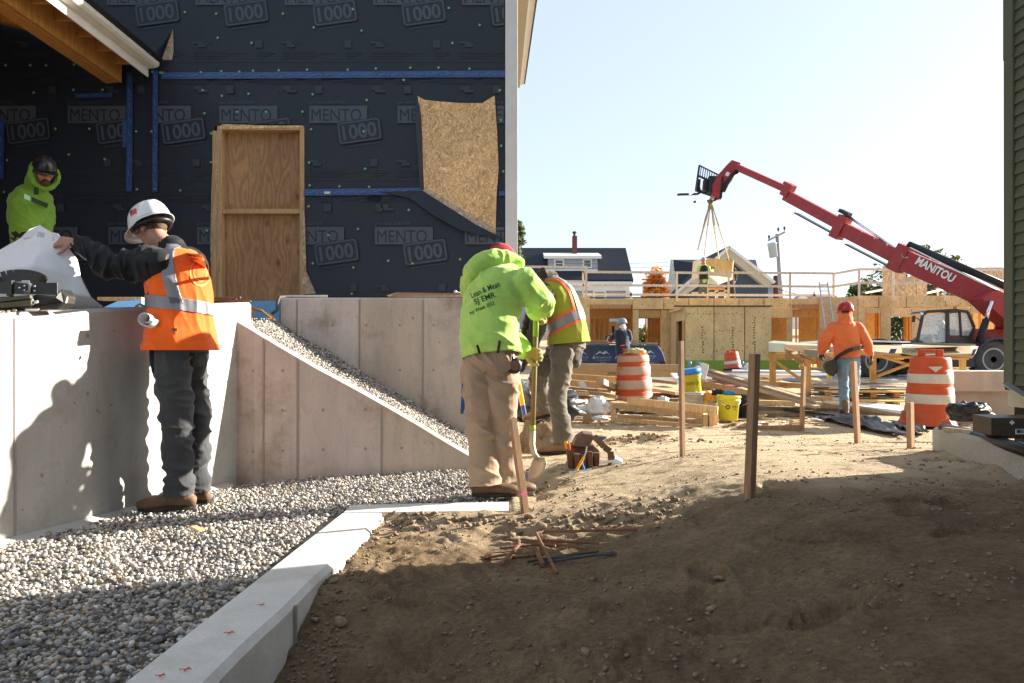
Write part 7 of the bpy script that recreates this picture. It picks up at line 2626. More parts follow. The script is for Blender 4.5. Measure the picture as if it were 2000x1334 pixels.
def loft(b, chain, side=(1, 0, 0), n=18, sub=3):
    """closed tube of ellipses through chain = [(point, half width along side, half depth)], rounded ends"""
    pts = [V(c[0]) for c in chain]
    rx = [c[1] for c in chain]
    ry = [c[2] if len(c) > 2 else c[1] for c in chain]
    m = len(pts)
    P_, X_, Y_ = [], [], []
    for i in range(m - 1):
        p0, p1, p2, p3 = pts[max(i - 1, 0)], pts[i], pts[i + 1], pts[min(i + 2, m - 1)]
        for k in range(sub):
            t = k / sub
            P_.append(0.5 * ((2 * p1) + (p2 - p0) * t + (2 * p0 - 5 * p1 + 4 * p2 - p3) * t * t + (3 * p1 - p0 - 3 * p2 + p3) * t ** 3))
            e = t * t * (3 - 2 * t)
            X_.append(rx[i] + (rx[i + 1] - rx[i]) * e)
            Y_.append(ry[i] + (ry[i + 1] - ry[i]) * e)
    P_.append(pts[-1]); X_.append(rx[-1]); Y_.append(ry[-1])
    t0, t1 = (P_[0] - P_[1]).normalized(), (P_[-1] - P_[-2]).normalized()
    r0, r1 = min(X_[0], Y_[0]), min(X_[-1], Y_[-1])
    for f_, s_ in ((.45, .88), (.8, .55)):
        P_.insert(0, pts[0] + t0 * r0 * f_); X_.insert(0, rx[0] * s_); Y_.insert(0, ry[0] * s_)
        P_.append(pts[-1] + t1 * r1 * f_); X_.append(rx[-1] * s_); Y_.append(ry[-1] * s_)
    vs, fs = [], []
    K = len(P_)
    side = V(side)
    for i in range(K):
        t = (P_[min(i + 1, K - 1)] - P_[max(i - 1, 0)]).normalized()
        s = side - t * side.dot(t)
        if s.length < 1e-3:
            s = t.orthogonal()
        s.normalize()
        u = t.cross(s)
        for k in range(n):
            a = 2 * math.pi * k / n
            vs.append(P_[i] + s * (math.cos(a) * X_[i]) + u * (math.sin(a) * Y_[i]))
    for i in range(K - 1):
        for k in range(n):
            k2 = (k + 1) % n
            fs.append((i * n + k, i * n + k2, (i + 1) * n + k2, (i + 1) * n + k))
    fs += [tuple(range(n))[::-1], tuple((K - 1) * n + k for k in range(n))]
    b.add(vs, fs)


def skinned(b, voxel, smooth=6):
    """one continuous surface around everything in b"""
    me = b.mesh()
    o = bpy.data.objects.new("tmp", me)
    r = o.modifiers.new("r", 'REMESH')
    r.mode = 'VOXEL'
    r.voxel_size = voxel
    s = o.modifiers.new("s", 'SMOOTH')
    s.iterations = smooth
    s.factor = 0.5
    return evaluated(o)


def hem_cut(me, p, n):
    """cut a garment off flat beyond the plane (n points away)"""
    bm = bmesh.new()
    bm.from_mesh(me)
    bmesh.ops.bisect_plane(bm, geom=list(bm.verts) + list(bm.edges) + list(bm.faces), plane_co=V(p), plane_no=V(n), clear_outer=True)
    bm.to_mesh(me)
    bm.free()
    return me


def hemmed(o, t=.006):
    so = o.modifiers.new("s", 'SOLIDIFY')
    so.thickness = t
    so.offset = -1
    return o


def wrinkle(me, amp=.008, fr=(9, 9, 14), seed=0, big=.010, mask=None):
    """folds of cloth: sharp ridges on slow swells"""
    nv = len(me.vertices)
    no = np.empty(nv * 3, dtype=np.float32)
    me.vertices.foreach_get("normal", no)
    no = no.reshape(-1, 3).tolist()
    out = []
    for v, nn in zip([v.co.copy() for v in me.vertices], no):
        p = v
        q = V((p.x * fr[0] + seed, p.y * fr[1], p.z * fr[2] + .6 * p.x * fr[0]))
        w = noise.noise_vector(q * .5) * .8
        r = 1 - abs(noise.noise(q + w)) * 2.2
        r = r * abs(r) * 1.15 if r > 0 else r
        d = amp * (r - .35) + big * noise.noise(q * .33 + V((7, seed, 3))) + amp * .22 * (1 - abs(noise.noise(q * 2.1 + w)) * 2.4 - .3)
        if mask:
            d *= mask(p)
        out += [p.x + nn[0] * d, p.y + nn[1] * d, p.z + nn[2] * d]
    me.vertices.foreach_set("co", np.array(out, dtype=np.float32))
    me.update()
    return me


def bandmesh(me, p, n, w, off=.004, extra=()):
    """the strip of a garment between two planes, lifted off it"""
    bm = bmesh.new()
    bm.from_mesh(me)
    p, n = V(p), V(n).normalized()

    def cut(co, no):
        bmesh.ops.bisect_plane(bm, geom=list(bm.verts) + list(bm.edges) + list(bm.faces), plane_co=co, plane_no=no, clear_outer=True)
    cut(p + n * w / 2, n)
    cut(p - n * w / 2, -n)
    for q, m in extra:
        cut(V(q), V(m))
    bm.normal_update()
    for v in bm.verts:
        v.co += v.normal * off
    out = bpy.data.meshes.new("m")
    bm.to_mesh(out)
    bm.free()
    out.materials.clear()
    return out


def hand_chains(b, w, d, n, thumb, curl=(35, 45, 35), s=1.0, grow=0.0, spread=0.0):
    """hand from wrist w pointing along d, palm facing n; thumb: +1 or -1 side along d x n"""
    d, n = V(d).normalized(), V(n)
    n = (n - d * n.dot(d)).normalized()
    l = d.cross(n) * thumb
    loft(b, [(w - d * .02 * s, .027 * s + grow, .022 * s + grow), (w + d * .03 * s, .037 * s + grow, .018 * s + grow), (w + d * .085 * s, .042 * s + grow, .014 * s + grow)], l, 12, 2)
    for k, ln_ in enumerate((.074, .082, .076, .060)):
        off = (.031 - .0205 * k) * s
        p = w + d * (.088 - .004 * abs(k - 1)) * s + l * off
        a = 0
        dd = (d + l * spread * (1.5 - k) * .3).normalized()
        ch = [(p - dd * .012, .0098 * s + grow)]
        ax = dd.cross(n)
        for fr_, c in zip((.45, .31, .24), curl):
            a += R(c + 4 * k)
            q = dd * math.cos(a) + n * math.sin(a)
            p = p + q * ln_ * fr_ * s
            ch.append((p, (.0092 - .0018 * (fr_ < .4) - .0006 * (fr_ < .3)) * s + grow))
        loft(b, ch, ax, 8, 2)
    t0 = w + d * .018 * s + l * .026 * s
    t1 = t0 + (d * .55 + l * .75 + n * .35).normalized() * .042 * s
    t2 = t1 + (d * .8 + l * .25 + n * .5).normalized() * .034 * s
    t3 = t2 + (d * .85 - l * .1 + n * .5).normalized() * .026 * s
    loft(b, [(t0, .016 * s + grow), (t1, .0125 * s + grow), (t2, .0105 * s + grow), (t3, .008 * s + grow)], n, 8, 2)


def boot(parent, a, d, m='boot', s=1.0, voxel=.010, pitch=0.0):
    """work boot: a = ankle joint 9 cm above the sole, d = toe direction"""
    d = V(d)
    d = V((d.x, d.y, 0)).normalized()
    u = V((0, 0, 1))
    if pitch:
        q = Matrix.Rotation(pitch, 3, d.cross(u))
        d, u = q @ d, q @ u
    l = d.cross(u)
    b = MB()
    loft(b, [(a + u * .10 * s, .056 * s, .060 * s), (a + u * .03 * s - d * .005, .052 * s, .062 * s), (a - u * .03 * s, .047 * s, .062 * s)], l)
    loft(b, [(a - d * .055 * s - u * .047 * s, .038 * s, .036 * s), (a + d * .02 * s - u * .035 * s, .043 * s, .047 * s), (a + d * .10 * s - u * .047 * s, .049 * s, .040 * s), (a + d * .165 * s - u * .055 * s, .046 * s, .034 * s), (a + d * .20 * s - u * .06 * s, .036 * s, .026 * s)], l)
    me = skinned(b, voxel, 4)
    o = link("boot", me, M[m], parent, True)
    out = []
    for t in range(20):
        an = 2 * math.pi * t / 20
        c, sn = math.cos(an), math.sin(an)
        x = (.068 + .148 * c) * s
        y = (.049 if c > -.1 else .040) * sn * s * (1 if abs(c) < .9 else .95)
        out.append(a + d * x + l * y - u * .095 * s)
    sb = MB()
    sb.prism(out, u * .026 * s)
    sb.build("sole", M['sole'], o, bevel=.004)
    return o


def hard_hat(parent, c, f, u, m, brim=.045, full=False, s=1.0, name="hard_hat"):
    """c: centre of the head; f forward, u up"""
    f, u = V(f).normalized(), V(u)
    u = (u - f * u.dot(f)).normalized()
    r = f.cross(u)
    L = Matrix.Translation(V(c)) @ Matrix((r, f, u)).transposed().to_4x4()
    prof = [(1.03, .028), (1.02, .045), (.985, .075), (.90, .108), (.74, .136), (.50, .153), (.25, .160), (0, .162)]
    b = MB()
    n = 40
    vs, fs = [], []
    for pr, pz in prof:
        for k in range(n):
            a = 2 * math.pi * k / n
            x, y = math.cos(a) * pr * .112 * s, math.sin(a) * pr * .136 * s
            z = pz * s
            if abs(x) < .022 * s and pz > .07:
                z += .006 * s
            elif abs(abs(x) - .05 * s) < .013 * s and pz > .09:
                z += .003 * s
            vs.append((x, y, z))
    for i in range(len(prof) - 1):
        for k in range(n):
            k2 = (k + 1) % n
            fs.append((i * n + k, i * n + k2, (i + 1) * n + k2, (i + 1) * n + k))
    b.add(vs, fs, L)
    o = b.build(name, M[m], parent, True)
    so = o.modifiers.new("s", 'SOLIDIFY')
    so.thickness = .004
    b = MB()
    vs, fs = [], []
    for k in range(n):
        a = 2 * math.pi * k / n
        e = (1.02, 1.02 + (.12 if not full else .3) + (brim * 6.5 * max(0, math.sin(a)) ** 2.0 if not full else 0))
        for j, q in enumerate(e):
            vs.append((math.cos(a) * q * .112 * s * (1 if j == 0 else .97), math.sin(a) * q * .136 * s, (.032 - .014 * j - (.008 * j if math.sin(a) > 0 else 0)) * s))
    for k in range(n):
        k2 = (k + 1) % n
        fs.append((2 * k, 2 * k2, 2 * k2 + 1, 2 * k + 1))
    b.add(vs, fs, L)
    br = b.build("brim", M[m], o, True)
    so = br.modifiers.new("s", 'SOLIDIFY')
    so.thickness = .004
    return o, L


def head_chains(b, c, f, u, nk, s=1.0):
    f, u = V(f).normalized(), V(u)
    u = (u - f * u.dot(f)).normalized()
    r = f.cross(u)
    rot = Matrix((r, f, u)).transposed()
    c = V(c)
    b.ball(c + u * .022 * s - f * .008 * s, (.076 * s, .094 * s, .098 * s), 20, rot)
    loft(b, [(c + f * .050 * s + u * .02 * s, .060 * s, .030 * s), (c + f * .055 * s - u * .04 * s, .055 * s, .034 * s), (c + f * .058 * s - u * .085 * s, .036 * s, .026 * s)], r)
    loft(b, [(c - f * .005 * s - u * .03 * s, .060 * s, .058 * s), (c + f * .025 * s - u * .075 * s, .050 * s, .048 * s)], r)
    loft(b, [(c + f * .088 * s + u * .012 * s, .010 * s), (c + f * .104 * s - u * .022 * s, .014 * s), (c + f * .098 * s - u * .032 * s, .016 * s, .010 * s)], r, 8)
    b.ball(c + f * .086 * s + u * .032 * s, (.048 * s, .012 * s, .010 * s), 10, rot)
    b.ball(c + f * .086 * s - u * .058 * s, (.022 * s, .010 * s, .007 * s), 10, rot)
    b.ball(c + f * .082 * s - u * .070 * s, (.020 * s, .010 * s, .007 * s), 10, rot)
    for sg in (-1, 1):
        b.ball(c + r * sg * .078 * s - u * .008 * s - f * .008 * s, (.010 * s, .022 * s, .033 * s), 10, rot)
        b.ball(c + r * sg * .050 * s + f * .062 * s - u * .018 * s, (.020 * s, .020 * s, .020 * s), 10, rot)
    loft(b, [(V(nk) - u * .02, .066 * s), (c - u * .085 * s - f * .015 * s, .056 * s), (c - u * .02 * s - f * .01 * s, .058 * s)], r)
    return rot


class Person:
    """joints in world space; garments hang as children on one continuous body"""

    def __init__(self, J, base, label, fwd, hf, hu, voxel=.008, group=None, hands=None, s=1.0, gloves=None, back=1.0):
        self.J, self.s, self.voxel = J, s, voxel
        self.f = V(fwd).normalized()
        self.r = V((self.f.y, -self.f.x, 0)).normalized()      # the person's right
        self.hf, self.hu = V(hf), V(hu)
        b = MB()
        self.torso(b, .86, .84)
        for k in 'LR':
            loft(b, [(J['s' + k], .055 * s), (J['e' + k], .042 * s), (J['w' + k], .029 * s)], self.f)
            loft(b, [(J['h' + k], .085 * s), (J['h' + k].lerp(J['k' + k], .5), .075 * s), (J['k' + k], .055 * s), (J['k' + k].lerp(J['a' + k], .35), .055 * s), (J['a' + k], .040 * s)], self.r)
            hd = (hands or {}).get(k)
            if hd:
                hand_chains(b, J['w' + k], *hd[:3], *(hd[3:] or ()), s=s)
        head_chains(b, J['hd'], hf, hu, J['nk'], s)
        me = skinned(b, voxel, 3)
        me.transform(Matrix.Translation(-V(base)))
        self.o = link("person", me, M['skin'], None, True)
        self.o.location = base
        tag(self.o, label, "person", group)
        for k in 'LR':
            hd = (hands or {}).get(k)
            if hd and gloves:
                g = MB()
                hand_chains(g, J['w' + k], *hd[:3], *(hd[3:] or ()), s=s * 1.04, grow=.0035)
                d = V(hd[0]).normalized()
                loft(g, [(J['w' + k] - d * .07, .040, .034), (J['w' + k] - d * .02, .036, .030)], d.cross(V(hd[1])))
                link("glove", skinned(g, max(.005, voxel * .75), 3), M[gloves], self.o, True)
        f, u = self.hf.normalized(), self.hu
        u = (u - f * u.dot(f)).normalized()
        r = f.cross(u)
        for sg in (-1, 1):
            part("eye", M['eye'], self.o, lambda b: b.ball(J['hd'] + f * .083 * s + r * sg * .031 * s + u * .012 * s, .0115 * s, 10), smooth=True)

    def torso(self, b, kx, ky, hem=0.0, top=1.0):
        J, s = self.J, self.s
        loft(b, [(J['pel'], .168 * s * kx, .122 * s * ky), (J['wai'], .158 * s * kx, .115 * s * ky), (J['che'], .178 * s * kx, .130 * s * ky), (J['che'].lerp(J['nk'], .6), .165 * s * kx * top, .112 * s * ky), (J['nk'], .085 * s * kx, .075 * s * ky)], self.r, 24)
        for k in 'LR':
            b.ball(J['s' + k], .066 * s * kx, 14)

    def jacket(self, m, kx=1.12, ky=1.2, arm=(.078, .066, .060, .050), amp=.009, seed=1, hem=.06, cuff=True, name="jacket", voxel=None, big=.010, fr=(9, 9, 14), hcut=False, mask=None):
        J, s = self.J, self.s
        b = MB()
        d = (J['pel'] - J['wai']).normalized()
        loft(b, [(J['pel'] + d * (hem + .12), .166 * s * kx, .126 * s * ky), (J['pel'] + d * hem, .172 * s * kx, .130 * s * ky), (J['pel'] - d * .02, .180 * s * kx, .138 * s * ky), (J['wai'], .172 * s * kx, .128 * s * ky), (J['che'], .186 * s * kx, .138 * s * ky), (J['che'].lerp(J['nk'], .6), .168 * s * kx, .115 * s * ky), (J['nk'], .090 * s, .082 * s)], self.r, 24)
        for k in 'LR':
            b.ball(J['s' + k], .078 * s * kx, 14)
            w = J['w' + k]
            loft(b, [(J['s' + k], arm[0] * s), (J['s' + k].lerp(J['e' + k], .5), (arm[0] + arm[1]) * .52 * s), (J['e' + k], arm[1] * s), (J['e' + k].lerp(w, .5), arm[2] * s), (J['e' + k].lerp(w, .93), arm[3] * s)], self.f, 18)
        me = skinned(b, voxel or self.voxel, 5)
        wrinkle(me, amp, fr, seed, big, mask)
        if hcut:
            hem_cut(me, J['pel'] + d * (hem + .03), d)
        self.jk = link(name, me, M[m], self.o, True)
        return self.jk

    def vest(self, m, kx=1.32, ky=1.45, hem=.09, seed=3, amp=.006, name="vest", flare=1.0):
        J, s = self.J, self.s
        b = MB()
        d = (J['pel'] - J['wai']).normalized()
        loft(b, [(J['pel'] + d * (hem + .14), .180 * s * kx * flare, .137 * s * ky * flare), (J['pel'] + d * hem, .178 * s * kx * flare, .135 * s * ky * flare), (J['pel'], .178 * s * kx * flare ** .5, .135 * s * ky * flare ** .5), (J['wai'], .168 * s * kx, .128 * s * ky), (J['che'], .172 * s * kx, .132 * s * ky), (J['che'].lerp(J['nk'], .62), .140 * s * kx, .112 * s * ky), (J['nk'].lerp(J['che'], .05), .088 * s, .085 * s)], self.r, 28)
        me = skinned(b, self.voxel, 4)
        wrinkle(me, amp, (7, 7, 3), seed, .014)
        hem_cut(me, J['pel'] + d * (hem + .02), d + V((0, 0, -.35)) if abs(d.z) > .8 else d)
        self.vs = hemmed(link(name, me, M[m], self.o, True))
        self.vme = me
        return self.vs

    def strip(self, p, n, w, m='silver', off=.005, extra=(), name="reflective_stripe"):
        o = origin(self.vs)
        me = bandmesh(self.vme, V(p) - o, n, w, off, [(V(q) - o, k) for q, k in extra])
        x = bpy.data.objects.new(name, me)
        me.materials.append(M[m])
        me.polygons.foreach_set("use_smooth", np.ones(len(me.polygons), dtype=bool))
        col.objects.link(x)
        x.parent = self.vs
        so = x.modifiers.new("s", 'SOLIDIFY')
        so.thickness = .003
        return x

    def trousers(self, m, r=(.105, .095, .080, .080, .084), amp=.009, seed=5, seat=1.0, fr=(9, 9, 13), hemup=.0, big=.008):
        J, s = self.J, self.s
        b = MB()
        b.ball(J['pel'] - V((0, 0, .03)), (.172 * s * seat, .145 * s * seat, .135 * s), 18)
        cuts = []
        d = (J['wai'] - J['pel']).normalized()
        loft(b, [(J['pel'] - d * .05, .172 * s * seat, .135 * s * seat), (J['pel'] + d * .07, .165 * s * seat, .125 * s * seat)], self.r)
        for k in 'LR':
            up_ = (J['k' + k] - J['a' + k]).normalized()
            a = J['a' + k] + up_ * (hemup - .06)
            cuts.append((J['a' + k] + up_ * hemup, -up_))
            loft(b, [(J['h' + k], r[0] * s), (J['h' + k].lerp(J['k' + k], .5), r[1] * s), (J['k' + k], r[2] * s), (J['k' + k].lerp(a, .5), r[3] * s), (a, r[4] * s)], self.r, 20)
        me = skinned(b, self.voxel, 4)
        wrinkle(me, amp, fr, seed, big)
        bm = bmesh.new()
        bm.from_mesh(me)
        for (q, nn), oth in zip(cuts, cuts[::-1]):
            fs_ = [f for f in bm.faces if (f.calc_center_median() - q).length < .25 and (f.calc_center_median() - q).length < (f.calc_center_median() - oth[0]).length]
            es = list({e for f in fs_ for e in f.edges})
            vs_ = list({v for f in fs_ for v in f.verts})
            bmesh.ops.bisect_plane(bm, geom=vs_ + es + fs_, plane_co=q, plane_no=nn, clear_outer=True)
        bm.to_mesh(me)
        bm.free()
        return hemmed(link("trousers", me, M[m], self.o, True), .005)


def lettering_on(target, s, c, h, right, up, w=None, mname='print_dk', parent=None, off=.004, **k):
    """printed words draped on a garment, seen from the camera side"""
    b = MB()
    text(b, s, c, h, right, up, w, **k)
    me = b.mesh()
    bm = bmesh.new()
    bm.from_mesh(me)
    bmesh.ops.triangulate(bm, faces=bm.faces)
    bmesh.ops.subdivide_edges(bm, edges=[e for e in bm.edges if e.calc_length() > .02], cuts=2, use_grid_fill=False)
    bmesh.ops.triangulate(bm, faces=bm.faces)
    bm.to_mesh(me)
    bm.free()
    d = V(right).cross(V(up)).normalized() * -1
    drape(me, target, d, off, 1.0)
    return link("lettering", me, M[mname], parent or target)


def hood(parent, m, pts, side, seed=2, amp=.006, name="hood", voxel=.009):
    b = MB()
    for ch in pts:
        loft(b, ch, side)
    me = skinned(b, voxel, 4)
    wrinkle(me, amp, (12, 12, 12), seed, .006)
    return link(name, me, M[m], parent, True)


# ---------------------------------------------------------------- 1: white helmet and orange vest at the wall
Y1 = 4.93
def a1(x, y, d=0.0):
    return P(x, y, Y1 + d)


J = dict(pel=a1(352, 662), wai=a1(352, 620), che=a1(348, 552, -.01), nk=a1(334, 484, .0), hd=a1(297, 446, .0),
         sL=a1(309, 514, -.15), eL=a1(224, 519, -.12), wL=a1(144, 474, -.10), sR=a1(371, 511, .15), eR=a1(356, 585, .30), wR=a1(300, 618, .16),
         hL=a1(338, 690, -.08), kL=a1(343, 820, -.10), aL=a1(352, 957, -.08), hR=a1(368, 690, .08), kR=a1(380, 820, .10), aR=a1(383, 950, .13))
p1 = Person(J, a1(355, 990), "man in a white hard hat and orange vest studying a drawing at the sunlit wall", (-.8, .6, 0), (-.74, .42, -.50), (-.42, .22, .87), .0062,
            hands=dict(L=((-1, .0, .12), (-.15, .75, -.55), 1, (30, 62, 45)), R=((-.8, -.3, .1), (-.2, -.5, .8), 1, (40, 55, 40))))
p1.jacket('c_black', 1.0, 1.05, (.098, .088, .072, .054), .024, 4, .05, fr=(9, 4.5, 5), big=.014, mask=lambda p: 1.0 if p.x < J['sL'].x - .02 else .15)
p1.trousers('c_char', (.112, .102, .090, .086, .092), .016, 8, .98, fr=(5, 5, 11), hemup=-.025, big=.012)
p1.vest('c_orange', 1.18, 1.34, .05, 3, .011, flare=1.14)
p1.strip(a1(345, 597), V((.10, .05, 1)), .075)
p1.strip(a1(360, 530), V((1, -.1, .22)), .065, extra=[(a1(345, 597), V((0, 0, -1))), (a1(345, 480), V((0, 0, 1)))])
tb_ = V((.86, .5, 0))
for s_, y, w_ in (("KENNEDY", 492, .13), ("BROWN & CO", 560, .13)):
    pass
for rr, th in ((.085, .010), (.055, .007)):
    b = MB()
    c = a1(388, 525, -.3)
    n = 28
    vs = []
    for q in (rr, rr - th):
        for k in range(n):
            an = 2 * math.pi * k / n
            vs.append(c + V((.72 * math.cos(an) * q, 0, math.sin(an) * q)))
    b.add(vs, [(k, (k + 1) % n, n + (k + 1) % n, n + k) for k in range(n)])
    me = drape(b.mesh(), p1.vs, V((-.35, 1, 0)), .004, .6)
    link("back_print", me, M['print_w'], p1.vs)
b = MB()
for k in range(3):
    b.box(a1(375 + k * 4, 492 + k * 7, -.3), (.10, .001, .010), Matrix.Rotation(.35, 3, 'Y'))
link("back_print", drape(b.mesh(), p1.vs, V((-.35, 1, 0)), .004, .6), M['print_w'], p1.vs)
part("label_patch", M['leather'], p1.vs, lambda b: b.box(a1(341, 644, -.245), (.03, .004, .018)))
for k, d in (('L', (-.95, -.25, 0)), ('R', (-.9, .1, 0))):
    A = J['a' + k].copy()
    A.z = .105
    boot(p1.o, A, d, 'boot', 1.12)
hh, L = hard_hat(p1.o, J['hd'], (-.78, .40, -.42), (-.44, .2, .86), 'helmet_w', .05, s=1.03)
part("ratchet_band", M['black'], hh, lambda b: b.tube([L @ V((.104 * math.cos(R(t)), .125 * math.sin(R(t)), .005 - .012 * max(0, -math.sin(R(t))))) for t in range(150, 391, 15)], .014, 8), smooth=True)
b = MB()
for i in range(8):
    for k in range(6):
        pass
fl = L @ V((-.108, -.012, .088))
fx = (L.to_3x3() @ V((-.12, -1, .05))).normalized()
fz = (L.to_3x3() @ V((.35, .05, 1))).normalized()
fn = fx.cross(fz) * -1
b = MB()
b.add([fl + fx * x + fz * z for x, z in ((-.028, -.018), (.028, -.018), (.028, .018), (-.028, .018))], [(0, 1, 2, 3)])
me = b.mesh()
bm = bmesh.new(); bm.from_mesh(me); bmesh.ops.subdivide_edges(bm, edges=bm.edges, cuts=6, use_grid_fill=True); bm.to_mesh(me); bm.free()
link("flag", drape(me, hh, (fl - J['hd']) * -1, .004, .3), M['flag_red'], hh)
b = MB()
b.add([fl + fx * x + fz * z for x, z in ((-.028, .0), (-.004, .0), (-.004, .018), (-.028, .018))], [(0, 1, 2, 3)])
me = b.mesh()
bm = bmesh.new(); bm.from_mesh(me); bmesh.ops.subdivide_edges(bm, edges=bm.edges, cuts=4, use_grid_fill=True); bm.to_mesh(me); bm.free()
link("flag_canton", drape(me, hh, (fl - J['hd']) * -1, .0055, .3), M['flag_blue'], hh)
hb = MB()
f_, u_ = p1.hf.normalized(), p1.hu
u_ = (u_ - f_ * u_.dot(f_)).normalized()
r_ = f_.cross(u_)
hb.ball(J['hd'] + u_ * .02 - f_ * .022, (.081, .088, .088), 20, Matrix((r_, f_, u_)).transposed())
me = skinned(hb, .007, 2)
wrinkle(me, .002, (60, 60, 30), 2, .002)
bm = bmesh.new(); bm.from_mesh(me)
bmesh.ops.bisect_plane(bm, geom=list(bm.verts) + list(bm.edges) + list(bm.faces), plane_co=J['hd'] - f_ * .012, plane_no=f_, clear_outer=True)
bm.to_mesh(me); bm.free()
link("hair", me, M['hair'], p1.o, True)
for sg in (-1, 1):
    part("glasses_lens", M['lens'], p1.o, lambda b: b.ball(J['hd'] + f_ * .088 + r_ * sg * .036 + u_ * .004, (.031, .012, .022), 12, Matrix((r_, f_, u_)).transposed()), smooth=True)
    part("glasses_temple", M['lens'], p1.o, lambda b: b.tube([J['hd'] + f_ * .085 + r_ * sg * .066 + u_ * .012, J['hd'] - f_ * .01 + r_ * sg * .085 + u_ * .01], .004, 6))
# rolled drawing under his arm
b = MB()
ra, rb_ = P(283, 622, 4.62), P(322, 636, 5.0)
fr_ = frame((rb_ - ra))
vs, fs = [], []
n = 30
for t in (0, 1):
    for k in range(n + 8):
        an = 2 * math.pi * k / n
        q = .050 - .0007 * k
        vs.append(ra.lerp(rb_, t) + fr_ @ V((math.cos(an) * q, math.sin(an) * q, 0)))
for k in range(n + 7):
    fs.append((k, k + 1, n + 8 + k + 1, n + 8 + k))
b.add(vs, fs)
o = b.build("rolled_drawing", M['paper'], None, True)
so = o.modifiers.new("s", 'SOLIDIFY')
so.thickness = .002
tag(o, "rolled up white drawing held against the hip of the man in the orange vest", "drawing roll")

# ---------------------------------------------------------------- 2: lime hoodie, bent over the shovel
Y2 = 5.19
def a2(x, y, d=0.0):
    return P(x, y, Y2 + d)


J = dict(pel=a2(958, 682, .02), wai=a2(955, 640, .05), che=a2(968, 572, .14), nk=a2(990, 530, .30), hd=a2(984, 528, .46),
         sR=a2(1024, 553, .06), eR=a2(1056, 592, .12), wR=a2(1046, 610, .36), sL=a2(926, 558, .32), eL=a2(975, 640, .50), wL=a2(1026, 688, .34),
         hL=a2(934, 708, .06), kL=a2(938, 820, .05), aL=a2(947, 938, .02), hR=a2(976, 708, .02), kR=a2(984, 815, .06), aR=a2(982, 925, .14))
p2 = Person(J, a2(958, 975), "man in a lime hoodie and tan trousers bent over the shovel", (.50, .86, 0), (.35, .75, -.55), (.3, .55, .78), .0066,
            hands=dict(R=((.2, .3, -.5), (.5, .6, .2), -1, (50, 60, 40)), L=((.85, .1, -.15), (.1, -.9, -.1), 1, (45, 60, 45))), gloves='glove')
p2.jacket('c_lime', 1.16, 1.28, (.105, .098, .085, .062), .012, 14, .02, name="hoodie", fr=(5, 5, 7), big=.018, hcut=True)
p2.trousers('c_tan', (.115, .108, .095, .098, .106), .017, 18, 1.0, fr=(5, 5, 9.5), hemup=-.03, big=.016)
dd = (J['pel'] - J['wai']).normalized()
me = bandmesh(p2.jk.data, J['pel'] + dd * .015 - origin(p2.jk), dd, .06, .006)
x = bpy.data.objects.new("waistband", me)
me.materials.append(M['c_lime'])
col.objects.link(x)
x.parent = p2.jk
hemmed(x, .008)
hood(p2.jk, 'c_lime', [[(a2(914, 555, .16), .04, .04), (a2(922, 528, .12), .065, .055), (a2(950, 510, .13), .075, .058), (a2(985, 506, .18), .065, .05), (a2(1015, 515, .22), .04, .035)],
                       [(a2(930, 535, .2), .06), (a2(970, 520, .24), .08), (a2(1005, 525, .26), .05)]], (0, 0, 1), 5)
for s_, x, y, h_, w_, ang in (("Lean & Mean", 942, 553, .040, .20, 22), ("SJ EMR", 942, 574, .050, .145, 20), ("my Week 2022", 936, 594, .032, .175, 22)):
    rt, upv = V((math.cos(R(ang)), 0, math.sin(R(ang)))), V((-math.sin(R(ang)), 0, math.cos(R(ang))))
    lettering_on(p2.jk, s_, a2(x, y, -.5), h_, rt, upv, w_, bold=.012)
for k, d, z in (('L', (.95, .1, 0), .115), ('R', (.92, .35, 0), .105)):
    A = J['a' + k].copy()
    A.z = z
    boot(p2.o, A, d, 'boot', 1.08)
hard_hat(p2.o, a2(978, 522, .36), (.3, .7, -.5), (.05, .35, .9), 'helmet_r', .03)
# pocket details
part("pocket", M['c_tan'], p2.o, lambda b: b.prism([a2(966, 688, -.125), a2(1000, 690, -.095), a2(997, 722, -.10), a2(980, 730, -.12), a2(967, 722, -.13)], (0, .012, 0)), bevel=.004)
part("pen", M['ink'], p2.o, lambda b: (b.bar(a2(937, 690, -.17), a2(932, 674, -.18), .008, .014), b.bar(a2(972, 690, -.15), a2(976, 665, -.16), .008, .014)))
tmz = thing("tape_measure", a2(1004, 712, -.05), "dark tape measure clipped at the hip of the man in the lime hoodie", "tape measure")
part('case', M['black'], tmz, lambda b: b.ball(a2(1004, 714, -.06), (.052, .035, .055), 14), smooth=True)
part('clip', M['steel'], tmz, lambda b: b.bar(a2(1000, 690, -.06), a2(1003, 702, -.07), .01, .02))
part('face', M['leather'], tmz, lambda b: b.lathe([(0, 0), (.034, 0), (.034, .008), (0, .012)], 16, Matrix.Translation(a2(1006, 714, -.092)) @ Matrix.Rotation(R(90), 4, 'X')))
b = MB()
b.bar(a2(904, 808, .05), a2(907, 750, .05), .025, .032)
b.tube([a2(907, 750, .05), a2(909, 742, .05)], .008, 6)
tag(b.build("hanging_tool", M['tape'], None), "dark blue tool handle hanging by the left leg of the tan trousers", "hand tool")
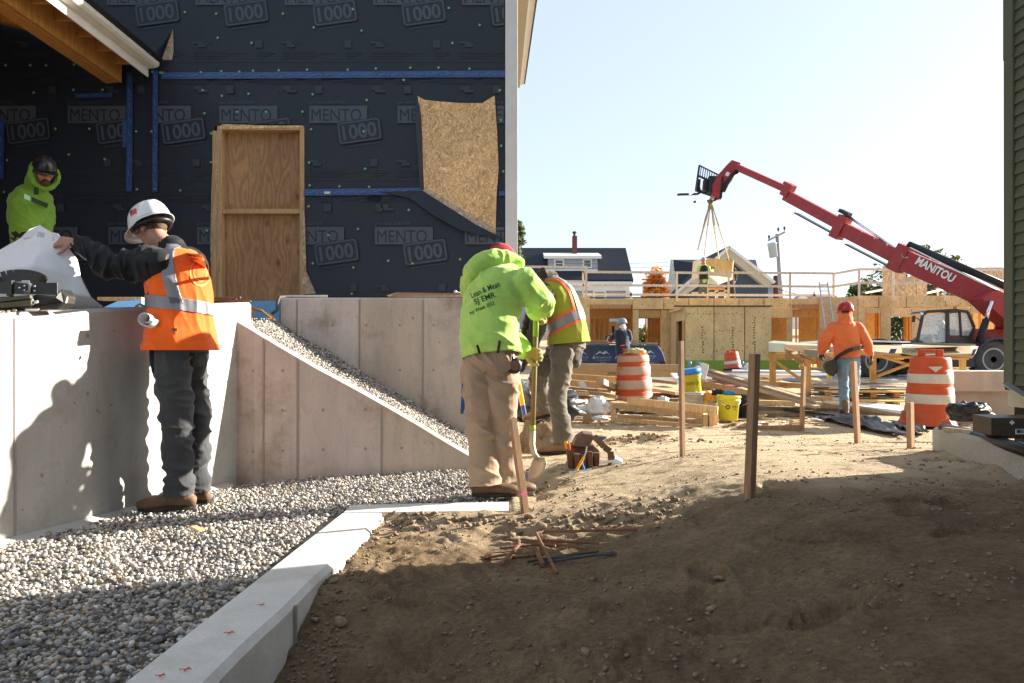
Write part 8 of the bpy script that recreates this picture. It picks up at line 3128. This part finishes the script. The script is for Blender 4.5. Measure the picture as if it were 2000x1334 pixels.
# shovel
sh = thing("shovel", a2(1050, 935, .3), "long handled shovel with a worn pale blade and green bands held by the two diggers", "shovel")
s0, s1 = P(1048, 598, Y2 + .36), P(1039, 868, Y2 + .36)
s2_ = P(1040, 884, Y2 + .34)
M['shaft'] = wood("shovel shaft", (0.20, 0.145, 0.07), rand=0)
part('shaft', M['shaft'], sh, lambda b: b.tube([s0, s1], .0185, 12), smooth=True)
part('grip_band', M['sill_green'], sh, lambda b: b.tube([s0 - V((0, 0, .002)), s0.lerp(s1, .22)], .020, 12), smooth=True)
part('grip_band', M['sill_green'], sh, lambda b: b.tube([s0.lerp(s1, .86), s0.lerp(s1, .91)], .021, 12), smooth=True)
M['blade'] = flat("worn blade steel", (0.42, 0.36, 0.27), 0.45, metal=0.5)
part('socket', M['blade'], sh, lambda b: b.tube([s0.lerp(s1, .9), s1, P(1043, 886, Y2 + .34), P(1051, 896, Y2 + .32)], [.023, .022, .020, .017], 10), smooth=True)
b = MB()
vs, fs = [], []
ctr = [(1052, 893, .32), (1050, 905, .31), (1046, 918, .30), (1040, 930, .29), (1032, 942, .28)]
for i, (x, y, d) in enumerate(ctr):
    w_ = (.055, .075, .075, .062, .015)[i]
    for k in range(7):
        t = k / 6 * 2 - 1
        vs.append(P(x, y, Y2 + d) + V((.62, -.78, 0)) * (w_ * t) + V((.6, .5, .1)) * (.022 * (t * t)) )
for i in range(4):
    for k in range(6):
        fs.append((i * 7 + k, i * 7 + k + 1, (i + 1) * 7 + k + 1, (i + 1) * 7 + k))
b.add(vs, fs)
bl = b.build('blade', M['blade'], sh, True)
so = bl.modifiers.new("s", 'SOLIDIFY')
so.thickness = .004

# ---------------------------------------------------------------- 3: lime vest, bending towards him
Y3 = 7.5
def a3(x, y, d=0.0):
    return P(x, y, Y3 + d)


J = dict(pel=a3(1108, 662), wai=a3(1104, 628, 0), che=a3(1084, 582, -.03), nk=a3(1050, 556, -.05), hd=a3(1020, 570, -.06),
         sL=a3(1066, 582, -.21), eL=a3(1046, 650, -.24), wL=a3(1026, 705, -.18), sR=a3(1068, 568, .17), eR=a3(1035, 630, .2), wR=a3(1020, 690, .1),
         hL=a3(1100, 690, -.09), kL=a3(1088, 772, -.12), aL=a3(1100, 858, -.08), hR=a3(1092, 690, .09), kR=a3(1050, 742, .14), aR=a3(1064, 794, .34))
p3 = Person(J, a3(1095, 885), "bent man in a yellow lime vest with orange trim and dusty olive trousers", (-.96, -.15, 0), (-.85, -.1, -.5), (-.4, 0, .9), .0085,
            hands=dict(L=((-.3, 0, -1), (-1, 0, 0), 1), R=((-.3, 0, -1), (-1, 0, 0), -1)), gloves='glove_k')
p3.jacket('c_brown', 0.98, 1.02, (.085, .075, .065, .052), .009, 24, .05)
p3.trousers('c_olive', (.122, .110, .092, .088, .092), .013, 28, 1.05, fr=(5, 5, 11), hemup=-.02, big=.012)
p3.vest('c_lime2', 1.22, 1.42, .02, 33, .007, flare=1.06)
ax = (J['pel'] - J['nk']).normalized()
p3.strip(a3(1094, 635), V((.42, -.1, -.9)), .085)
p3.strip(a3(1094, 635) + V((-.42, .1, .9)) * .055, V((.42, -.1, -.9)), .022, 'orange_tape', .004, name="trim_stripe")
p3.strip(a3(1094, 635) - V((-.42, .1, .9)) * .055, V((.42, -.1, -.9)), .022, 'orange_tape', .004, name="trim_stripe")
cutp = (a3(1094, 635) + V((-.42, .1, .9)) * .05, V((.42, -.1, -.9)))
p3.strip(a3(1084, 570, -.1), V((.25, 1, .1)), .07, 'silver', .005, [cutp])
p3.strip(a3(1084, 570, -.16), V((.25, 1, .1)), .022, 'orange_tape', .006, [cutp], name="trim_stripe")
hood(p3.jk, 'c_brown', [[(a3(1046, 552, -.05), .05), (a3(1060, 538, -.05), .065, .06), (a3(1080, 540, 0), .05, .05), (a3(1082, 550, .05), .03)], [(a3(1062, 528, -.1), .035), (a3(1064, 534, .0), .04), (a3(1076, 536, .1), .04)]], (0, 0, 1), 9)
hood(p3.jk, 'c_brown', [[(J['hd'] + V((.03, 0, -.06)), .085, .09), (J['hd'] + V((.02, 0, .01)), .095, .098), (J['hd'] + V((.015, 0, .06)), .085, .09)]], (0, 1, 0), 19)
for k, d, z, pt in (('L', (-1, -.12, 0), gz(J['aL'].x, J['aL'].y) + .108, 0), ('R', (-1, .05, 0), None, -.25)):
    A = J['a' + k].copy()
    if z:
        A.z = z
    boot(p3.o, A, d, 'boot_tan', 1.12, .011, pt)
rk = a3(1066, 822, .34)
crumple("dirt_clump", M['clod'], V((rk.x - .05, rk.y, rk.z - .28)), (.24, .2, .30), "heap of dug earth under the raised boot of the man in the vest", "earth heap", seed=51, amp=.25, freq=3)

# ---------------------------------------------------------------- 4: orange hoodie walking away
Y4 = 11.9
def a4(x, y, d=0.0):
    return P(x, y, Y4 + d)


J = dict(pel=a4(1655, 694), wai=a4(1654, 676), che=a4(1651, 648, .02), nk=a4(1651, 626, .03), hd=a4(1651, 612, .06),
         sL=a4(1629, 640, .02), eL=a4(1611, 666, .05), wL=a4(1604, 688, .18), sR=a4(1674, 640, .02), eR=a4(1692, 668, -.02), wR=a4(1701, 697, .05),
         hL=a4(1646, 704), kL=a4(1647, 748, .03), aL=a4(1650, 801, -.06), hR=a4(1666, 704), kR=a4(1669, 738, .25), aR=a4(1668, 772, .55))
p4 = Person(J, a4(1650, 812), "man in an orange hoodie, jeans and dark red hard hat walking away over the planks", (0, 1, 0), (-.1, .95, -.25), (0, .2, .97), .012,
            hands=dict(L=((-.1, .2, -1), (.9, .2, 0), 1), R=((.25, .1, -1), (-.9, .2, 0), -1)), gloves='glove_k', s=.93)
p4.jacket('c_hoodie_o', 1.14, 1.25, (.098, .088, .078, .058), .010, 41, .0, name="hoodie", fr=(5, 5, 8), big=.016, hcut=True)
p4.trousers('c_jeans', (.108, .098, .082, .078, .076), .009, 44, .98, hemup=.0)
hood(p4.jk, 'c_hoodie_o', [[(a4(1651, 632, -.05), .10, .08), (a4(1651, 622, -.01), .11, .09), (a4(1651, 611, .05), .098, .10)]], (1, 0, 0), 11, voxel=.012)
hard_hat(p4.o, J['hd'] + V((0, 0, .015)), (-.1, .97, -.12), (0, .1, .99), 'helmet_r', .03, s=1.0)
part("ratchet_band", M['black'], p4.o, lambda b: b.box(a4(1651, 609, -.065), (.11, .02, .03)), bevel=.005)
boot(p4.o, V((J['aL'].x, J['aL'].y, J['aL'].z)), (-.1, 1, 0), 'boot_tan', 1.1, .014)
boot(p4.o, J['aR'], (.05, 1, 0), 'boot_tan', 1.05, .014)
po = thing("tool_pouch", a4(1632, 712, -.2), "black tool pouch slung at the hip of the man in the orange hoodie", "tool pouch")
part('pouch', M['leather_blk'], po, lambda b: b.prism([a4(1616, 706, -.15), a4(1634, 700, -.2), a4(1640, 716, -.2), a4(1637, 728, -.2), a4(1628, 736, -.18), a4(1617, 728, -.15), a4(1612, 714, -.12)], (0, .12, 0)), bevel=.02)
part('strap', M['leather_blk'], po, lambda b: [b.bar(q0, q1, .03, .05, up=(0, -.3, 1)) for q0, q1 in zip([a4(1630, 703, -.21), a4(1640, 694, -.235), a4(1652, 687, -.24), a4(1664, 682, -.23), a4(1678, 679, -.17)], [a4(1640, 694, -.235), a4(1652, 687, -.24), a4(1664, 682, -.23), a4(1678, 679, -.17), a4(1684, 678, -.05)])])
part('tape_measure', M['plastic_y'], po, lambda b: b.ball(a4(1620, 736, -.1), (.045, .03, .04), 10))

# ---------------------------------------------------------------- 5: lime hood in the shade of the porch
Y5 = 8.0
def a5(x, y, d=0.0):
    return P(x, y, Y5 + d)


J = dict(pel=a5(58, 458), wai=a5(59, 430), che=a5(60, 398, 0), nk=a5(72, 364, -.04), hd=a5(86, 338, -.10),
         sR=a5(33, 390, -.06), eR=a5(30, 430, -.02), wR=a5(46, 462, -.10), sL=a5(86, 388, .10), eL=a5(92, 428, .08), wL=a5(88, 462, -.05),
         hL=a5(70, 480, .06), kL=a5(70, 560, .05), aL=a5(70, 633, .04), hR=a5(46, 480, -.05), kR=a5(45, 560, -.06), aR=a5(44, 633, -.05))
p5 = Person(J, a5(58, 653), "man in a lime hood and dark cap standing in the shade under the porch", (.62, -.78, 0), (.62, -.70, -.35), (.2, -.2, .95), .0085,
            hands=dict(R=((.1, -.2, -1), (.8, -.2, 0), -1), L=((0, -.2, -1), (-.8, -.2, 0), 1)))
p5.jacket('c_lime_shade', 1.0, 1.08, (.080, .072, .064, .05), .008, 61, .03, name="hoodie", fr=(7, 7, 9), big=.014)
p5.trousers('c_dark')
hf5 = V((.62, -.70, -.35)).normalized()
r5 = hf5.cross(V((0, 0, 1))).normalized()
hood(p5.jk, 'c_lime_shade', [[(a5(66, 372, .0), .10, .09), (a5(70, 352, .03), .095, .09), (a5(76, 332, .05), .095, .08), (a5(82, 322, .04), .085, .07)]] + [[(J['hd'] + r5 * (.115 * math.cos(R(t))) + V((0, 0, .125 * math.sin(R(t)) - .02)) + hf5 * .03, .026) for t in range(150, 391, 24)]], r5, 13)
cp, L = hard_hat(p5.o, J['hd'] + V((0, 0, .005)), hf5, (.25, -.3, .93), 'helmet_k', .06, s=.98)
part("sunglasses", M['lens_dark'], p5.o, lambda b: [b.ball(J['hd'] + hf5 * .092 + r5 * sg * .034 + V((0, 0, .008)), (.030, .030, .020), 10) for sg in (-1, 1)], smooth=True)
part("beard", M['hair'], p5.o, lambda b: b.ball(J['hd'] + hf5 * .062 - V((0, 0, .085)), (.046, .046, .036), 12), smooth=True)
b = MB()
b.box(a5(71, 373, -.5), (.048, .001, .07))
link("chest_print", drape(b.mesh(), p5.jk, (0, 1, 0), .004, .3), M['print_dk'], p5.jk)
lettering_on(p5.jk, "NS", a5(71, 371, -.5), .035, (1, 0, 0), (0, 0, 1), .034, 'c_lime', off=.007)
b = MB()
b.box(a5(40, 383, -.5), (.07, .001, .045))
link("sleeve_flag", drape(b.mesh(), p5.jk, (0, 1, 0), .004, .3), M['print_dk'], p5.jk)
boot(p5.o, J['aL'], (.6, -.8, 0), 'boot', 1.1, .014)
boot(p5.o, J['aR'], (.6, -.8, 0), 'boot', 1.1, .014)

# ---------------------------------------------------------------- 6: saw worker by the blue covered stack
Y6 = 21.3
def a6(x, y, d=0.0):
    return P(x, y, Y6 + d)


J = dict(pel=a6(1216, 680), wai=a6(1216, 668), che=a6(1215, 654, .02), nk=a6(1215, 643, .04), hd=a6(1215, 634, .06),
         sL=a6(1205, 650, .1), eL=a6(1198, 659, .2), wL=a6(1191, 657, .4), sR=a6(1227, 650, .0), eR=a6(1230, 664, .05), wR=a6(1222, 674, .2),
         hL=a6(1211, 686), kL=a6(1211, 714), aL=a6(1211, 742), hR=a6(1221, 686), kR=a6(1221, 714), aR=a6(1221, 742))
p6 = Person(J, a6(1216, 750), "man in navy with a white neck cover sawing at the blue covered stack", (-.55, .8, 0), (-.7, .6, -.3), (0, .1, 1), .018,
            hands=dict(L=((-1, .2, -.2), (0, 0, -1), 1), R=((-.5, .5, -.5), (0, 0, -1), -1)), gloves='glove_k')
p6.jacket('c_navy', 1.2, 1.3, (.085, .078, .065, .052), .010, 71, .02, name="shirt")
p6.trousers('c_dark')
hard_hat(p6.o, J['hd'] + V((0, 0, .01)), (-.8, .55, -.15), (0, .1, 1), 'helmet_b', .04)
part("neck_cover", M['paper'], p6.o, lambda b: b.ball(a6(1216, 639, .02), (.095, .095, .085), 12), smooth=True)
part("belt_patch", M['orange_tape'], p6.o, lambda b: b.bar(a6(1212, 675, -.2), a6(1221, 674, -.2), .02, .03))
for k in 'LR':
    boot(p6.o, J['a' + k], (-.5, .8, 0), 'boot', 1, .02)
sw = thing("circular_saw", a6(1188, 662, .4), "small circular saw with a red blade guard in the hand of the man in navy", "saw")
part('saw_body', M['black'], sw, lambda b: b.bar(a6(1182, 659, .4), a6(1191, 661, .4), .15, .10), bevel=.02)
part('saw_blade', M['alu'], sw, lambda b: b.lathe([(0, 0), (.10, 0), (.10, .01), (0, .01)], 20, Matrix.Translation(a6(1192, 663, .3)) @ Matrix.Rotation(R(90), 4, 'X')))
part('saw_guard', M['red'], sw, lambda b: b.lathe([(0, 0), (.06, 0), (.06, .02), (0, .02)], 16, Matrix.Translation(a6(1192, 664, .27)) @ Matrix.Rotation(R(90), 4, 'X')))

# ---------------------------------------------------------------- 7, 8: workers on the deck
Y7 = 35.6
def a7(x, y, d=0.0):
    return P(x, y, Y7 + d)


J = dict(pel=a7(1375, 542), wai=a7(1375, 535), che=a7(1375, 526, 0), nk=a7(1374, 517), hd=a7(1374, 510),
         sL=a7(1366, 522), eL=a7(1364, 532, .1), wL=a7(1368, 541, .3), sR=a7(1383, 522), eR=a7(1387, 531, .1), wR=a7(1393, 528, .4),
         hL=a7(1371, 546), kL=a7(1369, 564), aL=a7(1366, 579), hR=a7(1379, 546), kR=a7(1379, 564), aR=a7(1379, 579))
p7 = Person(J, a7(1374, 583), "man in a dark vest over lime sleeves guiding the hoisted panel on the deck", (.2, .97, 0), (.1, .97, 0), (0, 0, 1), .02,
            hands=dict(L=((.3, .8, 0), (0, 0, -1), 1), R=((.5, .8, 0), (0, 0, -1), -1)), gloves='glove_k')
p7.jacket('c_lime', 1.0, 1.05, (.085, .078, .065, .052), .008, 81, .02, name="shirt")
p7.vest('c_dark', 1.24, 1.4, .06, 83, .006)
p7.trousers('c_olive')
hard_hat(p7.o, J['hd'] + V((0, 0, .01)), (.1, .97, 0), (0, 0, 1), 'helmet_b', .03)
part("neck_scarf", M['orange_tape'], p7.o, lambda b: b.ball(a7(1374, 515), (.11, .11, .08), 12), smooth=True)
for k in 'LR':
    boot(p7.o, J['a' + k], (0, 1, 0), 'boot_tan', 1, .022)
Y8 = 37.6
def a8(x, y, d=0.0):
    return P(x, y, Y8 + d)


J = dict(pel=a8(1427, 546), wai=a8(1427, 539), che=a8(1426, 530, 0), nk=a8(1424, 522), hd=a8(1422, 515),
         sL=a8(1418, 527), eL=a8(1414, 536, .1), wL=a8(1410, 532, .2), sR=a8(1434, 527), eR=a8(1437, 538), wR=a8(1436, 548),
         hL=a8(1423, 550), kL=a8(1424, 566), aL=a8(1426, 580), hR=a8(1431, 550), kR=a8(1432, 566), aR=a8(1433, 580))
p8 = Person(J, a8(1428, 584), "man in a dark brown jacket mostly hidden behind the hoisted panel on the deck", (-.8, .5, 0), (-.8, .5, 0), (0, 0, 1), .02,
            hands=dict(L=((-.5, .5, 0), (0, 0, -1), 1), R=((0, .2, -1), (-1, 0, 0), -1)))
p8.jacket('c_brown', 1.2, 1.3, amp=.01, seed=91, hem=.10)
p8.trousers('c_brown')
hard_hat(p8.o, J['hd'] + V((0, 0, .01)), (-.8, .5, 0), (0, 0, 1), 'helmet_w', .03)
for k in 'LR':
    boot(p8.o, J['a' + k], (-.7, .7, 0), 'boot', 1, .022)
# ---------------------------------------------------------------- 9: driver in the cab
Y9 = 26.85
def a9(x, y, d=0.0):
    return P(x, y, Y9 + d)


J = dict(pel=a9(1845, 671), wai=a9(1845, 663), che=a9(1843, 652), nk=a9(1840, 643), hd=a9(1837, 635),
         sL=a9(1838, 650, -.18), eL=a9(1833, 663, -.2), wL=a9(1827, 656, -.15), sR=a9(1842, 648, .18), eR=a9(1834, 662, .2), wR=a9(1826, 655, .1),
         hL=a9(1842, 674, -.09), kL=a9(1818, 676, -.1), aL=a9(1812, 692, -.1), hR=a9(1842, 674, .09), kR=a9(1818, 674, .1), aR=a9(1810, 690, .1))
p9 = Person(J, a9(1845, 676), "driver in a navy top and white hard hat seated in the telehandler cab", (-1, 0, 0), (-1, -.1, -.1), (0, 0, 1), .016,
            hands=dict(L=((-1, .2, .1), (0, .5, -.5), 1), R=((-1, -.2, .1), (0, -.5, -.5), -1)))
p9.jacket('c_navy', 1.1, 1.2, amp=.008, seed=95, hem=.02)
p9.trousers('c_dark', hemup=0)
hard_hat(p9.o, J['hd'] + V((0, 0, .01)), (-1, -.1, -.05), (0, 0, 1), 'helmet_w', .045)

bpy.data.scenes.remove(work)
